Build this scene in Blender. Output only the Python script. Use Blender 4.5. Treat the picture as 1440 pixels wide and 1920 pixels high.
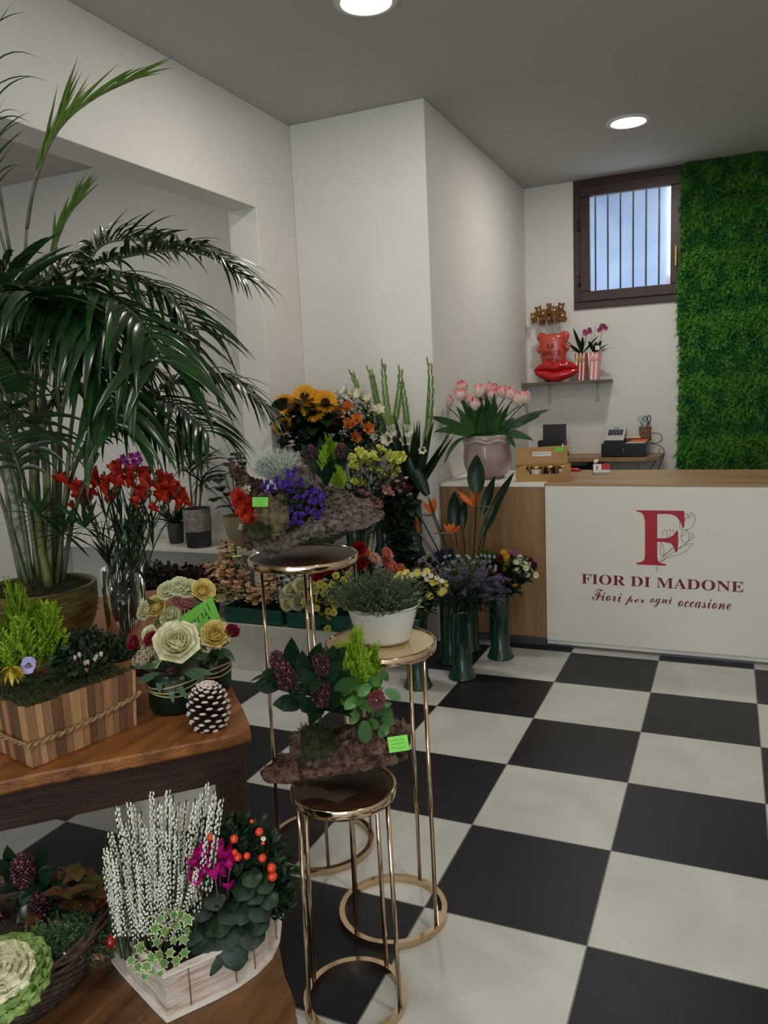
import bpy, math, random
import numpy as np
from mathutils import Vector, Matrix, Quaternion, noise
random.seed(7)
SC = bpy.context.scene
for o in list(bpy.data.objects): bpy.data.objects.remove(o)
COL = SC.collection
PI = math.pi
V = Vector

# ------------------------------------------------------------------ camera
YAW, PITCH, ROLL = math.radians(-24.0593), math.radians(8.7022), math.radians(-2.6566)
CAM = V((0.84613, -4.56671, 1.60247)); FPX = 1461.3
cyw, syw = math.cos(YAW), math.sin(YAW)
FW = V((syw*math.cos(PITCH), cyw*math.cos(PITCH), -math.sin(PITCH)))
RT0 = V((cyw, -syw, 0)); UP0 = RT0.cross(FW)
RT = RT0*math.cos(ROLL) + UP0*math.sin(ROLL); UP = UP0*math.cos(ROLL) - RT0*math.sin(ROLL)
cd = bpy.data.cameras.new('camera'); cam = bpy.data.objects.new('camera', cd); COL.objects.link(cam)
cam.matrix_world = Matrix(((RT.x, UP.x, -FW.x, CAM.x), (RT.y, UP.y, -FW.y, CAM.y), (RT.z, UP.z, -FW.z, CAM.z), (0, 0, 0, 1)))
cd.sensor_fit = 'VERTICAL'; cd.sensor_height = 36.0; cd.lens = FPX/1920*36.0; cd.clip_start = 0.05; cd.clip_end = 100
SC.camera = cam

# ------------------------------------------------------------------ world, exposure, daylight
SC.view_settings.view_transform = 'Standard'; SC.view_settings.look = 'None'
SC.view_settings.exposure = 0.0; SC.view_settings.gamma = 1.0; SC.view_settings.use_curve_mapping = False
wd = bpy.data.worlds.new('world'); SC.world = wd; wd.use_nodes = True
bg = wd.node_tree.nodes['Background']; bg.inputs[0].default_value = (0.74, 0.86, 0.95, 1); bg.inputs[1].default_value = 2.6
LAMP_W, DAY_W = 15.0, 26.0
dl = bpy.data.lights.new('shopfront_daylight', 'AREA'); dl.shape = 'RECTANGLE'; dl.size = 3.2; dl.size_y = 2.1
dl.energy = DAY_W; dl.color = (0.90, 0.96, 1.0)
dlo = bpy.data.objects.new('shopfront_daylight', dl); COL.objects.link(dlo)
dlo.location = (0.9, -7.25, 1.45); dlo.rotation_euler = (PI/2, 0, 0)      # daylight of the glazed shopfront behind the viewer

# ------------------------------------------------------------------ pixel helpers (image point -> point on a real plane)
HF = V((FW.x, FW.y, 0)).normalized(); HR = V((HF.y, -HF.x, 0)); TC = -HF
def ray(x, y): return FW*FPX + RT*(x-720) - UP*(y-960)
def _hit(x, y, a, c):
    d = ray(x, y); return CAM + d*((c-CAM[a])/d[a])
def PX(x, y, c): return _hit(x, y, 0, c)
def PY(x, y, c): return _hit(x, y, 1, c)
def PZ(x, y, c): return _hit(x, y, 2, c)
def AT(x, y, P, off=0.0):                                      # on the upright plane through P that faces the viewer
    d = ray(x, y); P = V(P); return CAM + d*(((P-CAM).dot(HF)-off)/d.dot(HF))
def LC(P, r, f, z): return V(P) + HR*r + TC*f + V((0, 0, z))   # right, towards viewer, up
def ppm(P): return FPX/((V(P)-CAM).dot(FW))

# ------------------------------------------------------------------ mesh builder
class MB:
    def __init__(s): s.v = []; s.f = []; s.m = []; s.uv = None
    def add(s, vs, fs, mi=0):
        b = len(s.v); s.v.extend([tuple(p) for p in vs])
        for f in fs: s.f.append(tuple(i+b for i in f)); s.m.append(mi)
    def grid(s, P, mi=0, cu=False, cv=False):
        n, k = len(P), len(P[0]); vs = [p for r in P for p in r]; fs = []
        for i in range(n if cu else n-1):
            for j in range(k if cv else k-1):
                a = i*k+j; b = i*k+(j+1) % k; c = ((i+1) % n)*k+(j+1) % k; d = ((i+1) % n)*k+j
                fs.append((a, b, c, d))
        s.add(vs, fs, mi)
    def box(s, c, d, rz=0.0, mi=0, M=None):
        x, y, z = d[0]/2, d[1]/2, d[2]/2; R = Matrix.Rotation(rz, 3, 'Z') if M is None else M
        vs = [R @ V((sx*x, sy*y, sz*z)) + V(c) for sx in (-1, 1) for sy in (-1, 1) for sz in (-1, 1)]
        s.add(vs, [(0, 1, 3, 2), (4, 6, 7, 5), (0, 4, 5, 1), (2, 3, 7, 6), (0, 2, 6, 4), (1, 5, 7, 3)], mi)
    def bar(s, a, b, w, h, mi=0, up=V((0, 0, 1))):
        a, b = V(a), V(b); x = (b-a); L = x.length; x.normalize(); y = up.cross(x).normalized(); z = x.cross(y)
        s.box((a+b)/2, (L, w, h), M=Matrix((x, y, z)).transposed(), mi=mi)
    def tube(s, pts, r, n=6, mi=0, cap=True, closed=False):
        pts = [V(p) for p in pts]; k = len(pts)
        if not hasattr(r, '__len__'): r = [r]*k
        t0 = (pts[1]-pts[0]).normalized(); nrm = t0.orthogonal().normalized(); rows = []; pt = t0
        for i in range(k):
            if closed: t = (pts[(i+1) % k]-pts[i-1]).normalized()
            else: t = (pts[min(i+1, k-1)]-pts[max(i-1, 0)]).normalized()
            nrm = (nrm - t*nrm.dot(t)).normalized(); b = t.cross(nrm)
            rows.append([pts[i] + (nrm*math.cos(2*PI*j/n)+b*math.sin(2*PI*j/n))*r[i] for j in range(n)])
        base = len(s.v); s.grid(rows, mi, cu=closed, cv=True)
        if cap and not closed:
            s.f.append(tuple(base+j for j in range(n))[::-1]); s.m.append(mi)
            s.f.append(tuple(base+(k-1)*n+j for j in range(n))); s.m.append(mi)
    def lathe(s, prof, n=32, c=(0, 0, 0), mi=0, sx=1, sy=1, rz=0, fn=None):
        rows = []
        for (r, z) in prof:
            row = []
            for j in range(n):
                a = 2*PI*j/n; q = r*(fn(a, z) if fn else 1)
                x, y = q*sx*math.cos(a), q*sy*math.sin(a)
                row.append(V((c[0]+x*math.cos(rz)-y*math.sin(rz), c[1]+x*math.sin(rz)+y*math.cos(rz), c[2]+z)))
            rows.append(row)
        s.grid(rows[::-1], mi, cv=True)
    def ball(s, c, r, n=8, k=6, mi=0, M=None):
        if not hasattr(r, '__len__'): r = (r, r, r)
        rows = []
        for i in range(k+1):
            th = PI*i/k; th = min(max(th, 0.02), PI-0.02); row = []
            for j in range(n):
                p = V((r[0]*math.sin(th)*math.cos(2*PI*j/n), r[1]*math.sin(th)*math.sin(2*PI*j/n), r[2]*math.cos(th)))
                if M is not None: p = M @ p
                row.append(p + V(c))
            rows.append(row)
        s.grid(rows[::-1], mi, cv=True)
    def prism(s, pts, z0, z1, mi=0):                           # pts: list of (x, y)
        n = len(pts); s.add([(p[0], p[1], z0) for p in pts]+[(p[0], p[1], z1) for p in pts],
              [tuple(range(n))[::-1], tuple(range(n, 2*n))]+[(i, (i+1) % n, n+(i+1) % n, n+i) for i in range(n)], mi)
    def poly3(s, pts, nrm, th, mi=0):                          # polygon with thickness along nrm
        n = len(pts); nn = V(nrm)*th; P = [V(p) for p in pts]
        s.add(P+[p+nn for p in P], [tuple(range(n))[::-1], tuple(range(n, 2*n))]+[(i, (i+1) % n, n+(i+1) % n, n+i) for i in range(n)], mi)
    def leaf(s, p, d, L, W, droop=0.5, up=None, fold=0.25, um=0.4, e=1.0, n=6, mi=0, base=0.15, wave=0.0, th=0):
        p = V(p); t = V(d).normalized()
        if up is None: up = V((0, 0, 1)) if t.z < .72 else TC+HR*random.uniform(-1.2, 1.2)
        side = t.cross(up)
        if side.length < 1e-3: side = t.cross(V((1, 0, 0)))
        side.normalize(); rows = []; st = L/n
        for i in range(n+1):
            u = i/n
            if u < um: w = base+(1-base)*math.sin(PI/2*u/um)
            else: w = max(0.02, (1-((u-um)/(1-um))**(1.7))**e)
            nr = side.cross(t).normalized(); w *= W/2
            wv = math.sin(u*9)*wave*W
            rows.append([p-side*w+nr*(fold*w+wv), p.copy(), p+side*w+nr*(fold*w-wv)])
            t = (t+V((0, 0, -1))*droop/n*1.0).normalized(); p = p+t*st
            side = (side-t*side.dot(t)).normalized()
        s.grid(rows, mi)
    def petal(s, phi, L, W, a0, a1, r0=0, z0=0, cup=0.0, ruf=0.0, um=0.6, base=0.3, e=0.5, nu=5, nv=4, rn=4, mi=0, M=None, mi2=None):
        rows = []; r, z = r0, z0; cp, sp = math.cos(phi), math.sin(phi)
        for i in range(nu+1):
            u = i/nu; a = a0+(a1-a0)*u
            if u < um: w = base+(1-base)*math.sin(PI/2*u/um)
            else: w = max(0.03, (1-((u-um)/(1-um))**2)**e)
            row = []
            for j in range(nv+1):
                v = 2*j/nv-1; y = v*w*W/2
                h = cup*v*v*W*w + ruf*u*u*math.sin(v*rn*1.6+phi*3)
                rr = r-math.cos(a)*h; zz = z+math.sin(a)*h
                q = V((rr*cp-y*sp, rr*sp+y*cp, zz)); row.append(M @ q if M is not None else q)
            rows.append(row); r += L/nu*math.sin(a); z += L/nu*math.cos(a)
        s.grid(rows, mi)
    def put(s, o, M=None, mi=None):                            # append another builder
        b = len(s.v)
        s.v.extend([tuple(M @ V(p)) if M is not None else p for p in o.v])
        s.f.extend([tuple(i+b for i in f) for f in o.f]); s.m.extend(o.m if mi is None else [mi]*len(o.f))
    def mesh(s, name, mats, smooth=True, off=None, bevel=0):
        me = bpy.data.meshes.new(name); vs = s.v
        if off is not None: vs = [(a-off[0], b-off[1], c-off[2]) for a, b, c in vs]
        me.from_pydata(vs, [], s.f)
        for m in (mats if isinstance(mats, (list, tuple)) else [mats]): me.materials.append(m)
        me.polygons.foreach_set('material_index', s.m)
        me.polygons.foreach_set('use_smooth', [smooth]*len(s.f)); me.update()
        return me

def tag(o, label=None, cat=None, group=None, kind=None):
    if label: o['label'] = label
    if cat: o['category'] = cat
    if group: o['group'] = group
    if kind: o['kind'] = kind
    return o
def thing(name, label, cat, loc, group=None, rz=0):
    o = bpy.data.objects.new(name, None); COL.objects.link(o); o.location = loc; o.rotation_euler = (0, 0, rz)
    o.empty_display_size = 0.02; return tag(o, label, cat, group)
def wloc(o):
    p = V(o.location)
    while o.parent: o = o.parent; p += V(o.location)
    return p
def add(name, mb, mats, parent=None, origin=None, smooth=True, bevel=0, local=False, label=None):
    if parent is not None: off = None if local else wloc(parent)
    else: off = origin
    me = mb.mesh(name, mats, smooth, off) if isinstance(mb, MB) else mb
    o = bpy.data.objects.new(name, me); COL.objects.link(o)
    if parent is not None: o.parent = parent
    elif origin is not None: o.location = origin
    if bevel:
        m = o.modifiers.new('bevel', 'BEVEL'); m.width = bevel; m.segments = 2; m.limit_method = 'ANGLE'; m.harden_normals = False
    if label: o['label'] = label
    return o
def place(name, me, parent, P, d=(0, 0, 1), s=1.0, spin=None, label=None):   # shared mesh under a translated parent
    o = bpy.data.objects.new(name, me); COL.objects.link(o); o.parent = parent
    o.location = V(P)-wloc(parent)
    q = V((0, 0, 1)).rotation_difference(V(d).normalized()) @ Quaternion((0, 0, 1), random.uniform(0, 2*PI) if spin is None else spin)
    o.rotation_mode = 'QUATERNION'; o.rotation_quaternion = q
    o.scale = (s, s, s) if not hasattr(s, '__len__') else s
    if label: o['label'] = label
    return o
def struct(name, mb, mat, smooth=False, bevel=0, origin=None):
    return tag(add(name, mb, mat, smooth=smooth, bevel=bevel, origin=origin), kind='structure')
ORD = ['leftmost', 'second from the left', 'third from the left', 'fourth from the left', 'fifth from the left', 'sixth from the left',
       'seventh from the left', 'eighth from the left', 'ninth from the left', 'tenth from the left', 'eleventh from the left', 'twelfth from the left',
       'thirteenth from the left', 'fourteenth from the left', 'fifteenth from the left', 'sixteenth from the left']
def ordn(i, n): return 'rightmost' if i == n-1 and n > 1 else ORD[i]

# ------------------------------------------------------------------ materials
def srgb(c):
    return tuple((x/255/12.92 if x/255 <= 0.04045 else ((x/255+0.055)/1.055)**2.4) for x in c)+(1,)
_mats = {}
def mat(name, c, c2=None, rough=0.5, metal=0, scale=8, bump=0, bscale=40, stretch=(1, 1, 1), detail=4, spec=0.5, coat=0, trans=0, lo=0.35, hi=0.65, rnd=0.0, sheen=0, emit=0):
    if name in _mats: return _mats[name]
    m = bpy.data.materials.new(name); m.use_nodes = True; nt = m.node_tree; N = nt.nodes; Lk = nt.links
    b = N['Principled BSDF']; col = srgb(c)
    b.inputs['Base Color'].default_value = col; b.inputs['Roughness'].default_value = rough; b.inputs['Metallic'].default_value = metal
    b.inputs['Specular IOR Level'].default_value = spec; b.inputs['Coat Weight'].default_value = coat
    tc = N.new('ShaderNodeTexCoord'); mp = N.new('ShaderNodeMapping'); mp.inputs['Scale'].default_value = stretch
    Lk.new(tc.outputs['Object'], mp.inputs[0]); src = None
    if c2:
        n = N.new('ShaderNodeTexNoise'); n.inputs['Scale'].default_value = scale; n.inputs['Detail'].default_value = detail
        Lk.new(mp.outputs[0], n.inputs['Vector'])
        r = N.new('ShaderNodeValToRGB'); r.color_ramp.elements[0].position = lo; r.color_ramp.elements[1].position = hi
        r.color_ramp.elements[0].color = col; r.color_ramp.elements[1].color = srgb(c2)
        Lk.new(n.outputs['Fac'], r.inputs[0]); src = r.outputs[0]
    if rnd:
        oi = N.new('ShaderNodeObjectInfo'); hs = N.new('ShaderNodeHueSaturation')
        mr = N.new('ShaderNodeMapRange'); mr.inputs['To Min'].default_value = 1-rnd; mr.inputs['To Max'].default_value = 1+rnd
        Lk.new(oi.outputs['Random'], mr.inputs[0]); Lk.new(mr.outputs[0], hs.inputs['Value'])
        if src: Lk.new(src, hs.inputs['Color'])
        else: hs.inputs['Color'].default_value = col
        src = hs.outputs[0]
    if src: Lk.new(src, b.inputs['Base Color'])
    if bump:
        n2 = N.new('ShaderNodeTexNoise'); n2.inputs['Scale'].default_value = bscale; n2.inputs['Detail'].default_value = 5
        Lk.new(mp.outputs[0], n2.inputs['Vector']); bp = N.new('ShaderNodeBump'); bp.inputs['Strength'].default_value = bump; bp.inputs['Distance'].default_value = 0.01
        Lk.new(n2.outputs['Fac'], bp.inputs['Height']); Lk.new(bp.outputs[0], b.inputs['Normal'])
    if trans:
        tr = N.new('ShaderNodeBsdfTranslucent'); mx = N.new('ShaderNodeMixShader'); mx.inputs[0].default_value = trans
        if src: Lk.new(src, tr.inputs[0])
        else: tr.inputs[0].default_value = col
        Lk.new(b.outputs[0], mx.inputs[1]); Lk.new(tr.outputs[0], mx.inputs[2]); Lk.new(mx.outputs[0], N['Material Output'].inputs[0])
    if emit: b.inputs['Emission Color'].default_value = col; b.inputs['Emission Strength'].default_value = emit
    _mats[name] = m; return m
def leafmat(name, c, c2=None, rough=0.35, trans=0.12, **k): return mat(name, c, c2, rough=rough, trans=trans, rnd=0.18, spec=k.pop('spec', 0.35), **k)

def wood(name, c, c2, axis=(1, 12, 12), scale=3, rough=0.5, bump=0.15, coat=0):
    return mat(name, c, c2, rough=rough, scale=scale, stretch=axis, bump=bump, bscale=14, detail=8, lo=0.3, hi=0.7, coat=coat)
def floor_mat():
    m = bpy.data.materials.new('checker_tiles'); m.use_nodes = True; N = m.node_tree.nodes; Lk = m.node_tree.links; b = N['Principled BSDF']
    g = N.new('ShaderNodeNewGeometry'); sp = N.new('ShaderNodeSeparateXYZ'); Lk.new(g.outputs['Position'], sp.inputs[0])
    def mth(op, a, bb=None, cc=None):
        n = N.new('ShaderNodeMath'); n.operation = op
        for i, x in enumerate((a, bb, cc)):
            if x is None: continue
            if isinstance(x, (int, float)): n.inputs[i].default_value = x
            else: Lk.new(x, n.inputs[i])
        return n.outputs[0]
    u = mth('MULTIPLY', sp.outputs[0], 2.0); v = mth('MULTIPLY', sp.outputs[1], 2.0)
    s = mth('ADD', mth('FLOOR', u), mth('FLOOR', v)); par = mth('ABSOLUTE', mth('MODULO', s, 2.0))       # 1 = dark
    def edge(a): return mth('ABSOLUTE', mth('SUBTRACT', mth('FRACT', a), 0.5))
    grout = mth('GREATER_THAN', mth('MAXIMUM', edge(u), edge(v)), 0.4955)
    # light stone with soft veins
    n1 = N.new('ShaderNodeTexNoise'); n1.inputs['Scale'].default_value = 2.2; n1.inputs['Detail'].default_value = 7; n1.inputs['Distortion'].default_value = 1.2
    Lk.new(g.outputs['Position'], n1.inputs['Vector'])
    r1 = N.new('ShaderNodeValToRGB'); e = r1.color_ramp.elements; e[0].position = 0.25; e[1].position = 0.75
    e[0].color = srgb((186, 185, 178)); e[1].color = srgb((208, 207, 200)); Lk.new(n1.outputs['Fac'], r1.inputs[0])
    n2 = N.new('ShaderNodeTexNoise'); n2.inputs['Scale'].default_value = 9; n2.inputs['Detail'].default_value = 6
    Lk.new(g.outputs['Position'], n2.inputs['Vector'])
    r2 = N.new('ShaderNodeValToRGB'); e = r2.color_ramp.elements; e[0].color = srgb((24, 23, 25)); e[1].color = srgb((38, 37, 40)); Lk.new(n2.outputs['Fac'], r2.inputs[0])
    mx = N.new('ShaderNodeMixRGB'); Lk.new(par, mx.inputs[0]); Lk.new(r1.outputs[0], mx.inputs[1]); Lk.new(r2.outputs[0], mx.inputs[2])
    mg = N.new('ShaderNodeMixRGB'); Lk.new(grout, mg.inputs[0]); Lk.new(mx.outputs[0], mg.inputs[1]); mg.inputs[2].default_value = srgb((120, 118, 110))
    Lk.new(mg.outputs[0], b.inputs['Base Color'])
    rr = N.new('ShaderNodeMapRange'); rr.inputs['To Min'].default_value = 0.34; rr.inputs['To Max'].default_value = 0.5; Lk.new(n2.outputs['Fac'], rr.inputs[0]); Lk.new(rr.outputs[0], b.inputs['Roughness'])
    bp = N.new('ShaderNodeBump'); bp.inputs['Strength'].default_value = 0.4; bp.inputs['Distance'].default_value = 0.002; bp.invert = True
    Lk.new(grout, bp.inputs['Height']); Lk.new(bp.outputs[0], b.inputs['Normal'])
    b.inputs['Specular IOR Level'].default_value = 0.3
    return m

M_WALL = mat('white_wall_paint', (226, 223, 216), (230, 227, 220), rough=0.85, scale=3, bump=0.03, bscale=200)
M_CEIL = mat('shaded_ceiling_paint', (184, 180, 174), rough=0.9)  # colour darkened to stand in for the weak bounce light on the ceiling
M_GOLD = mat('polished_rose_gold', (212, 186, 156), rough=0.12, metal=1)
M_STEM = leafmat('stem_green', (52, 78, 38), (38, 58, 30), rough=0.5)
M_LEAFD = leafmat('dark_leaf', (28, 52, 26), (20, 38, 20), scale=20)
M_LEAFM = leafmat('mid_leaf', (50, 86, 38), (34, 62, 28), scale=20)
M_MOSS = mat('dry_moss', (70, 76, 34), (44, 42, 22), rough=0.95, scale=60, bump=1.0, bscale=150)
M_BLACK = mat('black_plastic', (20, 20, 22), rough=0.35)
M_WHITEP = mat('white_lacquer', (226, 222, 212), rough=0.35)
M_CARD = mat('lime_green_card', (120, 205, 70), rough=0.6)
M_INK = mat('dark_ink', (18, 34, 20), rough=0.6)

# ------------------------------------------------------------------ the room
HC = 3.3; XL = -1.741; XP = -0.83; YP = 0.03; YB = 2.5; XR = 2.7; YF = -7.4; LZ = 2.72; YJ = -0.423; WT = 0.20
XO = -5.0; YO = 0.06
mb = MB(); mb.add([(XO, YF, 0), (XR, YF, 0), (XR, YB, 0), (XO, YB, 0)], [(0, 1, 2, 3)]); struct('floor', mb, floor_mat())
mb = MB(); mb.box(((XO+XR)/2, (YF+YB)/2, HC+0.05), (XR-XO+.2, YB-YF+.2, 0.1)); struct('ceiling', mb, M_CEIL)
mb = MB()                                                   # left wall: lintel over the wide opening, and the jamb by the pillar
mb.box((XL-WT/2, (YF+YJ)/2, (LZ+HC)/2), (WT, YJ-YF, HC-LZ)); mb.box((XL-WT/2, (YJ+YO)/2, HC/2), (WT, YO-YJ, HC))
struct('wall_left', mb, M_WALL, bevel=0.004)
mb = MB(); mb.box(((XL+XP)/2, (YP+YB)/2, HC/2), (XP-XL, YB-YP, HC)); struct('wall_pillar', mb, M_WALL, bevel=0.006)
mb = MB(); mb.box(((XO+XL-WT)/2-.0, YO+0.05, HC/2), (XL-WT-XO+WT, 0.1, HC)); struct('wall_side_room', mb, M_WALL)
mb = MB(); mb.box((XO-0.05, (YF+YB)/2, HC/2), (0.1, YB-YF, HC)); struct('wall_far_left', mb, M_WALL)
mb = MB(); mb.box((XR+0.05, (YF+YB)/2, HC/2), (0.1, YB-YF, HC)); struct('wall_right', mb, M_WALL)
mb = MB()                                                   # shopfront wall behind the viewer, glazed opening in the middle
mb.box((XO/2-0.9, YF-0.05, HC/2), (-XO-0.0, 0.1, HC)); mb.box((0.9, YF-0.05, 2.95), (3.6, 0.1, 0.7)); mb.box((0.9, YF-0.05, 0.15), (3.6, 0.1, 0.3))
struct('wall_front', mb, M_WALL)
WX0, WX1, WZ0 = -0.405, 0.52, 2.235                           # high window opening in the back wall, up to the ceiling
mb = MB(); mb.box(((XP+WX0)/2-.1, YB+0.1, HC/2), (WX0-XP+.2, 0.2, HC)); mb.box(((WX1+XR)/2, YB+0.1, HC/2), (XR-WX1, 0.2, HC))
mb.box(((WX0+WX1)/2, YB+0.1, WZ0/2), (WX1-WX0, 0.2, WZ0)); struct('wall_back', mb, M_WALL)

# window: brown frame, hinged sash, frosted pane, handle, bars outside
M_BROWN = mat('dark_brown_window_frame', (62, 34, 26), (50, 28, 22), rough=0.4, scale=6, stretch=(8, 8, 1))
w = tag(thing('window_1', None, None, (WX0, YB, WZ0)), kind='structure')
def frame(mb, x0, x1, z0, z1, t, y, d):
    mb.box(((x0+x1)/2, y, z1-t/2), (x1-x0, d, t)); mb.box(((x0+x1)/2, y, z0+t/2), (x1-x0, d, t))
    mb.box((x0+t/2, y, (z0+z1)/2), (t, d, z1-z0-2*t)); mb.box((x1-t/2, y, (z0+z1)/2), (t, d, z1-z0-2*t))
mb = MB(); frame(mb, WX0, WX1, WZ0, HC-.001, 0.062, YB+0.03, 0.10); add('window_frame', mb, M_BROWN, w, smooth=False, bevel=0.004)
sx0, sx1, sz0, sz1 = WX0+.055, WX1-.055, WZ0+.060, HC-.060
mb = MB(); frame(mb, sx0, sx1, sz0, sz1, 0.085, YB-0.01, 0.06); add('window_sash', mb, M_BROWN, w, smooth=False, bevel=0.006)
gm = bpy.data.materials.new('frosted_glass'); gm.use_nodes = True; b = gm.node_tree.nodes['Principled BSDF']
b.inputs['Base Color'].default_value = (0.92, 0.97, 1, 1); b.inputs['Transmission Weight'].default_value = 1; b.inputs['Roughness'].default_value = 0.2; b.inputs['IOR'].default_value = 1.12
gn = gm.node_tree.nodes.new('ShaderNodeTexNoise'); gn.inputs['Scale'].default_value = 60; gb = gm.node_tree.nodes.new('ShaderNodeBump'); gb.inputs['Strength'].default_value = 0.15
gm.node_tree.links.new(gn.outputs['Fac'], gb.inputs['Height']); gm.node_tree.links.new(gb.outputs[0], b.inputs['Normal'])
mb = MB(); mb.box(((sx0+sx1)/2, YB-0.005, (sz0+sz1)/2), (sx1-sx0-.16, 0.006, sz1-sz0-.16)); add('pane', mb, gm, w, smooth=False)
mb = MB(); mb.box((sx1-.04, YB-.05, 2.62), (.022, .012, .11)); mb.box((sx1-.04, YB-.07, 2.66), (.014, .04, .014)); mb.bar((sx1-.04, YB-.092, 2.67), (sx1-.04, YB-.092, 2.51), .013, .018, up=V((0, 1, 0)))
add('window_handle', mb, mat('brass_handle', (200, 170, 110), rough=0.25, metal=1), w, smooth=False, bevel=0.003)
for hz in (2.47, 2.93):
    mb = MB(); mb.tube([(sx0-.006, YB-.045, hz-.045), (sx0-.006, YB-.045, hz+.045)], .011, 8); add('hinge', mb, M_BROWN, w)
M_IRON = mat('painted_iron', (70, 74, 80), rough=0.5)
g = tag(thing('window_grille', 'vertical iron bars seen through the frosted window', 'window bars', (0, YB+.22, WZ0)))
for i in range(7):
    mb = MB(); mb.tube([(-.25+i*.105, YB+.17, WZ0), (-.25+i*.105, YB+.17, HC)], .008, 8); add('bar', mb, M_IRON, g)
# what stands outside the window
M_FAC = mat('blue_grey_facade', (150, 160, 180), (132, 142, 166), rough=0.9, scale=3)
h = thing('house', 'blurred grey house with a pale door across the yard outside the window', 'house', (-1.2, 7.0, 0))
mb = MB(); mb.box((-1.6, 7.5, 2.6), (3.2, 1.0, 5.2)); add('wall', mb, M_FAC, h, smooth=False)
mb = MB(); mb.box((-1.45, 6.9, 4.55), (3.3, 1.4, .5)); add('roof', mb, mat('brown_eaves', (150, 132, 136), rough=0.9), h, smooth=False)
mb = MB(); mb.box((-2.15, 6.98, 3.95), (.8, .04, .22)); mb.box((-2.0, 6.98, 3.45), (1.1, .04, .35)); add('window', mb, mat('pale_blue_shutter', (150, 205, 215), rough=0.5), h, smooth=False)
mb = MB(); mb.box((-2.1, 6.97, 2.3), (1.2, .03, 1.7)); add('plaster_panel', mb, mat('pink_plaster', (236, 196, 190), rough=0.9), h, smooth=False)
w2 = MB(); w2.box((1.6, 8.0, 1.6), (3.4, .2, 3.0)); tag(add('garden_wall', w2, mat('rose_render', (200, 130, 130), rough=0.9), smooth=False, origin=(1.6, 8.0, .1)), 'low rose coloured wall outside right of the grey house', 'wall')

# ceiling lamps
M_LAMP = mat('lamp_diffuser', (255, 253, 246), emit=9.0)
M_RING = mat('white_lamp_trim', (215, 213, 208), rough=0.5)
def ceiling_lamp(x, y, label, k=1.0):
    t = thing('ceiling_lamp', label, 'ceiling lamp', (x, y, HC), 'recessed ceiling lamps')
    mb = MB(); mb.lathe([(.112, 0), (.146, 0), (.144, -.008), (.118, -.014), (.112, -.012), (.112, 0)], 40, (x, y, HC)); add('trim_ring', mb, M_RING, t)
    mb = MB(); mb.lathe([(.112, -.006), (.06, -.009), (.001, -.010)], 40, (x, y, HC)); add('diffuser', mb, M_LAMP, t)
    L = bpy.data.lights.new('lamp_light', 'AREA'); L.shape = 'DISK'; L.size = .22; L.energy = LAMP_W*k; L.color = (1.0, .935, .85)
    lo = bpy.data.objects.new('lamp_light', L); COL.objects.link(lo); lo.parent = t; lo.location = (0, 0, -.02)
ceiling_lamp(-.642, -1.173, 'round glowing ceiling lamp at the top edge, nearest to the left wall')
ceiling_lamp(.198, 1.134, 'round glowing ceiling lamp above the shop counter')
for i, (x, y) in enumerate([(-.64, -3.9), (1.45, -3.3), (1.45, -5.6), (-.64, -6.2)]):
    ceiling_lamp(x, y, 'round glowing ceiling lamp behind the viewer', (.6, 1.15, 1.0, 1.0)[i])
ceiling_lamp(-3.2, -1.6, 'round glowing ceiling lamp in the side room', 0.7)

# ------------------------------------------------------------------ materials used below
M_OAK = wood('oak_laminate', (150, 118, 80), (116, 86, 54), axis=(9, 9, 0.7), scale=2.2, rough=0.5, bump=0.05)
M_OAKH = wood('oak_laminate_flat', (172, 142, 104), (140, 110, 76), axis=(0.8, 9, 9), scale=2.2, rough=0.45, bump=0.05)
M_ALU = mat('brushed_aluminium', (120, 118, 116), rough=0.35, metal=0.8)
M_RED = mat('crimson_vinyl', (168, 8, 34), rough=0.45)
M_RED2 = mat('dark_red_vinyl', (110, 12, 24), rough=0.5)

# ------------------------------------------------------------------ shop counter
YC = 0.06; YCB = 0.80; XC0 = -0.822; XCM = -0.162; XC1 = 2.15; ZT = 1.022
ct = thing('shop_counter', 'shop counter with white printed front and oak side section', 'counter', ((XC0+XC1)/2, .43, 0))
mb = MB(); mb.box(((XC0+XCM)/2, (YC+YCB)/2+.004, .53), (XCM-XC0, YCB-YC, .94)); add('side_cabinet', mb, M_OAK, ct, smooth=False, bevel=0.002)
mb = MB(); mb.box(((XC0+XCM)/2, (YC+YCB)/2, ZT-.012), (XCM-XC0, YCB-YC, .024)); add('side_top', mb, M_WHITEP, ct, smooth=False, bevel=0.002)
mb = MB(); mb.box(((XCM+XC1)/2+.002, YC+.009, .527), (XC1-XCM-.004, .018, .955)); add('front_panel', mb, mat('white_printed_panel', (222, 216, 204), rough=0.45), ct, smooth=False, bevel=0.002)
mb = MB(); mb.box(((XCM+XC1)/2+.002, YC+.05, .51), (XC1-XCM-.004, .06, .98)); mb.box((XC1-.01, .43, .51), (.02, .7, .98)); add('carcass', mb, M_WHITEP, ct, smooth=False)
mb = MB(); mb.box(((XCM+XC1)/2+.001, (YC+YCB)/2+.003, ZT-.009), (XC1-XCM-.002, YCB-YC, .018)); add('worktop', mb, M_OAKH, ct, smooth=False, bevel=0.002)
mb = MB(); mb.box(((XC0+XC1)/2, YC+.045, .028), (XC1-XC0, .02, .056)); add('plinth', mb, M_ALU, ct, smooth=False)
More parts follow.
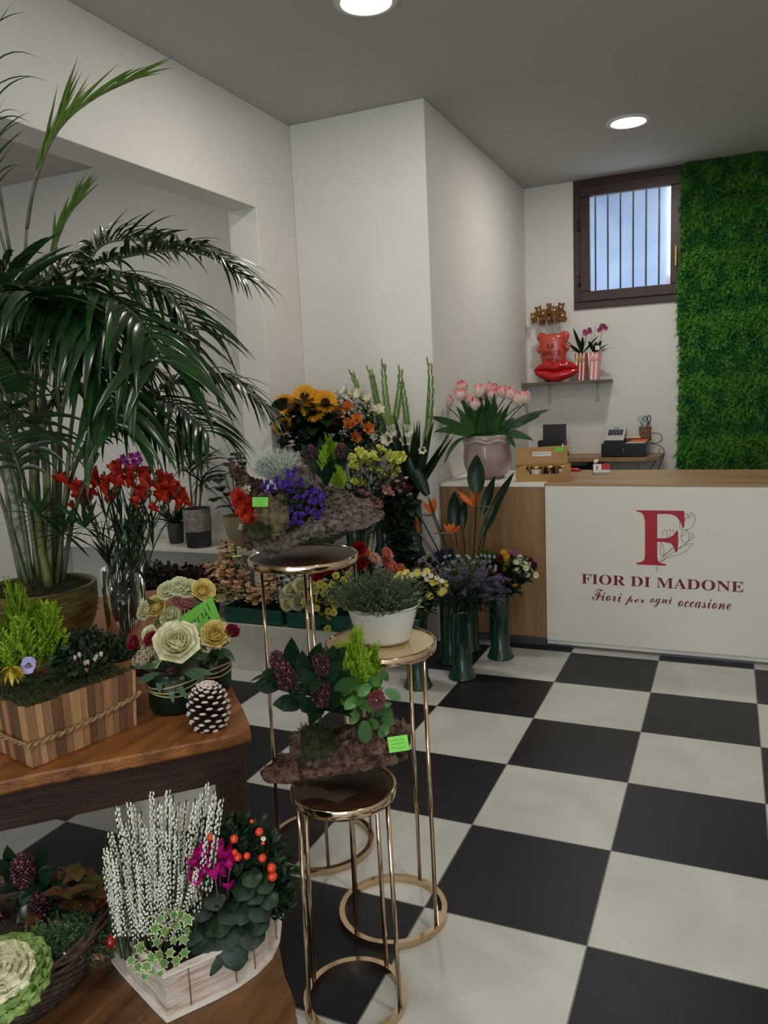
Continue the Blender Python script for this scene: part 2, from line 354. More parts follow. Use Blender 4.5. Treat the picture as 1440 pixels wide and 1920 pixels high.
# printed logo on the front panel, traced from the panel itself: (crop pixel) -> panel plane
def CP(x, y): return PY(980+x/3.1304, 880+y/3.1304, YC-.0005)
Fp = [(668,240),(948,243),(952,290),(948,343),(938,343),(925,308),(905,280),(880,266),(850,262),(790,262),(790,405),(830,405),(862,400),(885,386),(903,360),(911,360),(914,420),(908,486),(897,486),(885,452),(868,434),(830,427),(790,425),(790,518),(796,538),(812,550),(842,556),(842,566),(668,558),(668,549),(700,543),(714,530),(718,510),(718,310),(712,275),(700,256),(684,250),(668,248)]
cu = bpy.data.curves.new('letter', 'CURVE'); cu.dimensions = '2D'; cu.fill_mode = 'FRONT'
sp = cu.splines.new('POLY'); sp.points.add(len(Fp)-1); sp.use_cyclic_u = True
for p, q in zip(sp.points, Fp): c = CP(*q); p.co = (c.x, c.z, 0, 1)
def curve_mesh(cu, M, name):
    o = bpy.data.objects.new('tmp', cu); COL.objects.link(o); bpy.context.view_layer.update()
    me = bpy.data.meshes.new_from_object(o.evaluated_get(bpy.context.evaluated_depsgraph_get()), depsgraph=bpy.context.evaluated_depsgraph_get())
    bpy.data.objects.remove(o); me.transform(M); me.name = name; return me
def addmesh(name, me, m, parent, label=None):
    me.materials.clear(); me.materials.append(m); o = bpy.data.objects.new(name, me); COL.objects.link(o); o.parent = parent
    if label: o['label'] = label
    return o
XZ = Matrix(((1, 0, 0, 0), (0, 0, 1, 0), (0, 1, 0, 0), (0, 0, 0, 1)))
def on_front(me, y=YC-.001):
    return me
cp = -wloc(ct)
addmesh('logo_initial', curve_mesh(cu, Matrix.Translation(cp+V((0, YC-.001, 0))) @ XZ, 'logo_initial'), M_RED, ct, 'large crimson letter F')
def text_mesh(body, x0, x1, z0, height, M_extra=None, shear=0):
    """text fitted between x0 and x1 (metres) with given cap height on an x/z plane at y = 0"""
    c = bpy.data.curves.new('t', 'FONT'); c.body = body; c.shear = shear; c.resolution_u = 3
    me = curve_mesh(c, Matrix.Identity(4), 'text')
    xs = [v.co.x for v in me.vertices]; ys = [v.co.y for v in me.vertices]; a, b2, y0, y1 = min(xs), max(xs), min(ys), max(ys)
    sx = (x1-x0)/(b2-a); sy = height/(y1-y0)
    me.transform(Matrix(((sx, 0, 0, x0-a*sx), (0, 0, 1, 0), (0, sy, 0, z0-y0*sy), (0, 0, 0, 1)))); return me
def front_text(name, body, x0, x1, zb, zt, m, **k):
    me = text_mesh(body, x0, x1, zb, zt-zb, **k); me.transform(Matrix.Translation(cp+V((0, YC-.001, 0)))); addmesh(name, me, m, ct)
a = CP(345, 670); b_ = CP(1297, 724); c_ = CP(345, 612)
front_text('logo_name', '𝐅𝐈𝐎𝐑 𝐃𝐈 𝐌𝐀𝐃𝐎𝐍𝐄', a.x, b_.x, a.z, c_.z, M_RED2)
a = CP(408, 765); b_ = CP(1225, 805)
for word, x0, x1, yb, yt in (('𝓕𝓲𝓸𝓻𝓲', 408, 582, 768, 700), ('𝓹𝓮𝓻', 598, 716, 797, 740), ('𝓸𝓰𝓷𝓲', 748, 878, 808, 742), ('𝓸𝓬𝓬𝓪𝓼𝓲𝓸𝓷𝓮', 912, 1225, 806, 752)):
    front_text('logo_motto', word, CP(x0, 780).x, CP(x1, 780).x, CP(x0, yb).z, CP(x0, yt).z, M_RED2)
mb = MB()
for pl in ([(948,262),(968,262),(975,285),(985,252),(992,252),(1000,270),(1010,266),(1012,300),(1000,330),(975,352),(945,358),(925,345),(920,320),(925,300)],
           [(968,262),(962,285),(955,300)], [(985,252),(972,290)], [(1000,270),(985,290)],
           [(822,400),(818,375),(835,352),(845,362),(858,346),(868,362),(880,352),(888,380),(880,400)], [(845,362),(850,400)], [(868,362),(860,400)],
           [(935,358),(930,400),(945,430),(970,425),(978,395),(970,360),(950,355)], [(930,400),(950,375),(965,360)],
           [(978,372),(1000,380),(1010,398),(985,412),(940,450),(915,470)], [(1000,380),(985,405)], [(1002,435),(960,440),(915,462),(850,510),(815,540)], [(1002,435),(960,480),(900,505),(845,520),(808,548)],
           [(812,430),(806,470),(812,505),(825,512),(830,480),(822,440),(812,430)], [(826,512),(850,490),(885,462)], [(800,548),(830,505),(870,470),(912,430)], [(790,568),(782,585),(784,600),(792,582),(790,568)]):
    mb.tube([CP(*q)+V((0, -.0003, 0)) for q in pl], .0011, 4, cap=False)
add('logo_tulips', mb, M_RED2, ct, label='thin dark red tulip outline')

# ------------------------------------------------------------------ on the counter: ceramic pot with tulips, jam box, card holder, small things
def LB(mb, C, r, z0, z1, n=40, **k): pass
PT = V((-.590, .330, ZT))
M_CER = mat('lilac_glazed_ceramic', (168, 146, 140), (146, 124, 120), rough=0.16, scale=5, coat=0.4)
pot = thing('ceramic_pot', 'glossy lilac fluted ceramic pot on the white end of the counter', 'pot', PT)
mb = MB(); flu = lambda a, z: 1+.055*abs(math.sin(3.5*a+.6))*(1 if z < .25 else .35)
mb.lathe([(.001, 0), (.095, 0), (.125, .03), (.147, .09), (.150, .15), (.143, .21), (.146, .235), (.155, .25), (.156, .272), (.150, .283), (.140, .28), (.137, .23), (.14, .1), (.001, .03)][::1], 56, PT, fn=flu)
add('body', mb, M_CER, pot)
mb = MB(); mb.tube([PT+V((math.cos(t)*.156*(1+.03*math.sin(7*t)), math.sin(t)*.156*(1+.03*math.sin(7*t)), .243+.008*math.sin(7*t+1))) for t in [2*PI*i/60 for i in range(60)]], .0055, 6, closed=True)
add('rope_rim', mb, mat('pale_glaze', (196, 184, 174), rough=0.2, coat=0.3), pot)
mb = MB(); mb.lathe([(.001, .255), (.12, .255), (.138, .25)][::-1], 24, PT); add('soil', mb, M_LEAFD, pot)

BA = V((-.345, .115, ZT)); BU = V((.975, .222, 0)).normalized(); BV = V((-BU.y, BU.x, 0)); BW, BD = .325, .10
def BX(u, v, z): return BA+BU*u+BV*v+V((0, 0, z))
brz = math.atan2(BU.y, BU.x)
M_KRAFT = mat('kraft_cardboard', (172, 132, 76), (158, 118, 66), rough=0.6, scale=10)
bx = thing('jam_gift_box', 'open kraft cardboard box of jam jars on the counter', 'box', BX(BW/2, BD/2, 0))
mb = MB(); mb.box(BX(BW/2, BD/2, .003), (BW, BD, .006), brz); mb.box(BX(BW/2, BD, .05), (BW, .004, .10), brz)
for u in (0, BW): mb.box(BX(u, BD/2, .05), (.004, BD, .10), brz)
nrm = -BV
mb.poly3([BX(0, 0, 0), BX(BW, 0, 0), BX(BW, 0, .10), BX(BW-.02, 0, .10), BX(BW-.06, 0, .045), BX(.085, 0, .045), BX(.055, 0, .09), BX(0, 0, .09)], nrm, .003)
for k in (1, 2, 3): mb.box(BX(BW*k/4, BD/2, .045), (.003, BD-.01, .085), brz)
add('tray', mb, M_KRAFT, bx, smooth=False)
mb = MB(); mb.poly3([BX(0, BD, .10), BX(BW-.012, BD, .10), BX(BW-.012, BD+.02, .208), BX(0, BD+.02, .196)], nrm, .003); add('lid', mb, M_KRAFT, bx, smooth=False)
mb = MB(); mb.poly3([BX(.10, BD+.006, .145), BX(.215, BD+.006, .145), BX(.215, BD+.0105, .173), BX(.10, BD+.0105, .173)], nrm, .0045); add('paper_label', mb, mat('white_paper', (214, 210, 202), rough=.7), bx, smooth=False)
mb = MB()
for k, z in enumerate((.163, .157)):
    for j in range(14 if k == 0 else 9): mb.box(BX(.108+j*.0072, BD+.0035, z), (.0045, .001, .0018), brz)
add('label_text', mb, M_INK, bx, smooth=False)
M_LID = mat('gold_jar_lid', (190, 160, 104), rough=0.25, metal=1)
M_JG = mat('jar_glass', (235, 235, 230), rough=0.05, spec=0.8, coat=1)
for k, (c, lab) in enumerate((((60, 34, 20), 'dark brown jam jar, leftmost in the kraft box'), ((196, 190, 168), 'jam jar with pale label, second from left in the kraft box'), ((58, 24, 26), 'dark plum jam jar, third from left in the kraft box'), ((190, 176, 160), 'jam jar with cream label, rightmost in the kraft box'))):
    p = BX(BW*(k+.5)/4, .048, .0065); j = thing('jam_jar', lab, 'jar', p, 'jam jars in the kraft box')
    mb = MB(); mb.lathe([(.001, 0), (.031, 0), (.033, .004), (.033, .062), (.029, .068), (.001, .068)], 24, p); add('jar_body', mb, mat('jam_%d' % k, c, rough=0.12, coat=.6), j)
    mb = MB(); mb.lathe([(.031, .068), (.034, .07), (.034, .082), (.031, .085), (.001, .085)], 24, p); add('lid', mb, M_LID, j)
def card(name, label, P, w, h, rz=0, tilt=0, roll=0, m=M_CARD, stick=None, lines=3, thing_=True, parent=None):
    """small tag facing -y before rotation, with lines of handwriting"""
    R = (Matrix.Rotation(rz, 3, 'Z') @ Matrix.Rotation(tilt, 3, 'X') @ Matrix.Rotation(roll, 3, 'Y')); P = V(P)
    t = thing(name, label, 'price tag', P)
    mb = MB(); mb.box(P+R @ V((0, 0, h/2)), (w, .0012, h), M=R); add('card', mb, m, t, smooth=False)
    mb = MB(); rr = random.Random(int(P.x*1e4))
    for k in range(lines):
        z = h*(.78-.26*k); x = -w*.36; pts = []
        while x < w*.36: pts.append(P+R @ V((x, -.0012, z+rr.uniform(-1, 1)*h*.07))); x += w*.045
        mb.tube(pts, w*.008, 4)
    add('handwriting', mb, mat('green_ink', (34, 92, 30), rough=.6), t)
    if stick: mb = MB(); mb.tube([P+R @ V((0, .002, h*.3)), V(stick)], .0016, 6); add('stick', mb, M_OAKH, t)
    return t
card('price_card', 'lime green price card clipped to the lid of the jam box', BX(.262, BD+.008, .172), .048, .026, brz, 0, m=M_CARD, lines=2)
q = BX(.285, BD+.014, .180); t = thing('clothes_peg', 'tiny white peg holding the green card on the jam box', 'peg', q)
mb = MB(); mb.box(q+V((0, 0, .02)), (.007, .006, .038), brz); add('peg_body', mb, M_WHITEP, t, smooth=False)
# card holder, bottle, red object
q = PZ(1128, 889, ZT)
t = thing('card_holder', 'acrylic holder with white and red business cards on the counter', 'card holder', q)
R = Matrix.Rotation(.16, 3, 'Z') @ Matrix.Rotation(-.45, 3, 'X')
mb = MB(); mb.box(q+R @ V((0, 0, .004)), (.105, .045, .004), M=R); mb.box(q+R @ V((0, -.02, .012)), (.105, .003, .02), M=R); mb.box(q+V((0, .02, .003)), (.10, .05, .005), .16)
add('holder', mb, mat('clear_acrylic', (205, 210, 210), rough=.1, coat=.5), t, smooth=False)
mb = MB(); mb.box(q+R @ V((-.026, 0, .036)), (.05, .02, .060), M=R); add('business_cards', mb, mat('white_card', (225, 222, 216), rough=.6), t, smooth=False, label='white business cards with a red initial')
mb = MB(); mb.box(q+R @ V((.027, 0, .036)), (.05, .022, .062), M=R); add('business_cards', mb, mat('crimson_card', (178, 26, 44), rough=.5), t, smooth=False, label='crimson business cards')
mb = MB()
for p, d in (((-.030, .036), (.006, .030)), ((-.026, .049), (.016, .004)), ((-.026, .037), (.011, .004)), ((-.029, .022), (.012, .003))): mb.box(q+R @ V((p[0], -.0105, p[1])), (d[0], .001, d[1]), M=R)
add('card_initial', mb, M_RED2, t, smooth=False)
q = PZ(1110, 889, ZT)+V((.01, .09, 0)); t = thing('spray_bottle', 'small black bottle with white cap behind the card holder', 'bottle', q)
mb = MB(); mb.lathe([(.001, 0), (.02, 0), (.021, .005), (.021, .05), (.012, .062), (.001, .064)], 20, q); add('bottle_body', mb, M_BLACK, t)
mb = MB(); mb.lathe([(.009, .06), (.013, .064), (.014, .078), (.008, .085), (.001, .086)], 16, q); mb.ball(q+V((.008, 0, .078)), .011); add('cap', mb, M_WHITEP, t)
q = PZ(1079, 884, ZT); mb = MB(); mb.ball(q+V((0, 0, .012)), (.036, .013, .011), 14, 8, M=Matrix.Rotation(.1, 3, 'Y')); mb.ball(q+V((-.03, 0, .012)), (.02, .018, .012), 12, 8)
tag(add('pen', mb, mat('red_plastic', (200, 30, 26), rough=.35), origin=q), 'small red plastic stapler lying right of the jam box', 'stapler')

# ------------------------------------------------------------------ back wall: shelf, desk
SY0, SY1 = 2.26, 2.498; sl = PY(980, 716, SY0); sr = PY(1142, 711, SY0); SZ = sr.z
sh = thing('wall_shelf', 'narrow grey brown wooden shelf on white brackets under the window', 'shelf', ((sl.x+sr.x)/2, SY1, SZ-.03))
mb = MB(); mb.box(((XP+.004+sr.x)/2, (SY0+SY1)/2, SZ-.013), (sr.x-XP-.004, SY1-SY0, .026)); add('board', mb, wood('weathered_shelf', (118, 104, 90), (88, 76, 66), axis=(1, 10, 10), rough=.6), sh, smooth=False, bevel=.002)
for x in (sr.x-.13, XP+.20):
    mb = MB(); mb.box((x, SY1-.006, SZ-.026-.08), (.022, .010, .16)); mb.box((x, SY1-.10, SZ-.031), (.022, .18, .008))
    mb.tube([(x, SY1-.02-.12*math.cos(a), SZ-.03-.14*math.sin(a)+0.0) for a in [i*PI/2/8 for i in range(9)]], .007, 8)
    add('bracket', mb, M_WHITEP, sh)
DZ = .985; dl_ = PY(1240, 850, 2.1)
dk = thing('wall_desk', 'narrow oak wall desk board behind the counter', 'desk', (-.2, 2.3, DZ-.04))
dx1 = PY(1236, 845, 2.12).x
mb = MB(); mb.prism([(XP+.004, 2.498), (XP+.004, 2.06), (dx1-.09, 2.06), (dx1, 2.14), (dx1+.01, 2.498)], DZ-.032, DZ); add('desk_board', mb, M_OAKH, dk, smooth=False, bevel=.002)
for x in (dx1-.16, XP+.3):
    mb = MB(); mb.box((x, 2.49, DZ-.12), (.022, .012, .18)); mb.box((x, 2.35, DZ-.038), (.022, .25, .008)); mb.bar((x, 2.48, DZ-.19), (x, 2.26, DZ-.045), .012, .02); add('bracket', mb, M_WHITEP, dk)
# bear vase
M_COR = mat('coral_glaze', (205, 84, 66), (190, 72, 56), rough=.25, coat=.4, scale=4)
vb = PY(1038, 712, 2.40); vb.z = SZ+.001
bv = thing('bear_head_vase', 'coral ceramic vase shaped like a bear with embossed lettering on shelf', 'vase', vb)
mb = MB(); kx, kz = 1.12, 1.22; prof = [(r*kx, z*kz) for r, z in [(.001, 0), (.06, 0), (.072, .02), (.083, .10), (.102, .19), (.108, .25), (.112, .30), (.104, .33), (.09, .335), (.08, .31), (.08, .1), (.001, .05)]]
mb.lathe(prof, 36, vb, sy=.62)
for s in (-1, 1):
    mb.ball(vb+V((s*.088*kx, 0, .318*kz)), (.044, .024, .044), 16, 10)
    mb.ball(vb+V((s*.108*kx, -.01, .235*kz)), (.022, .02, .032), 12, 8)
add('body', mb, M_COR, bv)
for s in (-1, 1):
    mb = MB(); mb.ball(vb+V((s*.086*kx, -.021, .315*kz)), (.019, .006, .019), 12, 8)
    add('inner_ear', mb, mat('dark_coral', (110, 40, 34), rough=.4), bv)
M_CT = mat('deep_coral_letter', (112, 22, 20), rough=.4)
for body, w_, z, h_ in (('LA', .062, .288, .040), ('DOLCE', .160, .226, .040), ('VITA', .12, .164, .040)):
    c = bpy.data.curves.new('t', 'FONT'); c.body = body; c.extrude = .1; me = curve_mesh(c, Matrix.Identity(4), 'text')
    xs = [v.co.x for v in me.vertices]; ys = [v.co.y for v in me.vertices]
    for v in me.vertices:
        x = (v.co.x-min(xs))/(max(xs)-min(xs))*w_-w_/2; z0 = (v.co.y-min(ys))/(max(ys)-min(ys))*h_; zz = z+z0
        rad = np.interp(zz, [p[1] for p in prof[1:8]], [p[0] for p in prof[1:8]]); v.co = (x, -math.sqrt(max(0, 1-(x/rad)**2))*rad*.62-.011-v.co.z*.02, zz)
    addmesh('lettering', me, M_CT, bv)
# teddy picks standing in the vase
M_TED = mat('brown_plush', (150, 104, 52), (120, 80, 40), rough=.95, scale=50, bump=.6, bscale=120)
M_TEDL = mat('cream_plush', (222, 206, 178), rough=.9)
tb = MB(); tb.ball((0, 0, .042), (.026, .024, .024), 12, 8)
for s in (-1, 1):
    tb.ball((s*.018, 0, .062), .010, 8, 6); tb.ball((s*.022, -.004, .012), (.010, .010, .014), 8, 6); tb.ball((s*.014, -.012, -.008), (.012, .014, .012), 8, 6)
tb.ball((0, .002, .010), (.022, .019, .022), 10, 8); ME_TED = tb.mesh('teddy_body', M_TED)
tb = MB(); tb.ball((0, -.022, .037), (.011, .009, .009), 10, 6); ME_TEDM = tb.mesh('teddy_muzzle', M_TEDL)
teds = [(1003, 602), (1012, 590), (1022, 596), (1030, 585), (1040, 590), (1050, 584), (1056, 600), (1046, 602), (1017, 606), (1034, 604)]
teds.sort()
for i, (x, y) in enumerate(teds):
    p = PY(x, y, 2.38+.03*(i % 3)); t = thing('teddy_pick', 'brown plush teddy on a thin stick in coral vase, '+ordn(i, len(teds)), 'teddy bear', vb+V(((i-4.5)*.010, (i % 3-1)*.01, .08)), 'plush teddies on sticks in the coral vase')
    mb = MB(); mb.tube([wloc(t), p], .0014, 5); add('stick', mb, mat('clear_stick', (190, 186, 176), rough=.4), t)
    sp_ = random.uniform(-.7, .7); a = place('teddy_body', ME_TED, t, p, (random.uniform(-.25, .25), -.1, 1), 1.05, sp_); c = place('teddy_muzzle', ME_TEDM, t, p, (0, 0, 1), 1.05, sp_); c.rotation_quaternion = a.rotation_quaternion
# lips vase
lv = PY(1043, 713, 2.30); lv.z = SZ+.001
M_LIP = mat('glossy_red_ceramic', (190, 18, 22), rough=.07, coat=.8)
lp = thing('lips_vase', 'glossy red ceramic vase shaped like lips on the shelf', 'vase', lv)
Lw = .196
def lips(upper):
    mb = MB(); rows = []; n = 40; k = 14
    for i in range(n+1):
        s = -1+2*i/n; e = max(0.0, 1-abs(s)**2.0)
        zm = .094+.012*abs(s)**1.2-.006*math.cos(s*6)*e
        if upper: h = .092*(e**.8)*(1-.22*math.exp(-(s/.13)**2)); z0, z1 = zm-.004, zm+h+.022*abs(s)**3*0
        else: h = .094*(e**.55); z0, z1 = zm+.004, zm-h
        row = []; dp = .058*(e**.7)+.002
        for j in range(k+1):
            a = PI*j/k; zz = z0+(z1-z0)*(1-math.cos(a))/2; row.append(lv+V((s*Lw, -dp*math.sin(a)-.0, max(zz, .001))))
        for j in range(1, k):
            a = PI*(1-j/k); zz = z0+(z1-z0)*(1-math.cos(a))/2; row.append(lv+V((s*Lw, dp*.8*math.sin(a), max(zz, .001))))
        rows.append(row)
    mb.grid(rows, cv=True); return mb
add('upper_lip', lips(True), M_LIP, lp); add('lower_lip', lips(False), M_LIP, lp)
# popcorn boxes with orchids
def stripes(name, c1, c2, n):
    m = bpy.data.materials.new(name); m.use_nodes = True; N = m.node_tree.nodes; Lk = m.node_tree.links
    g = N.new('ShaderNodeTexCoord'); s = N.new('ShaderNodeSeparateXYZ'); Lk.new(g.outputs['Object'], s.inputs[0])
    ad = N.new('ShaderNodeMath'); ad.operation = 'ADD'; Lk.new(s.outputs[0], ad.inputs[0]); Lk.new(s.outputs[1], ad.inputs[1])
    a = N.new('ShaderNodeMath'); a.operation = 'MULTIPLY'; a.inputs[1].default_value = n; Lk.new(ad.outputs[0], a.inputs[0])
    f = N.new('ShaderNodeMath'); f.operation = 'FRACT'; Lk.new(a.outputs[0], f.inputs[0]); gt = N.new('ShaderNodeMath'); gt.operation = 'GREATER_THAN'; gt.inputs[1].default_value = .5; Lk.new(f.outputs[0], gt.inputs[0])
    mx = N.new('ShaderNodeMixRGB'); Lk.new(gt.outputs[0], mx.inputs[0]); mx.inputs[1].default_value = srgb(c1); mx.inputs[2].default_value = srgb(c2); Lk.new(mx.outputs[0], N['Principled BSDF'].inputs['Base Color']); return m
M_PINK = mat('orchid_pink', (176, 88, 128), (150, 60, 100), rough=.5, scale=20, trans=.2)
def popcorn(px, m1, badge_c, txt, lab, ratio):
    p = PY(px, 706, 2.36); p.z = SZ+.001; t = thing('popcorn_box_pot', lab, 'pot', p)
    mb = MB(); w0, w1, h = .036, .050, .225
    vs = [(p.x+sx*w_, p.y+sy*w_, p.z+z) for z, w_ in ((0, w0), (h, w1)) for sx, sy in ((-1, -1), (1, -1), (1, 1), (-1, 1))]
    mb.add(vs, [(0, 1, 5, 4), (1, 2, 6, 5), (2, 3, 7, 6), (3, 0, 4, 7), (0, 3, 2, 1)])
    for k in range(5):
        for sy in (-1, 1): mb.tube([(p.x-w1+w1*.4*(k+.5)-.008, p.y+sy*w1, p.z+h), (p.x-w1+w1*.4*(k+.5), p.y+sy*w1, p.z+h+.008), (p.x-w1+w1*.4*(k+.5)+.008, p.y+sy*w1, p.z+h)], .0025, 5)
    add('box_body', mb, m1, t, smooth=False)
    mb = MB(); mb.ball(p+V((0, -w1+.001, h*.80)), (.036, .004, .026), 20, 8); add('badge', mb, badge_c[0], t)
    for i, body in enumerate(txt):
        c = bpy.data.curves.new('t', 'FONT'); c.body = body; me = curve_mesh(c, Matrix.Identity(4), 'text'); xs = [v.co.x for v in me.vertices]; ys = [v.co.y for v in me.vertices]
        W_ = .030+.018*i; H_ = .014
        me.transform(Matrix(((W_/(max(xs)-min(xs)), 0, 0, -W_/2-min(xs)*W_/(max(xs)-min(xs))), (0, 0, 1, -w1-.004), (0, H_/(max(ys)-min(ys)), 0, h*.80+.002-i*.018), (0, 0, 0, 1)))); addmesh('lettering', me, badge_c[1], t)
    mb = MB(); mb.box(p+V((0, 0, h-.012)), (2*w1-.008, 2*w1-.008, .01)); add('soil', mb, M_MOSS, t, smooth=False)
    return p+V((0, 0, h-.008))
pc1 = popcorn(1091, stripes('red_cream_stripes', (232, 222, 206), (160, 34, 40), 34), (mat('gold_badge', (190, 160, 90), rough=.5), mat('olive_letter', (120, 96, 40))), ('POP', 'CORN'), 'red and cream striped popcorn box pot beside the red lips', 1)
pc2 = popcorn(1115, stripes('pink_white_stripes', (238, 226, 222), (226, 128, 128), 30), (mat('pale_pink_badge', (238, 190, 190), rough=.5), mat('crimson_letter', (190, 20, 60))), ('POP', 'CORN'), 'pink popcorn box pot with popcorn print, rightmost on the shelf', 1)
orc = MB()
for k in range(5): orc.petal(2*PI*k/5, .024, .020, .9, 1.4, r0=.001, um=.55, base=.25, nu=4, nv=3)
orc.ball((0, 0, .004), .005, 8, 6); ME_ORC = orc.mesh('orchid_bloom', M_PINK)
def shelf_orchid(base, blooms, leaves, lab):
    t = thing('orchid_plant', lab, 'orchid', base)
    for (x, y), cl in blooms:
        top = PY(x, y, 2.33); mb = MB(); mb.tube([base, base+(top-base)*.5+V((.012, 0, .02)), top], .0022, 6); add('stem', mb, M_STEM, t)
        for q in range(6): place('bloom', ME_ORC, t, top+V((random.uniform(-.03, .03), random.uniform(-.02, .01), random.uniform(-.022, .022))), (random.uniform(-.5, .5), -1, random.uniform(-.3, .5)), 1)
    for (x, y) in leaves:
        tip = PY(x, y, 2.30); d = tip-base; mb = MB(); mb.leaf(base, V((d.x, d.y, abs(d.z)*.6+.06)), d.length*1.05, .034, droop=.5 if d.z < .12 else .15, um=.6, n=8, fold=.2); add('leaf', mb, M_LEAFD, t)
    mb = MB()
    for k in range(3): mb.tube([base, base+V((random.uniform(-.06, .06), 0, random.uniform(.16, .24)))], .0012, 4)
    add('support_stake', mb, M_STEM, t)
shelf_orchid(pc1, [((1100, 622), 1)], [(1056, 630), (1070, 645), (1068, 660), (1078, 615), (1085, 635), (1112, 640), (1120, 628), (1092, 632)], 'purple orchid with dark strap leaves in the striped popcorn box')
shelf_orchid(pc2, [((1131, 615), 1)], [(1151, 650), (1140, 642), (1118, 640), (1105, 638), (1126, 636)], 'tall single stemmed purple orchid in the pink popcorn box')
q = PY(1120, 656, 2.29); t = card('plant_tag', 'white plant tag stuck in the pink popcorn box', q, .034, .036, 0, 0, m=M_WHITEP, lines=1, stick=pc2)

# desk things: laptop, cash drawer, calculator, pen pot, books, paper, cables
q = PY(1038, 848, 2.25); q.z = DZ+.001; t = thing('laptop', 'black laptop screen standing on the desk behind the jam box', 'laptop', q)
mb = MB(); mb.box(q+V((0, .05, .20)), (.20, .012, .15), M=Matrix.Rotation(.05, 3, 'Z') @ Matrix.Rotation(-.12, 3, 'X')); add('screen', mb, M_BLACK, t, smooth=False, bevel=.003)
mb = MB(); mb.box(q+V((-.01, 0, .09)), (.23, .12, .10)); mb.box(q+V((-.01, -.01, .018)), (.26, .16, .036)); add('base', mb, mat('dark_graphite', (30, 30, 33), rough=.5), t, smooth=False, bevel=.004)
c1 = PY(1127, 846, 2.10); c2 = PY(1211, 845, 2.10)
dw = c2.x-c1.x; q = V(((c1.x+c2.x)/2, 2.25, DZ+.001)); t = thing('till_box', 'black metal cash drawer on the wall desk', 'cash drawer', q)
mb = MB(); mb.box(q+V((0, 0, .058)), (dw, .29, .11)); add('drawer_body', mb, M_BLACK, t, smooth=False, bevel=.004)
mb = MB(); mb.tube([q+V((0, -.145, .062)), q+V((0, -.152, .062))], .010, 16); mb.box(q+V((0, -.150, .040)), (.004, .006, .03)); add('lock', mb, M_ALU, t)
q2 = V((c1.x+.095, 2.22, DZ+.114)); t = thing('cash_register', 'white and black cash register keypad on the left of the drawer', 'cash register', q2)
R = Matrix.Rotation(.06, 3, 'Z') @ Matrix.Rotation(.55, 3, 'X')
mb = MB(); mb.add([q2+V(p) for p in [(-.075, -.10, 0), (.085, -.10, 0), (.085, .11, 0), (-.075, .11, 0), (-.075, -.10, .022), (.085, -.10, .022), (.085, .11, .115), (-.075, .11, .115)]], [(0, 3, 2, 1), (0, 1, 5, 4), (1, 2, 6, 5), (2, 3, 7, 6), (3, 0, 4, 7), (4, 5, 6, 7)]); add('register_body', mb, M_BLACK, t, smooth=False, bevel=.003)
sl_ = math.atan2(.093, .21); R = Matrix.Rotation(sl_, 3, 'X'); o_ = q2+V((.005, .005, .071))
mb = MB(); mb.box(o_+V((0, 0, .001)), (.158, .228, .006), M=R); add('top_cover', mb, mat('light_grey_plastic', (196, 196, 194), rough=.4), t, smooth=False, bevel=.002)
mb = MB(); mb.box(o_+R @ V((0, .02, .005)), (.12, .10, .003), M=R); mb.box(o_+R @ V((0, .095, .005)), (.05, .012, .003), M=R); add('display', mb, mat('grey_blue_keys', (92, 108, 120), rough=.3), t, smooth=False)
mb = MB()
for i in range(5):
    for j in range(4): mb.box(o_+R @ V((-.048+.024*i, -.022+.024*j, .0075)), (.016, .017, .004), M=R)
add('keys', mb, mat('dark_keys', (50, 54, 60), rough=.4), t, smooth=False)
q = V((c2.x-.085, 2.20, DZ+.114)); tag(add('paper_sheet', (lambda m: (m.box(q+V((0, 0, .001)), (.15, .17, .002), -.06), m)[1])(MB()), mat('white_paper', (214, 210, 202)), smooth=False, origin=q), 'white paper sheet lying on the cash drawer', 'paper')
q = q+V((-.02, .07, .003))
for k, (c, sz, lab) in enumerate((((220, 110, 30), (.13, .07, .014), 'orange packet lying on the paper on the cash drawer'), ((110, 26, 36), (.15, .06, .024), 'dark red book standing behind the orange packet'), ((226, 206, 186), (.12, .05, .016), 'cream notebook on top of the dark red book'))):
    p = q+V((.03*(1-k)+.01, .01+.045*(k > 0), [.0, 0, .025][k])); mb = MB(); mb.box(p+V((0, 0, sz[2]/2)), sz, .05*k); tag(add(['packet', 'book', 'notebook'][k], mb, mat('desk_item_%d' % k, c, rough=.5), smooth=False, origin=p, bevel=.001), lab, ['packet', 'book', 'notebook'][k])
q = V((c2.x-.03, 2.36, DZ+.114)); t = thing('pen_pot', 'woven brown pen pot at the back of the cash drawer', 'pen pot', q)
mb = MB(); mb.lathe([(.001, 0), (.046, 0), (.048, .01), (.05, .115), (.045, .115), (.043, .01), (.001, .008)], 32, q, fn=lambda a, z: 1+.02*math.sin(16*a+z*160)); add('basket', mb, mat('woven_brown', (134, 102, 62), (84, 60, 36), scale=60, rough=.8, bump=.8), t)
mb = MB(); mb.tube([q+V((math.cos(a)*.05, math.sin(a)*.05, .115)) for a in [2*PI*i/30 for i in range(30)]], .004, 6, closed=True); add('rim', mb, mat('tan_rim', (150, 120, 80)), t)
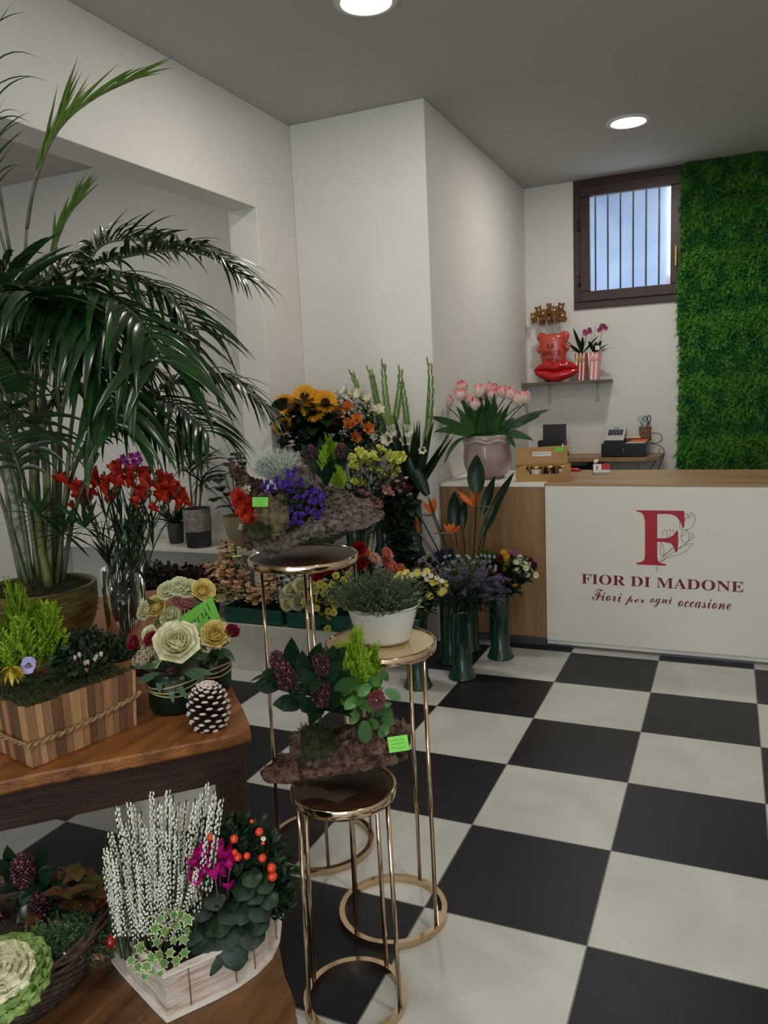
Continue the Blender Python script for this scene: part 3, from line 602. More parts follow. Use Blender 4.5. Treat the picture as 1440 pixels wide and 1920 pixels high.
for k, (dx, c, lab) in enumerate(((-.02, (150, 190, 190), 'pale teal scissors standing in the woven pen pot'), (.012, (70, 84, 90), 'dark grey handled scissors in the woven pen pot'))):
    b0 = q+V((dx*.5, 0, .03)); t = thing('scissors', lab, 'scissors', b0)
    mb = MB(); mb.tube([b0, b0+V((dx*.5, 0, .12))], .005, 6); add('blades', mb, M_ALU, t)
    for s in (-1, 1):
        mb = MB(); cc = b0+V((dx*.7+s*.017, 0, .155)); mb.tube([cc+V((math.cos(a)*.013, 0, math.sin(a)*.026)) for a in [2*PI*i/16 for i in range(16)]], .0045, 6, closed=True); add('handle', mb, mat('scissor_%d' % k, c, rough=.4), t)
for k, (dx, c, nm) in enumerate(((.028, (170, 120, 110), 'pink'), (.036, (150, 60, 40), 'red'), (-.034, (60, 70, 80), 'grey'), (.02, (90, 60, 70), 'plum'))):
    mb = MB(); b0 = q+V((dx*.6, .012, .02)); mb.tube([b0, q+V((dx, .012, .16))], .004, 6); tag(add('pencil', mb, mat('pencil_'+nm, c), origin=b0), nm+' pencil standing in the woven pen pot', 'pencil')
cab = [([(1222, 812), (1237, 814), (1241, 825), (1230, 831), (1219, 829)], 'looped black cable at the right of the cash drawer'),
       ([(1219, 832), (1238, 836), (1246, 848), (1240, 866), (1232, 885)], 'black cable hanging from desk to behind counter, right one'),
       ([(1236, 842), (1234, 858), (1224, 872), (1214, 886)], 'black cable hanging from desk to behind counter, left one')]
for pts, lab in cab:
    P = [PY(x, y, 2.42) for x, y in pts]; S = []
    for i in range(len(P)-1):
        p0, p1, p2, p3 = P[max(i-1, 0)], P[i], P[i+1], P[min(i+2, len(P)-1)]
        for u in [k/6 for k in range(6)]: S.append(.5*((2*p1)+(p2-p0)*u+(2*p0-5*p1+4*p2-p3)*u*u+(3*p1-p0-3*p2+p3)*u**3))
    S.append(P[-1]); mb = MB(); mb.tube(S, .0032, 6); tag(add('cable', mb, M_BLACK, origin=P[0]), lab, 'cable')
P = [PY(x, y, 2.35) for x, y in ((1146, 855), (1155, 863), (1168, 864), (1176, 858), (1170, 852), (1164, 862), (1180, 866), (1190, 856))]
mb = MB(); mb.tube(P, .003, 6); tag(add('cable', mb, mat('grey_cable', (90, 88, 90)), origin=P[0]), 'tangled grey cable under the wall desk', 'cable')
q = V((PY(1112, 870, 2.3).x, 2.36, .76)); t = thing('computer_tower', 'black computer box under the wall desk, mostly hidden', 'computer', q+V((0, 0, -.76)))
mb = MB(); mb.box(q+V((-.06, 0, -.33)), (.34, .26, .9)); add('casing', mb, M_BLACK, t, smooth=False, bevel=.006)
mb = MB(); mb.box(q+V((.02, -.05, .15)), (.12, .10, .07)); add('power_unit', mb, M_BLACK, t, smooth=False, bevel=.006)

# ------------------------------------------------------------------ green plant wall
M_GW = leafmat('artificial_fern', (104, 168, 62), (62, 124, 46), rough=.55, scale=30)
M_GW2 = leafmat('artificial_fern_dark', (60, 130, 60), (42, 100, 46), rough=.55, scale=30)
rg = random.Random(3)
def gw_panel():
    mb = MB(); S = .5
    mb.box((S/2, -.004, S/2), (S, .008, S), mi=1)
    for k in range(2300):
        x, z = rg.random()*S, rg.random()*S; L = rg.uniform(.035, .095)
        d = V((rg.uniform(-.7, .7), -1, rg.uniform(-.9, .5))).normalized(); p = V((x, -.008, z)); mi = 1 if noise.noise(V((x*7, 3, z*7))) < -.05 else 0
        q = p; st = L/5; up = V((rg.uniform(-1, 1), 0, 1)).normalized()
        for i in range(5):
            q2 = q+d*st; s = d.cross(up).normalized(); w = .015*(1-i/6)
            for sg in (-1, 1):
                t1 = q+(s*sg+d*.5)*w; mb.add([q, t1+up*.003-d*.003, t1+d*.006, q+d*.006], [(0, 1, 2, 3)], mi)
            q = q2; d = (d+V((0, 0, -.16))+V((rg.uniform(-.1, .1), 0, rg.uniform(-.1, .1)))).normalized()
    return mb
ME_G = [gw_panel().mesh('fern_panel_%d' % i, [M_GW, M_GW2], smooth=False) for i in range(2)]
gx0 = .455; gw = thing('green_plant_wall', 'artificial fern plant wall right of the window, floor to ceiling', 'plant wall', (gx0+1.0, YB-.03, 0))
mb = MB(); mb.box((gx0+1.12, YB-.02, HC/2), (2.2, .03, HC-.004)); add('backing', mb, M_GW2, gw, smooth=False)
for i in range(5):
    for j in range(7):
        s = 1.0; z0 = j*.5 if j < 6 else HC-.5
        o = bpy.data.objects.new('foliage_panel', ME_G[(i+j) % 2]); COL.objects.link(o); o.parent = gw
        o.location = V((gx0+(i*.45)+random.uniform(-.015, .015), YB-.036-.004*(i % 2), z0))-wloc(gw)
        o.rotation_euler = (0, 0, 0)
        if (i*3+j) % 2: o.scale = (-1, 1, 1); o.location.x += .5

# ------------------------------------------------------------------ rustic table and the low bench
def rustic(name, c, c2): return wood(name, c, c2, axis=(9, 1.1, 9), scale=2.5, rough=.42, bump=.35)
M_RT = rustic('old_walnut_top', (158, 98, 44), (88, 48, 20)); M_RD = wood('old_walnut_dark', (74, 40, 24), (32, 17, 11), axis=(1.2, 1.2, 26), scale=2, rough=.5, bump=.8)
TZ = .75; TF = PZ(480, 1370, TZ); TL = PZ(0, 1465, TZ); TB = PZ(430, 1175, TZ)
tu = (TL-TF).normalized(); tv = V((-tu.y, tu.x, 0)); tv = tv if tv.dot(TB-TF) > 0 else -tv     # tu: along near end, tv: away
def TP(a, b, z=TZ): return V((TF.x, TF.y, 0))+tu*a+tv*b+V((0, 0, z))
TW, TLN = .92, 1.75; tz = math.atan2(tu.y, tu.x)
tt = thing('rustic_table', 'old dark wooden table with worn top at the left', 'table', TP(TW/2, TLN/2, 0))
def slab(mb, PF, w, l, z0, z1, seed, n=26, amp=.006):
    """plank top with a worn irregular outline; PF(a, b, z) maps table coordinates"""
    out = []; rr = random.Random(seed)
    for a0, b0, a1, b1 in ((0, 0, w, 0), (w, 0, w, l), (w, l, 0, l), (0, l, 0, 0)):
        for i in range(n):
            u = i/n; x = a0+(a1-a0)*u; y = b0+(b1-b0)*u; k = amp*(noise.noise(V((x*9, y*9, seed)))+.5*noise.noise(V((x*31, y*31, seed)))); c = .012*math.exp(-min(u, 1-u)*25)
            out.append((x+(-k-c if x > w/2 else k+c), y+(-k-c if y > l/2 else k+c)))
    m = len(out); rows = [[PF(*[w/2+(x-w/2)*.996, l/2+(y-l/2)*.997], z1) for x, y in out], [PF(x, y, z1-.006) for x, y in out], [PF(x, y, z0+.006) for x, y in out], [PF(w/2+(x-w/2)*.99, l/2+(y-l/2)*.995, z0) for x, y in out]]
    b = len(mb.v); mb.grid(rows, cv=True); mb.f.append(tuple(range(b, b+m))[::-1]); mb.m.append(0); mb.f.append(tuple(range(b+3*m, b+4*m))); mb.m.append(0)
mb = MB(); slab(mb, TP, TW, TLN, TZ-.035, TZ, 5); o = add('table_top', mb, M_RT, tt, smooth=False)
def tblocal(mb): return mb
for nm, a0, b0, a1, b1 in (('apron', .05, .045, TW-.05, .045), ('apron', .05, TLN-.06, TW-.05, TLN-.06), ('apron', .06, .06, .06, TLN-.06), ('apron', TW-.06, .06, TW-.06, TLN-.06)):
    mb = MB(); mb.bar(TP(a0, b0, TZ-.036-.052), TP(a1, b1, TZ-.036-.052), .03, .104); add(nm, mb, M_RD, tt, smooth=False, bevel=.004)
M_LEG = wood('old_walnut_leg', (72, 38, 22), (38, 20, 13), axis=(12, 12, 1.2), scale=3, rough=.5, bump=.5)
for a0 in (.065, TW-.065):
    for b0 in (.07, TLN-.07):
        mb = MB(); mb.box(TP(a0, b0, (TZ-.036)/2), (.075, .075, TZ-.036), tz); add('leg', mb, M_LEG, tt, smooth=False, bevel=.006)
BZ = .40; BF = PZ(556, 1893, BZ); b2 = PZ(529, 1797, BZ); bv_ = (b2-BF).normalized(); bu = V((-bv_.y, bv_.x, 0)); bu = bu if bu.dot(V((-1, -.5, 0))) > 0 else -bu
def BP(a, b, z=BZ): return V((BF.x, BF.y, 0))+bu*a+bv_*b+V((0, 0, z))
bt = thing('low_bench', 'low brown wooden bench with rounded corner in the foreground', 'bench', BP(.45, .17, 0)); brz2 = math.atan2(bu.y, bu.x)
mb = MB(); slab(mb, lambda a, b, z: BP(a, b-.05, z), 1.0, .42, BZ-.045, BZ, 9, amp=.008); add('bench_top', mb, rustic('bench_walnut', (120, 84, 50), (62, 38, 20)), bt, smooth=False)
for a0 in (.09, .91):
    for b0 in (.02, .30):
        mb = MB(); mb.box(BP(a0, b0, (BZ-.045)/2), (.06, .06, BZ-.045), brz2); add('leg', mb, M_LEG, bt, smooth=False, bevel=.005)
mb = MB(); mb.bar(BP(.10, .30, BZ-.10), BP(.90, .30, BZ-.10), .02, .10); add('apron', mb, M_RD, bt, smooth=False)

# ------------------------------------------------------------------ the three gold stands
M_TOPD = mat('dark_brown_veneer', (74, 44, 26), (36, 20, 12), rough=.4, scale=14)
M_TOPM = mat('beige_mirror_gold', (216, 192, 150), rough=.2, metal=.5)
def stand(cx, cy, h, r, m, lab, a0, rr):
    c = V((cx, cy, 0)); t = thing('round_plant_stand', lab, 'plant stand', c, 'round gold plant stands')
    mb = MB(); mb.lathe([(.001, h-.004), (r-.006, h-.004), (r-.006, h-.018), (.001, h-.018)][::-1], 64, c); add('top_plate', mb, m, t, smooth=False)
    mb = MB(); mb.lathe([(r-.006, h-.026), (r, h-.026), (r+.0015, h-.02), (r+.0015, h-.002), (r, h), (r-.006, h), (r-.006, h-.026)], 72, c); add('rim', mb, M_GOLD, t)
    mb = MB(); mb.lathe([(rr-.013, 0), (rr+.004, 0), (rr+.004, .022), (rr-.013, .022), (rr-.013, 0)], 72, c); add('base_ring', mb, M_GOLD, t, smooth=False)
    for k in range(4):
        a = a0[k]; mb = MB(); p = c+V((math.cos(a), math.sin(a), 0))*(rr-.004); q = c+V((math.cos(a), math.sin(a), 0))*(r-.012)
        mb.tube([p+V((0, 0, .018)), q+V((0, 0, h-.018))], .0062, 12); add('leg', mb, M_GOLD, t)
def ang(c, x, y): p = PZ(x, y, 0); return math.atan2(p.y-c[1], p.x-c[0])
S1, S2, S3 = V((-.475, -2.300, 1.07)), V((-.082, -2.557, .88)), V((-.038, -2.920, .62))
stand(S1.x, S1.y, S1.z, .187, M_TOPD, 'tallest gold stand, holding the bark with purple and red flowers', [ang(S1, 614, 1627), ang(S1, 509, 1560), ang(S1, 694, 1570), ang(S1, 600, 1530)], .187)
stand(S2.x, S2.y, S2.z, .164, M_TOPM, 'middle gold stand with beige top under the white tub', [ang(S2, 672, 1760), ang(S2, 814, 1745), ang(S2, 792, 1655), ang(S2, 665, 1672)], .164)
stand(S3.x, S3.y, S3.z, .134, M_TOPD, 'lowest gold stand with dark top, nearest to the viewer', [ang(S3, 608, 1900), ang(S3, 595, 1850), ang(S3, 720, 1827), ang(S3, 744, 1900)], .134)

# ------------------------------------------------------------------ white plinths behind, bench in the side room, buckets and crates
M_DISP = mat('white_display_box', (206, 202, 192), (190, 186, 176), rough=.6, scale=4)
TI0, TI1 = -2.02, -.97; T1Z, T2Z = .283, .60
mb = MB(); mb.box(((TI0+TI1)/2, -.63, T1Z/2), (TI1-TI0, .40, T1Z)); tag(add('display_plinth', mb, M_DISP, smooth=False, bevel=.003, origin=((TI0+TI1)/2, -.6, 0)), 'low white display plinth carrying the green crates', 'plinth')
q = thing('display_plinth', 'taller white display plinth against the wall behind the flowers', 'plinth', (-1.28, -.17, 0)); mb = MB(); mb.box((-1.285, -.175, T2Z/2), (.87, .37, T2Z)); add('box_body', mb, M_DISP, q, smooth=False, bevel=.003)
LZ2 = .60; q = thing('white_bench', 'long white bench board in the side room carrying potted plants', 'bench', (-2.9, -.12, 0))
mb = MB(); mb.box((-3.1, -.115, LZ2-.015), (2.2, .33, .03)); add('board', mb, M_WHITEP, q, smooth=False, bevel=.003)
for x in (-4.0, -3.2, -2.15): mb = MB(); mb.box((x, -.115, (LZ2-.03)/2), (.03, .30, LZ2-.03)); add('leg_panel', mb, M_DISP, q, smooth=False)
M_BK = mat('dark_green_bucket', (10, 52, 38), rough=.22, coat=.3)
def bucket(x, y, z0, lab, h=.40, r0=.078, r1=.085, rn=.062):
    c = V((x, y, z0)); t = thing('flower_bucket', lab, 'bucket', c, 'dark green flower buckets')
    mb = MB(); mb.lathe([(.001, .006), (r0, 0), (r0+.003, .008), (r0*.93, .018), (rn, .05), (rn-.004, .055), (rn, h-.02), (rn+.004, h-.018), (rn+.006, h), (rn+.001, h), (rn-.004, h-.03), (rn-.008, .02), (.001, .015)], 40, c); add('bucket_body', mb, M_BK, t)
    mb = MB(); mb.lathe([(rn-.006, h-.06), (.001, h-.06)], 24, c); add('water', mb, mat('dark_water', (14, 24, 18), rough=.05), t)
    return c+V((0, 0, h))

# ================================================================== flowers: bloom meshes, shared
def fm(name, c, c2=None, **k): return mat(name, c, c2, rough=k.pop('rough', .55), trans=k.pop('trans', .22), scale=k.pop('scale', 25), rnd=k.pop('rnd', .08), **k)
F = {}
def rose_mb(R, layers=5, per=5, open_=1.0, ruf=.0015, seed=1):
    rr = random.Random(seed); mb = MB()
    for j in range(3): mb.petal(j*2.1, R*.75, R*.62, .35, -.5, r0=R*.04, z0=R*.25, cup=.35, um=.7, e=.5, nu=5, nv=4, mi=1)
    for k in range(layers):
        u = (k+1)/layers; n = 3+int(per*u*.6+.5)
        for j in range(n):
            ph = 2*PI*j/n+k*1.1+rr.uniform(-.2, .2); L = R*(.8+.35*u)
            mb.petal(ph, L, R*(.75+.45*u), .25+.45*u*open_, -.35+1.65*u*u*open_, r0=R*(.06+.14*u), z0=R*(.15-.15*u), cup=.30-.14*u, ruf=ruf, um=.62, base=.45, e=.36, nu=7, nv=7, mi=1 if u < .45 else 0)
    mb.lathe([(.001, -R*.12), (R*.16, -R*.08), (R*.22, R*.08), (R*.1, R*.2)], 10, mi=2)
    return mb
def rose(name, R, c, c2, **k):
    F[name] = rose_mb(R, **k).mesh(name, [fm(name+'_petal', c), fm(name+'_heart', c2), M_LEAFM]); return F[name]
rose('white_rose', .056, (226, 222, 186), (222, 212, 160), layers=6, seed=2)
rose('yellow_rose', .042, (236, 218, 138), (228, 196, 88), layers=6, seed=3)
rose('small_red_rose', .024, (122, 14, 34), (90, 8, 24), layers=4, open_=.7, seed=4)
rose('red_rose', .045, (170, 10, 20), (120, 4, 14), layers=5, open_=.85, seed=5)
rose('coral_rose', .045, (226, 142, 124), (208, 112, 96), layers=5, open_=.8, seed=6)
rose('peach_rose', .043, (238, 190, 170), (226, 168, 146), layers=5, open_=.7, seed=7)
rose('orange_rose', .043, (226, 140, 88), (210, 112, 62), layers=4, open_=.6, seed=8)
rose('cream_lisianthus', .034, (226, 226, 184), (206, 212, 150), layers=4, open_=1.1, ruf=.003, seed=9)
rose('pink_rose', .022, (214, 150, 140), (196, 120, 116), layers=4, open_=.9, seed=10)
rose('white_ranunculus', .048, (228, 226, 186), (212, 208, 140), layers=7, open_=1.1, seed=11)
rose('yellow_santini', .021, (232, 226, 120), (214, 190, 50), layers=4, open_=.9, seed=12)
def carn(name, R, c, c2):
    mb = MB(); rr = random.Random(5)
    for k in range(5):
        u = (k+1)/5
        for j in range(5+k): mb.petal(rr.uniform(0, 6.3), R*(.75+.4*u), R*.7, .15+.5*u, .1+1.5*u, r0=R*.05, z0=0, cup=-.1, ruf=R*.16, rn=9, um=.85, base=.25, e=.3, nu=4, nv=7, mi=k % 2)
    mb.lathe([(.001, -R*.5), (R*.2, -R*.45), (R*.2, R*.1), (R*.1, R*.2)], 8, mi=2)
    F[name] = mb.mesh(name, [fm(name+'_petal', c), fm(name+'_petal2', c2), M_LEAFM])
carn('lime_carnation', .034, (222, 224, 112), (204, 208, 90)); carn('pink_carnation', .038, (232, 172, 158), (224, 156, 144))
def daisy(name, R, np_, c, cc, L2=2, w=.5, a=(1.3, 1.55), dome=.3):
    mb = MB()
    for k in range(L2):
        for j in range(np_): mb.petal(2*PI*(j+.5*k)/np_, R*(1-.12*k), R*w, a[0]-.2*k, a[1]-.15*k, r0=R*.12, z0=R*.05*k, um=.6, base=.5, e=.5, nu=3, nv=2)
    mb.ball((0, 0, R*.05), (R*dome, R*dome, R*dome*.6), 10, 6, mi=1); mb.lathe([(.001, -R*.2), (R*.15, -R*.1), (R*.2, 0)], 8, mi=2)
    F[name] = mb.mesh(name, [fm(name+'_petal', c), mat(name+'_disc', cc, rough=.8), M_LEAFM])
daisy('chamomile', .020, 12, (232, 222, 110), (226, 190, 50), w=.42)
daisy('white_mum', .019, 14, (226, 226, 190), (176, 186, 70), w=.38)
daisy('camomile_white', .014, 13, (232, 230, 214), (220, 190, 60), w=.34, dome=.42)
def pompon(name, R, c, c2):
    mb = MB()
    for i in range(60):
        z = 1-1.3*i/60; a = i*2.39996; th = math.acos(max(-1, min(1, z))); mb.petal(a, R*.62, R*.42, th*.9, th+.35, r0=R*.35*math.sin(th), z0=R*.3*z, cup=.4, um=.6, e=.5, nu=2, nv=2, mi=i % 2)
    mb.ball((0, 0, R*.1), R*.6, 8, 6)
    F[name] = mb.mesh(name, [fm(name+'_petal', c), fm(name+'_petal2', c2)])
pompon('yellow_pompon', .021, (226, 178, 34), (206, 150, 24)); pompon('pink_pompon', .020, (176, 116, 134), (150, 90, 110)); pompon('burgundy_pompon', .022, (96, 16, 38), (70, 10, 28)); pompon('green_pompon', .021, (88, 110, 44), (70, 92, 34)); pompon('thistle', .026, (36, 46, 74), (26, 36, 60))
def spider(name, R, n, c, c2):                                # fine rayed red flower
    mb = MB(); rr = random.Random(2)
    for i in range(n):
        a = rr.uniform(0, 6.28); th = rr.uniform(.25, 1.5); mb.petal(a, R*rr.uniform(.8, 1), R*.12, th*.7, th+.25, r0=R*.05, cup=.6, um=.5, base=.6, e=.6, nu=4, nv=2, mi=0 if th > .6 else 1)
    F[name] = mb.mesh(name, [fm(name+'_ray', c), fm(name+'_ray2', c2)])
spider('red_spider_mum', .040, 110, (200, 40, 22), (224, 84, 40)); spider('white_spider_mum', .026, 60, (226, 220, 196), (220, 210, 150))
def sunflower():
    mb = MB()
    for k in range(2):
        for j in range(19): mb.petal(2*PI*(j+.5*k)/19+random.uniform(-.05, .05), .050, .024, 1.15-.25*k+random.uniform(-.12, .12), 1.5-.3*k, r0=.028, um=.45, base=.6, e=.8, cup=.2, nu=4, nv=2, mi=k)
    d = MB(); d.lathe([(.001, .004), (.016, .007), (.028, .010), (.033, .004), (.034, -.004)][::-1], 24)
    for i in range(140): r = .032*math.sqrt(i/140); a = i*2.4; d.ball((r*math.cos(a), r*math.sin(a), .009), (.0018, .0018, .004), 5, 3)
    F['sunflower'] = mb.mesh('ray_petals', [fm('sun_petal', (236, 158, 18)), fm('sun_petal2', (242, 178, 34))]); F['sun_disc'] = d.mesh('disc', mat('sunflower_disc', (44, 24, 12), (70, 40, 18), rough=.9, scale=90))
sunflower()
def trumpet(name, R, c, c2, n=6, w=.55, a=(.2, 1.2), e=.6):
    mb = MB()
    for j in range(n): mb.petal(2*PI*j/n, R*1.25, R*w, a[0], a[1]+.12*(j % 2), r0=R*.06, um=.65, base=.25, e=e, cup=.22, nu=5, nv=3, mi=j % 2)
    for j in range(4): mb.tube([(0, 0, 0), (R*.12*math.cos(j*1.6), R*.12*math.sin(j*1.6), R*.7)], R*.02, 4, mi=1)
    mb.lathe([(.001, -R*.1), (R*.1, -R*.05), (R*.13, R*.15)], 8, mi=1)
    F[name] = mb.mesh(name, [fm(name+'_petal', c), fm(name+'_petal2', c2)])
trumpet('orange_alstroemeria', .030, (214, 128, 56), (188, 92, 34)); trumpet('white_alstroemeria', .030, (226, 224, 206), (214, 210, 176)); trumpet('red_freesia', .031, (184, 26, 14), (206, 62, 24), a=(.1, .72), w=.62); trumpet('gladiolus_floret', .042, (224, 222, 204), (214, 214, 180), w=.7, a=(.3, 1.3)); trumpet('lilac_bell', .012, (84, 50, 150), (70, 38, 130), n=5, a=(.3, 1.3), w=.7); trumpet('tweedia', .012, (150, 176, 196), (176, 196, 206), n=5, a=(.6, 1.5), w=.55); trumpet('waxflower', .012, (226, 206, 196), (200, 120, 120), n=5, a=(.5, 1.3), w=.7); trumpet('stock_floret', .013, (238, 200, 164), (228, 180, 140), n=5, a=(.5, 1.4), w=.95, e=.4); trumpet('white_stock_floret', .012, (228, 226, 216), (214, 216, 196), n=5, a=(.5, 1.4), w=.95, e=.4); trumpet('magenta_orchid', .022, (150, 30, 140), (120, 16, 110), n=5, a=(.8, 1.5), w=.85, e=.4); trumpet('dark_red_bloom', .013, (96, 12, 28), (120, 20, 36), n=6, a=(.3, 1.3), w=.8)
def tulip():
    mb = MB()
    for k in range(3):
        for j in range(4): mb.petal(2*PI*j/4+.5*k, .054-.003*k, .044, .85, -.62+.10*k, r0=.004, z0=0, cup=.28, ruf=.0025, rn=7, um=.55, base=.5, e=.35, nu=7, nv=6, mi=k % 2)
    m = bpy.data.materials.new('tulip_petal'); m.use_nodes = True; N = m.node_tree.nodes; Lk = m.node_tree.links; g = N.new('ShaderNodeTexCoord'); s = N.new('ShaderNodeSeparateXYZ'); r = N.new('ShaderNodeValToRGB'); n = N.new('ShaderNodeTexNoise'); n.inputs['Scale'].default_value = 60
    a = N.new('ShaderNodeMath'); a.operation = 'MULTIPLY_ADD'; a.inputs[1].default_value = 20; ad = N.new('ShaderNodeMath'); ad.operation = 'ADD'
    Lk.new(g.outputs['Object'], s.inputs[0]); Lk.new(g.outputs['Object'], n.inputs['Vector']); Lk.new(s.outputs[2], a.inputs[0]); a.inputs[2].default_value = -.55; Lk.new(a.outputs[0], ad.inputs[0]); Lk.new(n.outputs['Fac'], ad.inputs[1]); Lk.new(ad.outputs[0], r.inputs[0])
    e = r.color_ramp.elements; e[0].color = srgb((232, 212, 196)); e[0].position = .35; e[1].color = srgb((222, 100, 118)); e[1].position = .95; Lk.new(r.outputs[0], N['Principled BSDF'].inputs['Base Color'])
    F['tulip'] = mb.mesh('tulip_bloom', [m, m])
tulip()
def cone(name, R, H, c, c2, n=170, rb=.0045):
    mb = MB(); rr = random.Random(8)
    for i in range(n):
        u = (i+.5)/n; a = i*2.39996; th = math.acos(1-1.75*u); r = R*math.sin(th)*rr.uniform(.85, 1.05); z = H*.5+H*.5*math.cos(th)
        mb.ball((r*math.cos(a), r*math.sin(a), z), rb*rr.uniform(.8, 1.2), 6, 4, mi=1 if rr.random() < .22 else 0)
    mb.lathe([(.002, 0), (R*.6, H*.3), (R*.7, H*.6), (R*.3, H*.95)], 10)
    F[name] = mb.mesh(name, [mat(name+'_bud', c, rough=.5, rnd=.1), mat(name+'_bud2', c2, rough=.5)])
cone('skimmia_cone', .026, .085, (46, 11, 21), (112, 56, 64), n=260, rb=.0036); cone('seed_cluster', .022, .03, (176, 160, 130), (120, 90, 80), n=90, rb=.0032)
def florets_spike(name, fl, L, n, r0, mats):
    """a spike mesh carrying florets of an existing bloom mesh"""
    mb = MB(); me = F[fl]; vs = [v.co.copy() for v in me.vertices]; fs = [tuple(p.vertices) for p in me.polygons]; mi = [p.material_index for p in me.polygons]
    for i in range(n):
        u = i/n; a = random.uniform(0, 6.28); d = V((math.cos(a)+random.uniform(-.5, .5), math.sin(a)+random.uniform(-.5, .5), .35+.5*u)).normalized(); M = Matrix.Translation(V((math.cos(a)*r0*(1-.5*u)*random.uniform(.6, 1.2), math.sin(a)*r0*(1-.5*u)*random.uniform(.6, 1.2), L*u+random.uniform(-.012, .012)))) @ V((0, 0, 1)).rotation_difference(d).to_matrix().to_4x4() @ Matrix.Scale(1-.45*u, 4)
        b = len(mb.v); mb.v.extend([tuple(M @ v) for v in vs]); mb.f.extend([tuple(k+b for k in f) for f in fs]); mb.m.extend(mi)
    mb.tube([(0, 0, -.02), (0, 0, L*1.02)], .003, 5, mi=2)
    F[name] = mb.mesh(name, mats+[M_STEM])
florets_spike('peach_stock', 'stock_floret', .13, 34, .014, list(F['stock_floret'].materials)); florets_spike('white_stock', 'white_stock_floret', .10, 20, .014, list(F['white_stock_floret'].materials))
florets_spike('cream_stock', 'stock_floret', .09, 18, .014, [fm('cs1', (226, 222, 150)), fm('cs2', (206, 212, 130))])
def plume(name, H, R, n, c, c2, seed=1, seg=7, w=.0035):
    """upright feathery conifer: many fine branchlets"""
    mb = MB(); rr = random.Random(seed); mb.tube([(0, 0, 0), (0, 0, H*.8)], .003, 5, mi=2)
    for i in range(n):
        u = i/n; z = H*.75*u; a = rr.uniform(0, 6.28); L = (H*.35)*(1-u*.45)*rr.uniform(.7, 1.2); d = V((math.cos(a)*.75, math.sin(a)*.75, 1.1)).normalized(); p = V((0, 0, z)); st = R*.16*(1-u)
        p += V((math.cos(a), math.sin(a), 0))*R*.35*(1-u)*rr.random()
        P = [p.copy()]
        for k in range(seg): d = (d+V((rr.uniform(-.1, .1), rr.uniform(-.1, .1), .16))).normalized(); p = p+d*L/seg; P.append(p.copy())
        mb.tube(P, [w*.35]*len(P), 3, mi=0, cap=False)
        for k in range(1, len(P)):
            for s in range(3):
                dd = (V((rr.uniform(-1, 1), rr.uniform(-1, 1), 1.0))).normalized(); l = L*.22*(1-k/len(P)*.5); q = P[k]; sd = dd.orthogonal().normalized()*w*.5
                mb.add([q-sd, q+sd, q+dd*l+sd*.3, q+dd*l-sd*.3], [(0, 1, 2, 3)], rr.randint(0, 1))
    F[name] = mb.mesh(name, [leafmat(name+'_a', c, rough=.6), leafmat(name+'_b', c2, rough=.6), M_STEM])
plume('lime_plume', .20, .05, 120, (150, 186, 40), (118, 160, 34)); 
def bush(name, R, H, n, leafL, leafW, c, c2, seed=1, segs=6, rough=.5, up=.5, dens=3, stemc=(60, 70, 40), fine=False, rnd=.1):
    """rounded bush of twigs with small leaves"""
    mb = MB(); rr = random.Random(seed)
    for i in range(n):
        a = rr.uniform(0, 6.28); e = math.sqrt(rr.random())*1.35; d = V((math.cos(a)*math.sin(e)*R, math.sin(a)*math.sin(e)*R, math.cos(e)*H+H*.15)); L = d.length*rr.uniform(.75, 1.05); d.normalize(); p = V((0, 0, 0))+V((d.x, d.y, 0))*R*.2; P = [p.copy()]
        for k in range(segs): d = (d+V((rr.uniform(-.12, .12), rr.uniform(-.12, .12), .05*up))).normalized(); p = p+d*L/segs; P.append(p.copy())
        mb.tube(P, .0009, 3, mi=2, cap=False)
        for k in range(2, len(P)):
            for s in range(dens):
                dd = (d*.5+V((rr.uniform(-1, 1), rr.uniform(-1, 1), rr.uniform(-.2, 1)))).normalized(); q = P[k]+d*rr.uniform(-1, 0)*L/segs
                l = leafL*rr.uniform(.7, 1.2)
                sd = dd.cross(V((rr.uniform(-1, 1), rr.uniform(-1, 1), 1))).normalized()*leafW*.5; mi = 0 if rr.random() < .6 else 1
                mb.add([q, q+dd*l*.5-sd, q+dd*l, q+dd*l*.5+sd], [(0, 1, 2, 3)], mi)
    F[name] = mb.mesh(name, [leafmat(name+'_a', c, rough=rough), leafmat(name+'_b', c2, rough=rough), mat(name+'_twig', stemc, rough=.8)], smooth=False)
bush('thyme', .125, .125, 330, .009, .0042, (92, 112, 78), (60, 82, 50), seed=3); bush('silver', .075, .085, 520, .010, .0030, (196, 206, 190), (160, 172, 156), seed=4, stemc=(186, 196, 180), dens=4)
bush('dark_bush', .13, .17, 130, .03, .016, (34, 48, 30), (24, 36, 22), seed=5); bush('heuchera', .14, .15, 90, .042, .036, (62, 36, 38), (44, 30, 28), seed=6, dens=2); bush('leafy', .16, .22, 70, .06, .045, (34, 60, 32), (24, 46, 26), seed=7, dens=2)
bush('tanacetum', .11, .13, 90, .026, .010, (36, 58, 30), (24, 44, 22), seed=8); bush('solanum_bush', .095, .17, 100, .034, .014, (34, 60, 34), (22, 44, 24), seed=9)
bush('juniper', .11, .07, 170, .010, .0028, (110, 148, 92), (50, 84, 58), seed=10, dens=7, up=0); bush('dark_sprigs', .07, .06, 60, .014, .008, (40, 62, 36), (30, 46, 26), seed=11)
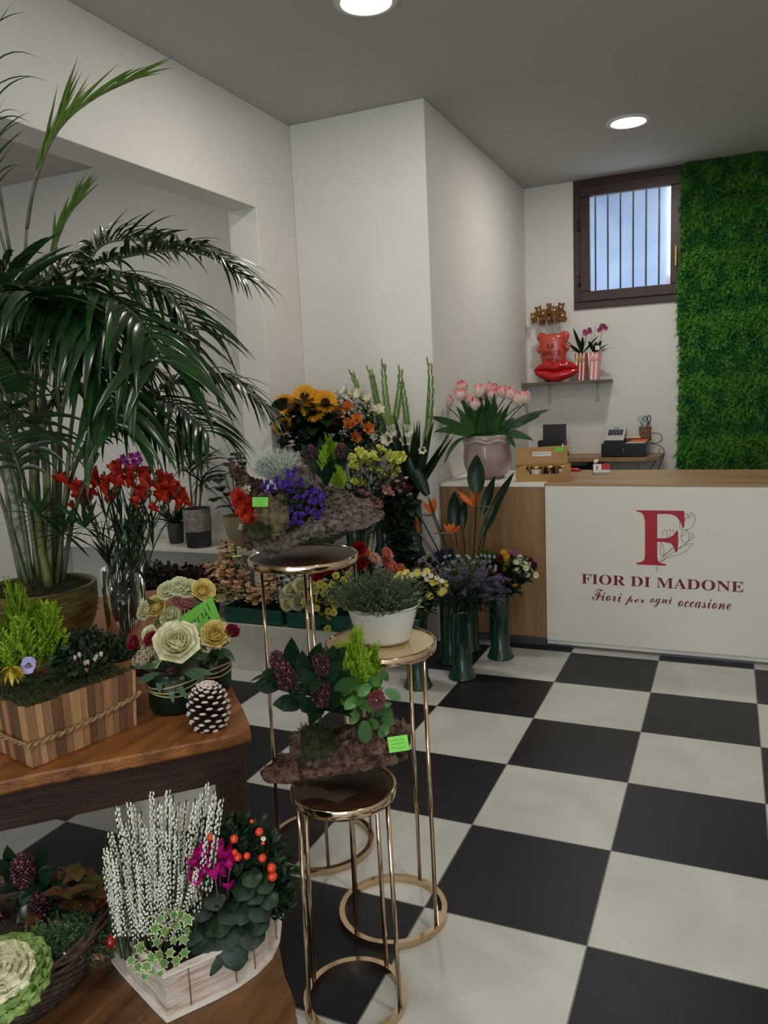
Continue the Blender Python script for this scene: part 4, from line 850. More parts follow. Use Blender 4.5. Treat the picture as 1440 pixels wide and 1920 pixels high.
def moss(mb, c, R, h, n=500, seed=1, fn=None, L=.014):
    rr = random.Random(seed); c = V(c)
    for i in range(n):
        a = rr.uniform(0, 6.28); r = math.sqrt(rr.random()); x, y = (fn(rr.random(), rr.random()) if fn else (R*r*math.cos(a), R*r*math.sin(a))); p = c+V((x, y, h*(1-r*r)-.003 if not fn else h*rr.random()))
        d = V((rr.uniform(-1, 1), rr.uniform(-1, 1), rr.uniform(.1, 1))).normalized(); s = d.orthogonal().normalized()*.0009; q = p+d*L*rr.uniform(.5, 1.2)+V((0, 0, -.003))
        mb.add([p-s, p+s, q+s*.4, q-s*.4], [(0, 1, 2, 3)])
    return mb

# ------------------------------------------------------------------ cut flowers standing in vessels
RR = random.Random(11)
def bez(a, b, c, n=8): return [a*(1-t)**2+b*2*t*(1-t)+c*t*t for t in [i/n for i in range(n+1)]]
def cut(name, me, label, cat, group, px, Y, root, stem_r=.0022, s=1.0, up=.5, spread=.03, leaf=None, sm=None, offz=0, dirj=.25, plane='Y', extra=None, part_name='bloom', stem_from=None, sink=.14):
    root = V(root)+V((RR.uniform(-spread, spread), RR.uniform(-spread, spread), -sink))
    head = PY(px[0], px[1], Y) if plane == 'Y' else AT(px[0], px[1], root, Y)
    t = thing(name, label, cat, root, group)
    mid = V((root.x*.55+head.x*.45, root.y*.55+head.y*.45, root.z*.25+head.z*.75)); P = bez(root, mid, head)
    d = (P[-1]-P[-2]).normalized()
    out = V((head.x-root.x, head.y-root.y, 0))*(.9 if up < .65 else .25); bd = (V((0, 0, 1))+V((RR.uniform(-.35, .35), RR.uniform(-.35, .2), 0)) if isinstance(s, tuple) and s[0] != s[2] else d*up+TC*(1-up)*.9+out*.8+V((RR.uniform(-dirj, dirj), RR.uniform(-dirj, dirj), RR.uniform(-dirj, dirj)))).normalized()
    mb = MB(); mb.tube(P, stem_r, 6); add('stem', mb, sm or M_STEM, t)
    place(part_name, me, t, head, bd, s)
    if leaf:
        n, L, W, dr, m, lo = leaf; mb = MB()
        for k in range(n):
            u = lo+(.93-lo)*(k+.5)/n; p = P[min(int(u*8), 7)].lerp(P[min(int(u*8)+1, 8)], u*8-int(u*8)); a = k*2.4+RR.uniform(-.5, .5)
            mb.leaf(p, V((math.cos(a), math.sin(a), RR.uniform(.3, 1.2))), L*RR.uniform(.75, 1.1), W, droop=dr, n=5, fold=.25, wave=.05)
        add('foliage', mb, m, t)
    if extra: extra(t, head, bd)
    return t
def batch(name, me, desc, cat, where, pts, Y, root, group=None, shared=False, **k):
    pts = sorted(pts); n = len(pts); out = []
    for i, p in enumerate(pts):
        Yi = Y+RR.uniform(-.03, .03)
        lab = desc+' '+where if shared else '%s %s, %s' % (desc, where, ordn(i, n))
        m = me[i % len(me)] if isinstance(me, list) else me
        out.append(cut(name, m, lab, cat, group or desc+' '+where, p, Yi, root, **k))
    return out
L_MID = (5, .07, .022, .9, M_LEAFM, .35); L_DK = (6, .09, .03, 1.0, M_LEAFD, .3)
# tall row on the plinth behind
b = bucket(-1.50, -.25, T2Z, 'dark green bucket of sunflowers on the taller plinth')
def sun_x(t, h, d): place('disc', F['sun_disc'], t, h, d, .85, 0)
batch('sunflower', F['sunflower'], 'orange yellow sunflower', 'sunflower', 'in the back row', [(533, 761), (562, 756), (588, 752), (610, 755), (587, 771), (571, 743), (533, 797)], -.43, b, stem_r=.005, up=.45, leaf=(16, .15, .12, 1.1, M_LEAFD, .45), extra=sun_x, part_name='ray_petals', s=1.02, dirj=.15, spread=.02)
b = bucket(-1.33, -.16, T2Z, 'dark green bucket of orange alstroemeria on the taller plinth')
batch('orange_alstroemeria', F['orange_alstroemeria'], 'burnt orange alstroemeria', 'alstroemeria', 'below the sunflowers', [(614, 765), (626, 802), (650, 771), (652, 803), (635, 780), (595, 796), (688, 808), (661, 825), (669, 793), (607, 785), (622, 778)], -.26, b, leaf=(18, .09, .026, .7, M_LEAFD, .5), s=2.0)
b = bucket(-1.12, -.16, T2Z, 'dark green bucket of white alstroemeria on the taller plinth')
batch('white_alstroemeria', F['white_alstroemeria'], 'white alstroemeria', 'alstroemeria', 'behind the orange ones', [(644, 747), (655, 740), (668, 748), (680, 745), (693, 759), (708, 777), (669, 780), (638, 758), (686, 766), (700, 786)], -.18, b, leaf=(16, .08, .022, .6, M_LEAFM, .5), s=1.95)
b = bucket(-.93, -.17, T2Z, 'dark green bucket of white gladioli on the taller plinth', h=.34)
def glad_bud(L, n):
    mb = MB()
    for i in range(n):
        u = i/n; sg = 1 if i % 2 else -1; mb.leaf((sg*.004, -.004, L*u), V((sg*.30, 0, 1)), .062*(1-.35*u), .022*(1-.5*u), droop=-.1, up=V((0, -1, 0)), fold=.5, n=5, um=.35)
        mb.ball((sg*.009, 0, L*u+.026), (.0062*(1-.55*u), .0062*(1-.55*u), .026*(1-.35*u)), 7, 6)
    mb.tube([(0, 0, -.02), (0, 0, L)], [.005, .003], 6); return mb
M_GL = leafmat('gladiolus_green', (112, 140, 66), (84, 116, 50))
GB = glad_bud(.26, 13)
glads = [((655, 687), (698, 800), 0), ((689, 680), (712, 810), 0), ((695, 690), (722, 815), 0), ((719, 667), (735, 815), 1), ((751, 680), (738, 800), 0), ((750, 704), (764, 815), 1), ((803, 663), (797, 835), 0)]
for i, (tp, mdl, fl) in enumerate(sorted(glads)):
    r0 = b+V((RR.uniform(-.03, .03), RR.uniform(-.02, .02), -.14)); tip = PY(tp[0], tp[1], -.17); m = PY(mdl[0], mdl[1], -.17)
    t = thing('gladiolus', 'white gladiolus with tall green bud spike by the pillar corner, '+ordn(i, 7), 'gladiolus', r0, 'gladioli in the back row')
    P = bez(m, m.lerp(tip, .5)+HR*(.03*math.sin(i*1.7) if i != 6 else .05), tip, 10)
    mb = MB(); mb.tube([r0, r0.lerp(m, .6)+V((0, 0, .03)), m], .005, 6); add('stem', mb, M_GL, t)
    mb = MB(); Lg = sum((P[k+1]-P[k]).length for k in range(10))
    for (x, y, z) in GB.v:                                    # bend the bud spike along the stem curve
        u = max(0, min(.999, z/.29)); k = int(u*10); q = P[k].lerp(P[k+1], u*10-k); d = (P[k+1]-P[k]).normalized(); s = d.cross(TC).normalized(); n_ = s.cross(d); mb.v.append(tuple(q+s*x*1.0-n_*y*1.0+d*(z-.29*u)*1))
    mb.f = list(GB.f); mb.m = list(GB.m); add('bud_spike', mb, M_GL, t)
    for k in range(2 if fl else 1): place('bloom', F['gladiolus_floret'], t, m+V((RR.uniform(-.02, .02), -.03, .0+.05*k-.03)), TC+V((RR.uniform(-.5, .5), 0, .2)), 1.25 if fl else .8)
    mb = MB()
    for k in range(3): mb.leaf(r0+V((0, 0, .12)), V((RR.uniform(-.35, .35)+(.35 if i == 6 else 0), RR.uniform(-.2, 0), 1)), RR.uniform(.4, .58), .045, droop=.2, fold=.35, um=.3, n=8)
    add('foliage', mb, M_LEAFD, t)
# middle row
b = bucket(-1.10, -.535, T1Z, 'dark green bucket of lime carnations behind the green crates', h=.36, r0=.07)
batch('lime_carnation', F['lime_carnation'], 'lime yellow carnation', 'carnation', 'by the pillar', [(675, 854), (657, 866), (666, 878), (684, 869), (698, 861), (712, 849), (730, 860), (747, 861), (735, 881), (718, 897), (702, 887), (669, 909), (647, 912), (681, 912)], -.42, b, leaf=(14, .12, .014, .5, M_LEAFD, .3), s=1.4)
batch('pink_carnation', F['pink_carnation'], 'pale pink carnation', 'carnation', 'under the lime ones', [(722, 927), (684, 932), (703, 950)], -.47, b, leaf=(5, .10, .008, .5, M_LEAFM, .3), s=1.35)
b = bucket(-.875, -.42, 0, 'dark green floor bucket of dark red and white sprays', h=.44, r0=.07)
batch('waxflower', F['waxflower'], 'small white and pink waxflower spray', 'waxflower', 'beside the pink carnations', [(733, 898), (745, 906), (757, 912), (750, 922), (768, 930), (712, 905), (741, 895), (762, 900), (730, 915)], -.36, b, shared=True, leaf=(14, .06, .028, .8, M_LEAFD, .3), s=1.6)
batch('dark_red_spray', F['dark_red_bloom'], 'dark red spray bloom', 'spray flower', 'beside the pink carnations', [(738, 912), (748, 935), (727, 938), (740, 944), (757, 945), (752, 917), (735, 925), (765, 920), (718, 940), (745, 928)], -.37, b, shared=True, leaf=(26, .08, .05, 1.2, M_LEAFD, .3), s=2.2)
# crates
M_CR = mat('green_crate_plastic', (14, 78, 60), rough=.35)
def crate(x0, x1, y0, y1, z, h, lab):
    c = V(((x0+x1)/2, (y0+y1)/2, z)); t = thing('flower_crate', lab, 'crate', c, 'green crates on the plinth')
    mb = MB(); W, D = x1-x0, y1-y0; mb.box(c+V((0, 0, .004)), (W-.01, D-.01, .006))
    for s in (-1, 1): mb.box(c+V((0, s*(D/2-.004), h/2)), (W-.012, .005, h-.004)); mb.box(c+V((s*(W/2-.004), 0, h/2)), (.005, D-.012, h-.004))
    add('crate_body', mb, M_CR, t, smooth=False, bevel=.002)
    mb = MB(); z_ = h-.006
    for s in (-1, 1): mb.box(c+V((0, s*(D/2), z_)), (W+.008, .010, .012)); mb.box(c+V((s*(W/2), 0, z_)), (.010, D+.008, .012)); mb.box(c+V((0, s*(D/2), .018)), (W, .006, .008))
    add('rim', mb, M_CR, t, smooth=False, bevel=.003)
    return c+V((0, 0, h))
c1 = crate(-1.91, -1.51, -.82, -.66, T1Z+.001, .095, 'green plastic crate on the low plinth, left one, of peach stock'); c2 = crate(-1.48, -1.08, -.82, -.66, T1Z+.001, .095, 'green plastic crate on the low plinth, right one, of yellow rosettes')
batch('peach_stock', [F['peach_stock'], F['peach_stock'], F['cream_stock']], 'peach coloured stock spike', 'stock flower', 'over the left green crate', [(427, 1040), (442, 1042), (423, 1064), (405, 1080), (425, 1085), (450, 1087), (409, 1105), (425, 1108), (454, 1106), (475, 1118), (491, 1126), (508, 1118), (499, 1105), (440, 1100), (458, 1122), (415, 1122), (504, 1097)], -.74, c1+V((.03, .02, 0)), spread=.12, leaf=(7, .07, .018, 1.1, M_LEAFD, .2), up=.7, shared=True, part_name='flower_spike', dirj=.3, sink=.085, s=(2.5, 2.5, .72))
batch('white_stock', F['white_stock'], 'white stock spike', 'stock flower', 'behind the tall gold stand', [(516, 1070), (537, 1068), (545, 1092), (535, 1108), (572, 1075), (570, 1060), (525, 1082), (505, 1076)], -.68, c1+V((.15, .04, 0)), spread=.05, leaf=(7, .07, .018, 1.1, M_LEAFD, .2), up=.8, part_name='flower_spike', sink=.085, s=(2.3, 2.3, .8))
batch('white_ranunculus', F['white_ranunculus'], 'large creamy white ranunculus', 'ranunculus', 'between the crates', [(564, 1100), (547, 1110), (558, 1130), (543, 1131)], -.80, c2+V((-.15, 0, 0)), spread=.02, leaf=L_MID, s=.9, sink=.085)
batch('yellow_santini', F['yellow_santini'], 'small pale yellow rosette chrysanthemum', 'chrysanthemum', 'hanging over the right green crate', [(629, 1081), (644, 1089), (601, 1094), (609, 1100), (624, 1096), (591, 1108), (580, 1122), (597, 1125), (619, 1123), (628, 1120), (613, 1131), (627, 1134), (595, 1139), (580, 1142), (602, 1148), (615, 1145), (624, 1148), (616, 1157), (581, 1159), (613, 1178), (645, 1136), (634, 1106), (650, 1077), (590, 1130), (608, 1112), (637, 1124), (588, 1097), (570, 1130)], -.83, c2+V((-.02, 0, 0)), spread=.06, leaf=(6, .05, .03, 1.1, M_LEAFD, .15), s=1.0, shared=True, sink=.085)
batch('red_rose', F['red_rose'], 'deep red rose', 'rose', 'behind the tall gold stand', [(645, 1045), (622, 1057), (640, 1067), (609, 1045), (619, 1079), (599, 1086), (661, 1057), (673, 1030), (673, 1061), (590, 1055)], -.68, c2+V((.03, .04, 0)), spread=.05, leaf=L_DK, s=.95, sink=.085)
batch('coral_rose', [F['orange_rose'], F['peach_rose'], F['coral_rose'], F['coral_rose'], F['coral_rose'], F['orange_rose']], 'coral pink rose', 'rose', 'right of the red roses', [(681, 1042), (697, 1051), (719, 1042), (722, 1058), (729, 1066), (744, 1069)], -.66, c2+V((.14, .04, 0)), spread=.02, leaf=L_DK, s=.95, sink=.085)
# buckets on the floor near the counter
b = bucket(-.69, -.775, 0, 'dark green floor bucket nearest the gold stands')
F_t = F['chamomile']
batch('yellow_chamomile', [F['chamomile'], F['chamomile'], F['camomile_white']], 'small yellow daisy like chamomile', 'chamomile', 'right of the thyme tub', [(750, 1078), (762, 1074), (773, 1078), (783, 1074), (795, 1077), (808, 1080), (819, 1084), (828, 1090), (776, 1087), (790, 1090), (800, 1086), (810, 1093), (820, 1100), (805, 1106), (831, 1108), (835, 1095), (795, 1100), (785, 1083), (768, 1084), (757, 1086), (816, 1090), (826, 1112), (806, 1117), (745, 1084), (800, 1072), (790, 1095)], -.82, b, leaf=(9, .06, .028, 1.0, M_LEAFD, .45), s=1.1, shared=True, spread=.035)
b = bucket(-.50, -.575, 0, 'dark green floor bucket of lavender coloured sprays, in the middle')
lv_ = MB()
for k in range(26): a = k*2.4; lv_.ball((math.cos(a)*.008, math.sin(a)*.008, .0035*k), (.003, .003, .005), 5, 4, mi=k % 2)
F['lavender'] = lv_.mesh('lavender_spike', [mat('lavender_a', (84, 76, 112), rough=.8, rnd=.15), mat('lavender_b', (118, 106, 138), rough=.8)])
pts = [(830+i*100/11+RR.uniform(-4, 4), 1078+j*12+RR.uniform(-4, 4)+abs(i-5.5)*1.0) for i in range(12) for j in range(4)]
batch('sea_lavender', F['lavender'], 'dusty purple sea lavender sprig', 'sea lavender', 'in the middle floor bucket', pts, -.62, b, shared=True, leaf=(6, .11, .010, 1.3, M_LEAFD, .5), s=.95, spread=.04, part_name='flower_spike', dirj=.5, up=.6)
b = bucket(-.645, -.345, 0, 'dark green floor bucket behind the lavender sprays', h=.46)
batch('blue_thistle', F['thistle'], 'dark navy blue thistle head', 'thistle', 'behind the floor buckets', [(779, 1052), (793, 1060), (806, 1050), (820, 1040), (830, 1036), (838, 1048), (848, 1044), (786, 1042), (815, 1058), (826, 1050), (857, 1052), (800, 1068), (845, 1034)], -.36, b, leaf=(5, .06, .01, .4, mat('thistle_leaf', (34, 46, 58), rough=.6), .5), s=.9, shared=True)
batch('tweedia', F['tweedia'], 'tiny pale blue star flower', 'star flower', 'above the lavender sprays', [(835+i*9+RR.uniform(-4, 4), 1048+j*10+RR.uniform(-4, 4)-4*math.sin(i/10*3.1)) for i in range(11) for j in range(3)], -.44, V((-.56, -.50, .42)), shared=True, leaf=(6, .035, .014, .4, leafmat('pale_green_leaf', (120, 146, 110), (96, 122, 90)), .6), s=1.0, spread=.03)
b = bucket(-.385, -.19, 0, 'dark green floor bucket of mixed chrysanthemums, in front of the counter')
mums = [('yellow_pompon', 'bright yellow button chrysanthemum', [(950, 1044), (944, 1036), (951, 1054), (954, 1063), (945, 1066), (963, 1068), (954, 1078), (965, 1081), (944, 1089), (964, 1096)]),
        ('white_mum', 'cream white daisy chrysanthemum', [(975, 1046), (986, 1053), (979, 1060), (967, 1055), (986, 1065), (997, 1067), (994, 1060), (1004, 1078), (988, 1077), (971, 1070), (974, 1052)]),
        ('pink_pompon', 'dusty pink button chrysanthemum', [(930, 1063), (938, 1056), (936, 1080), (931, 1094), (912, 1052), (953, 1035), (965, 1038), (924, 1072)]),
        ('burgundy_pompon', 'burgundy button chrysanthemum', [(919, 1047), (929, 1044), (994, 1052), (1001, 1060), (937, 1046), (925, 1053)]),
        ('green_pompon', 'olive green button chrysanthemum', [(903, 1036), (912, 1034), (923, 1037)])]
for nm, d, pts in mums: batch('button_chrysanthemum', F[nm], d, 'chrysanthemum', 'in the bucket by the counter', pts, -.24, b, leaf=(9, .07, .036, 1.0, M_LEAFD, .4), s=1.05, spread=.03)
# birds of paradise
b = bucket(-.60, -.115, 0, 'dark green floor bucket of strelitzia, hidden behind the others', h=.45, r0=.07, rn=.058)
M_STO = fm('strelitzia_orange', (222, 120, 30), (204, 92, 20)); M_STB = fm('strelitzia_beak', (112, 112, 70), (134, 92, 66)); M_STL = leafmat('strelitzia_leaf', (24, 52, 32), (18, 40, 26), rough=.3); M_RIB = leafmat('leaf_rib', (120, 128, 76))
SY = -.20
for i, (hd, beak, pets, st) in enumerate([((786, 998), (763, 989), [(775, 977), (780, 970)], (815, 1040)), ((811, 965), (789, 966), [(813, 935), (805, 937), (792, 942), (818, 940)], (824, 1000)), ((846, 1000), (813, 1000), [(863, 987), (832, 985), (842, 984), (850, 982)], (862, 1025)), ((890, 951), (925, 950), [(859, 923), (863, 933), (884, 921), (895, 923), (889, 930)], (874, 985))]):
    r0 = b+V((RR.uniform(-.02, .02), 0, -.2)); h = PY(*hd, SY); bk = PY(*beak, SY-.02); m = PY(*st, SY)
    t = thing('bird_of_paradise', 'orange bird of paradise flower by the oak counter side, '+ordn(i, 4), 'strelitzia', r0, 'bird of paradise flowers')
    mb = MB(); mb.tube(bez(r0, m, h), .0055, 8); add('stem', mb, M_STB, t)
    mb = MB(); mb.tube([h+(h-bk)*.12, h, h.lerp(bk, .35), h.lerp(bk, .7), bk], [.004, .010, .008, .005, .001], 8); add('beak', mb, M_STB, t)
    for p in pets:
        e = PY(*p, SY+RR.uniform(-.03, .02)); mb = MB(); mb.leaf(h+V((0, 0, .006)), e-h, (e-h).length*1.08, .028, droop=0, up=TC, fold=.4, um=.4, n=6, base=.4); add('petal', mb, M_STO, t)
for i, (tip, bs, w_, lab) in enumerate([((894, 852), (894, 925), .105, 'large upright leaf before the ceramic pot'), ((852, 921), (853, 992), .085, 'upright oval leaf before the oak panel'), ((928, 892), (905, 965), .055, 'leaf pointing up right, the shorter pale ribbed one'), ((964, 885), (915, 975), .05, 'long narrow leaf reaching furthest right'), ((942, 933), (903, 1005), .05, 'lower narrow leaf leaning right'), ((752, 833), (802, 929), .085, 'big dark leaf leaning left before the gladioli'), ((752, 917), (789, 971), .065, 'dark leaf leaning left under the big one'), ((872, 935), (868, 990), .05, 'dark leaf behind the tallest orange flower')]):
    yy = SY+(.02 if i in (1, 7) else -.03); r0 = b+V((RR.uniform(-.02, .02), 0, -.2)); e = PY(*tip, yy); s = PY(*bs, yy); t = thing('strelitzia_leaf', 'strelitzia '+lab, 'leaf', r0, 'strelitzia leaves')
    mb = MB(); mb.tube(bez(r0, s.lerp(r0, .4), s), .004, 6); add('stem', mb, M_RIB if i in (2,) else M_STL, t)
    L = (e-s).length; d = (e-s).normalized(); sd = d.cross(TC).normalized(); nn = sd.cross(d); rows = []
    for k in range(13):
        u = k/12; w = math.sin(PI*min(1, (u*.93+.07))**.85)**.8*w_/2 if u < 1 else .0005; p = s+d*L*u+nn*(-.02*math.sin(u*PI))
        rows.append([p-sd*w-nn*w*.3, p-sd*w*.5-nn*w*.12, p, p+sd*w*.5-nn*w*.12, p+sd*w-nn*w*.3])
    mb = MB(); mb.grid(rows); add('blade', mb, M_STL, t)
    mb = MB(); mb.tube([r[2]-nn*.0015 for r in rows], [.0022*(1-k/14) for k in range(13)], 5); add('midrib', mb, M_RIB, t, label='pale midrib')

# tulips
TP_ = [(841, 765), (869, 737), (864, 752), (884, 763), (891, 770), (899, 745), (909, 744), (919, 741), (923, 752), (946, 747), (962, 750), (974, 760), (984, 757), (897, 754)]
for i, p in enumerate(sorted(TP_)):
    cut('tulip', F['tulip'], 'pink and cream double tulip in the ceramic pot, '+ordn(i, len(TP_)), 'tulip', 'tulips in the ceramic pot', p, PT.y-.03+RR.uniform(-.07, .07), PT+V((0, 0, .27)), stem_r=.0035, up=.9, spread=.05, s=(1.72, 1.72, 1.7), dirj=.10, leaf=None, sink=.12)
    t = COL.objects[-1].parent or COL.objects[-1]
    mb = MB()
    for k in range(2):
        hx = AT(*p, PT); a = max(-.45, min(.8, (hx.x-PT.x)*3.2+RR.uniform(-.3, .3))); mb.leaf(PT+V((RR.uniform(-.05, .05), RR.uniform(-.05, .05), .25)), V((a, RR.uniform(-.6, .2), 1.1)), RR.uniform(.22, .32), .058, droop=RR.uniform(.05, .35), up=TC+HR*RR.uniform(-.8, .8), fold=.25, um=.45, n=8, wave=.06)
    add('foliage', mb, leafmat('tulip_leaf', (58, 98, 48), (44, 78, 38), rough=.4), t)
tl = leafmat('tulip_leaf', (58, 98, 48)); TUL = [o for o in COL.objects if o.parent is None and o.name.startswith('tulip')]
for tip, dr in (((826, 770), .4), ((836, 842), 2.0), ((1003, 762), .4), ((985, 820), 1.0), ((964, 848), 2.4), ((886, 848), 2.6), ((834, 792), .7), ((990, 775), .5), ((870, 790), .3), ((930, 780), .2), ((905, 790), .2), ((955, 785), .3)):
    e = AT(*tip, PT, .20 if tip[0] < 860 else .06); s_ = PT+V((0, -.02, .26)); d = V((e.x-s_.x, e.y-s_.y, max(.08, e.z-s_.z+.12*dr)))
    own = min(TUL, key=lambda o: abs(o.location.x-PT.x-(e.x-PT.x)*.3)); mb = MB(); mb.leaf(s_+V((d.x*.2, d.y*.2-.06*(dr > 2), 0)), d, (e-s_).length*1.05, .060, droop=dr, up=(TC+V((0, 0, .5))) if dr < 2 else None, fold=.2, um=.45, n=9)
    add('bent_leaf', mb, tl, own)

# ================================================================== side room bench: potted plants
def simple_pot(name, label, P, r0, r1, h, m, band=None):
    t = thing(name, label, 'potted plant', P)
    mb = MB(); mb.lathe([(.001, 0), (r0*.9, 0), (r0, .006), (r0*.4+r1*.6, h*.45)] + ([(r1, h), (r1*.92, h), (r1*.88, h*.88), (.001, h*.86)] if band is None else [(r1, h*.46), (r1, h), (r1*.92, h), (r1*.88, h*.88), (.001, h*.86)]), 36, P, mi=0)
    if band:
        nb = MB(); nb.lathe([(r1*1.004, h*.42), (r1*1.012, h*.44), (r1*1.012, h*.985), (r1*1.0, h*.995)], 48, P, fn=lambda a, z: 1+.008*math.sin(40*a)*math.sin(z*420)); add('woven_band', nb, band, t)
    add('pot', mb, m, t); s = MB(); moss(s, P+V((0, 0, h*.87)), r1*.85, .012, 160, 3, L=.012); add('soil', s, mat('dark_soil', (44, 32, 22), rough=.95), t)
    return t, P+V((0, 0, h*.86))
M_ANTH = mat('anthracite_pot', (58, 58, 58), rough=.7); M_KNIT = mat('knitted_grey', (150, 142, 134), (112, 104, 98), rough=.9, scale=50, bump=.6)
P = PZ(372, 1008, .601); P.y = -.14; P = V((PY(372, 1000, -.20).x, -.20, .601))
t, top = simple_pot('dracaena_plant', 'dracaena with thin trunks in a grey knitted two tone pot on the white bench', P, .085, .094, .27, M_ANTH, M_KNIT)
rr = random.Random(4)
for (bx_, tp) in ((-.02, (372, 872)), (.02, (378, 905)), (-.035, (355, 885))):
    e = AT(*tp, P); mb = MB(); mb.tube([top+V((bx_, 0, 0)), e], .007, 7); add('trunk', mb, mat('tan_trunk', (110, 92, 64), (80, 66, 44), scale=30, rough=.8), t)
    mb = MB()
    for k in range(34): a = rr.uniform(0, 6.28); mb.leaf(e+V((0, 0, rr.uniform(-.02, .03))), V((math.cos(a), math.sin(a), rr.uniform(-.1, 1.3))), rr.uniform(.16, .26), .012, droop=rr.uniform(.4, 1.4), n=5)
    add('foliage', mb, M_LEAFD, t)
P = V((PY(330, 1000, -.12).x, -.12, .601)); t, top = simple_pot('small_potted_plant', 'small spiky plant in a dark grey pot left of the knitted pot', P, .05, .058, .15, M_ANTH)
mb = MB()
for k in range(50): a = rr.uniform(0, 6.28); mb.leaf(top, V((math.cos(a), math.sin(a), rr.uniform(.4, 2.5))), rr.uniform(.12, .26), .016, droop=rr.uniform(.3, 1.2), n=5)
add('foliage', mb, M_LEAFD, t)
P = V((PY(448, 1010, -.16).x, -.16, .601)); t, top = simple_pot('leafy_plant', 'dark round leaved plant in a beige cone pot, against the side room wall', P+V((0, 0, 0)), .05, .10, .22, mat('beige_cone_pot', (150, 136, 104), rough=.6))
rr = random.Random(6)
for k, (x, y) in enumerate(((452, 850), (470, 868), (432, 868), (420, 890), (442, 895), (466, 905), (410, 915), (436, 925), (425, 950), (475, 925), (455, 878), (412, 935), (447, 860), (405, 900), (462, 890))):
    e = AT(x, y, P, .05*(k % 3)); mb = MB(); mb.tube(bez(top, top.lerp(e, .5)+V((0, 0, .05)), e), .003, 5); add('stem', mb, M_STEM, t)
    for q in range(4): a = rr.uniform(0, 6.28); mb = MB(); mb.leaf(e, V((math.cos(a), math.sin(a), .4)), rr.uniform(.07, .11), .075, droop=1.0, um=.5, e=.5, fold=.12, base=.4, n=6); add('leaf', mb, M_LEAFD, t)
P = V((PY(245, 1000, -.14).x, -.14, .601)); t, top = simple_pot('orchid_plant', 'magenta orchid in a pale green pot on the bench behind the freesias', P, .06, .075, .16, mat('pale_green_pot', (120, 190, 130), rough=.4))
mb = MB(); e0 = AT(262, 868, P); mb.tube(bez(top, AT(280, 880, P), e0, 10)+[AT(240, 862, P)], .003, 6); add('stem', mb, M_STEM, t)
for x, y in ((232, 858), (238, 868), (247, 855), (252, 866), (260, 853), (245, 874), (273, 846), (265, 862), (229, 866), (256, 874)): place('bloom', F['magenta_orchid'], t, AT(x, y, P, .02), TC+V((rr.uniform(-.4, .4), 0, .1)), 1.15)
mb = MB()
for k in range(6): a = rr.uniform(0, 6.28); mb.leaf(top, V((math.cos(a), math.sin(a), .5)), .22, .06, droop=1.2, n=6, um=.5)
add('foliage', mb, M_LEAFD, t)
# dark foliage plants on the left plinth
q = thing('display_plinth', 'low white display plinth at far left carrying dark heucheras', 'plinth', (-2.45, -.68, 0)); mb = MB(); mb.box((-2.48, -.67, T1Z/2), (.84, .44, T1Z)); add('box_body', mb, M_DISP, q, smooth=False, bevel=.003)
for k, (x, me, lab) in enumerate(((300, 'dark_bush', 'dark green leafy plant, leftmost under the white bench'), (348, 'heuchera', 'bronze purple leaved plant in the middle under the white bench'), (392, 'heuchera', 'bronze purple leaved plant nearest the peach stock'))):
    P = V((PY(x, 1120, -.68).x, -.68, T1Z+.001)); t, top = simple_pot('foliage_plant', lab, P, .055, .07, .11, M_ANTH); place('foliage', F[me], t, top, (0, 0, 1), 1.15)

# ================================================================== on the rustic table
# areca palm in a ribbed golden pot
PP = PZ(88, 1222, TZ); PP = V((PP.x-.03, PP.y+.02, TZ+.001)); ppx = ppm(PP+V((0, 0, .2)))
pm = thing('areca_palm', 'tall areca palm in a ribbed golden pot on the rustic table', 'palm', PP)
PR = .198; PH = .235
mb = MB(); prof = [(.001, 0), (PR*.62, 0)]
for i in range(25): u = i/24; r = PR*(.62+.36*math.sin(PI*.5*min(1, u*1.3))); prof.append((r+(.004 if i % 2 else -.001), PH*(.01+.97*u)))
prof += [(PR*.99, PH), (PR*.93, PH), (PR*.9, PH*.85), (.001, PH*.84)]
mb.lathe(prof, 64, PP); add('pot', mb, mat('ribbed_gold_glaze', (134, 118, 66), (74, 60, 30), rough=.32, metal=.55, scale=12, stretch=(1, 1, 6), bump=.3), pm)
mb = MB(); moss(mb, PP+V((0, 0, PH*.92)), PR*.95, .035, 2600, 2, L=.022); mb.lathe([(PR*.93, PH*.9), (.001, PH*.99)], 24, PP); add('moss', mb, M_MOSS, pm)
base = PP+V((0, 0, PH*.95))
M_CANE = mat('palm_cane', (92, 104, 66), (60, 70, 40), scale=22, rough=.5, rnd=.2); M_CANEG = mat('palm_cane_grey', (140, 148, 126), (92, 100, 76), scale=40, rough=.7)
M_PALM = leafmat('palm_leaflet', (32, 66, 26), (20, 44, 18), rough=.25, spec=.5); M_PALMY = leafmat('young_palm_leaflet', (122, 158, 66), (92, 130, 48), rough=.35)
def rachis(pts, off0, off1, n=14):
    """points on upright planes at changing depth -> smooth 3D curve"""
    Q = [AT(x, y, PP, off0+(off1-off0)*i/(len(pts)-1)) for i, (x, y) in enumerate(pts)]; out = []
    for i in range(len(Q)-1):
        p0, p1, p2, p3 = Q[max(i-1, 0)], Q[i], Q[i+1], Q[min(i+2, len(Q)-1)]
        for k in range(n//(len(Q)-1)+1):
            u = k/(n//(len(Q)-1)+1); out.append(.5*((2*p1)+(p2-p0)*u+(2*p0-5*p1+4*p2-p3)*u*u+(3*p1-p0-3*p2+p3)*u**3))
    out.append(Q[-1]); return out
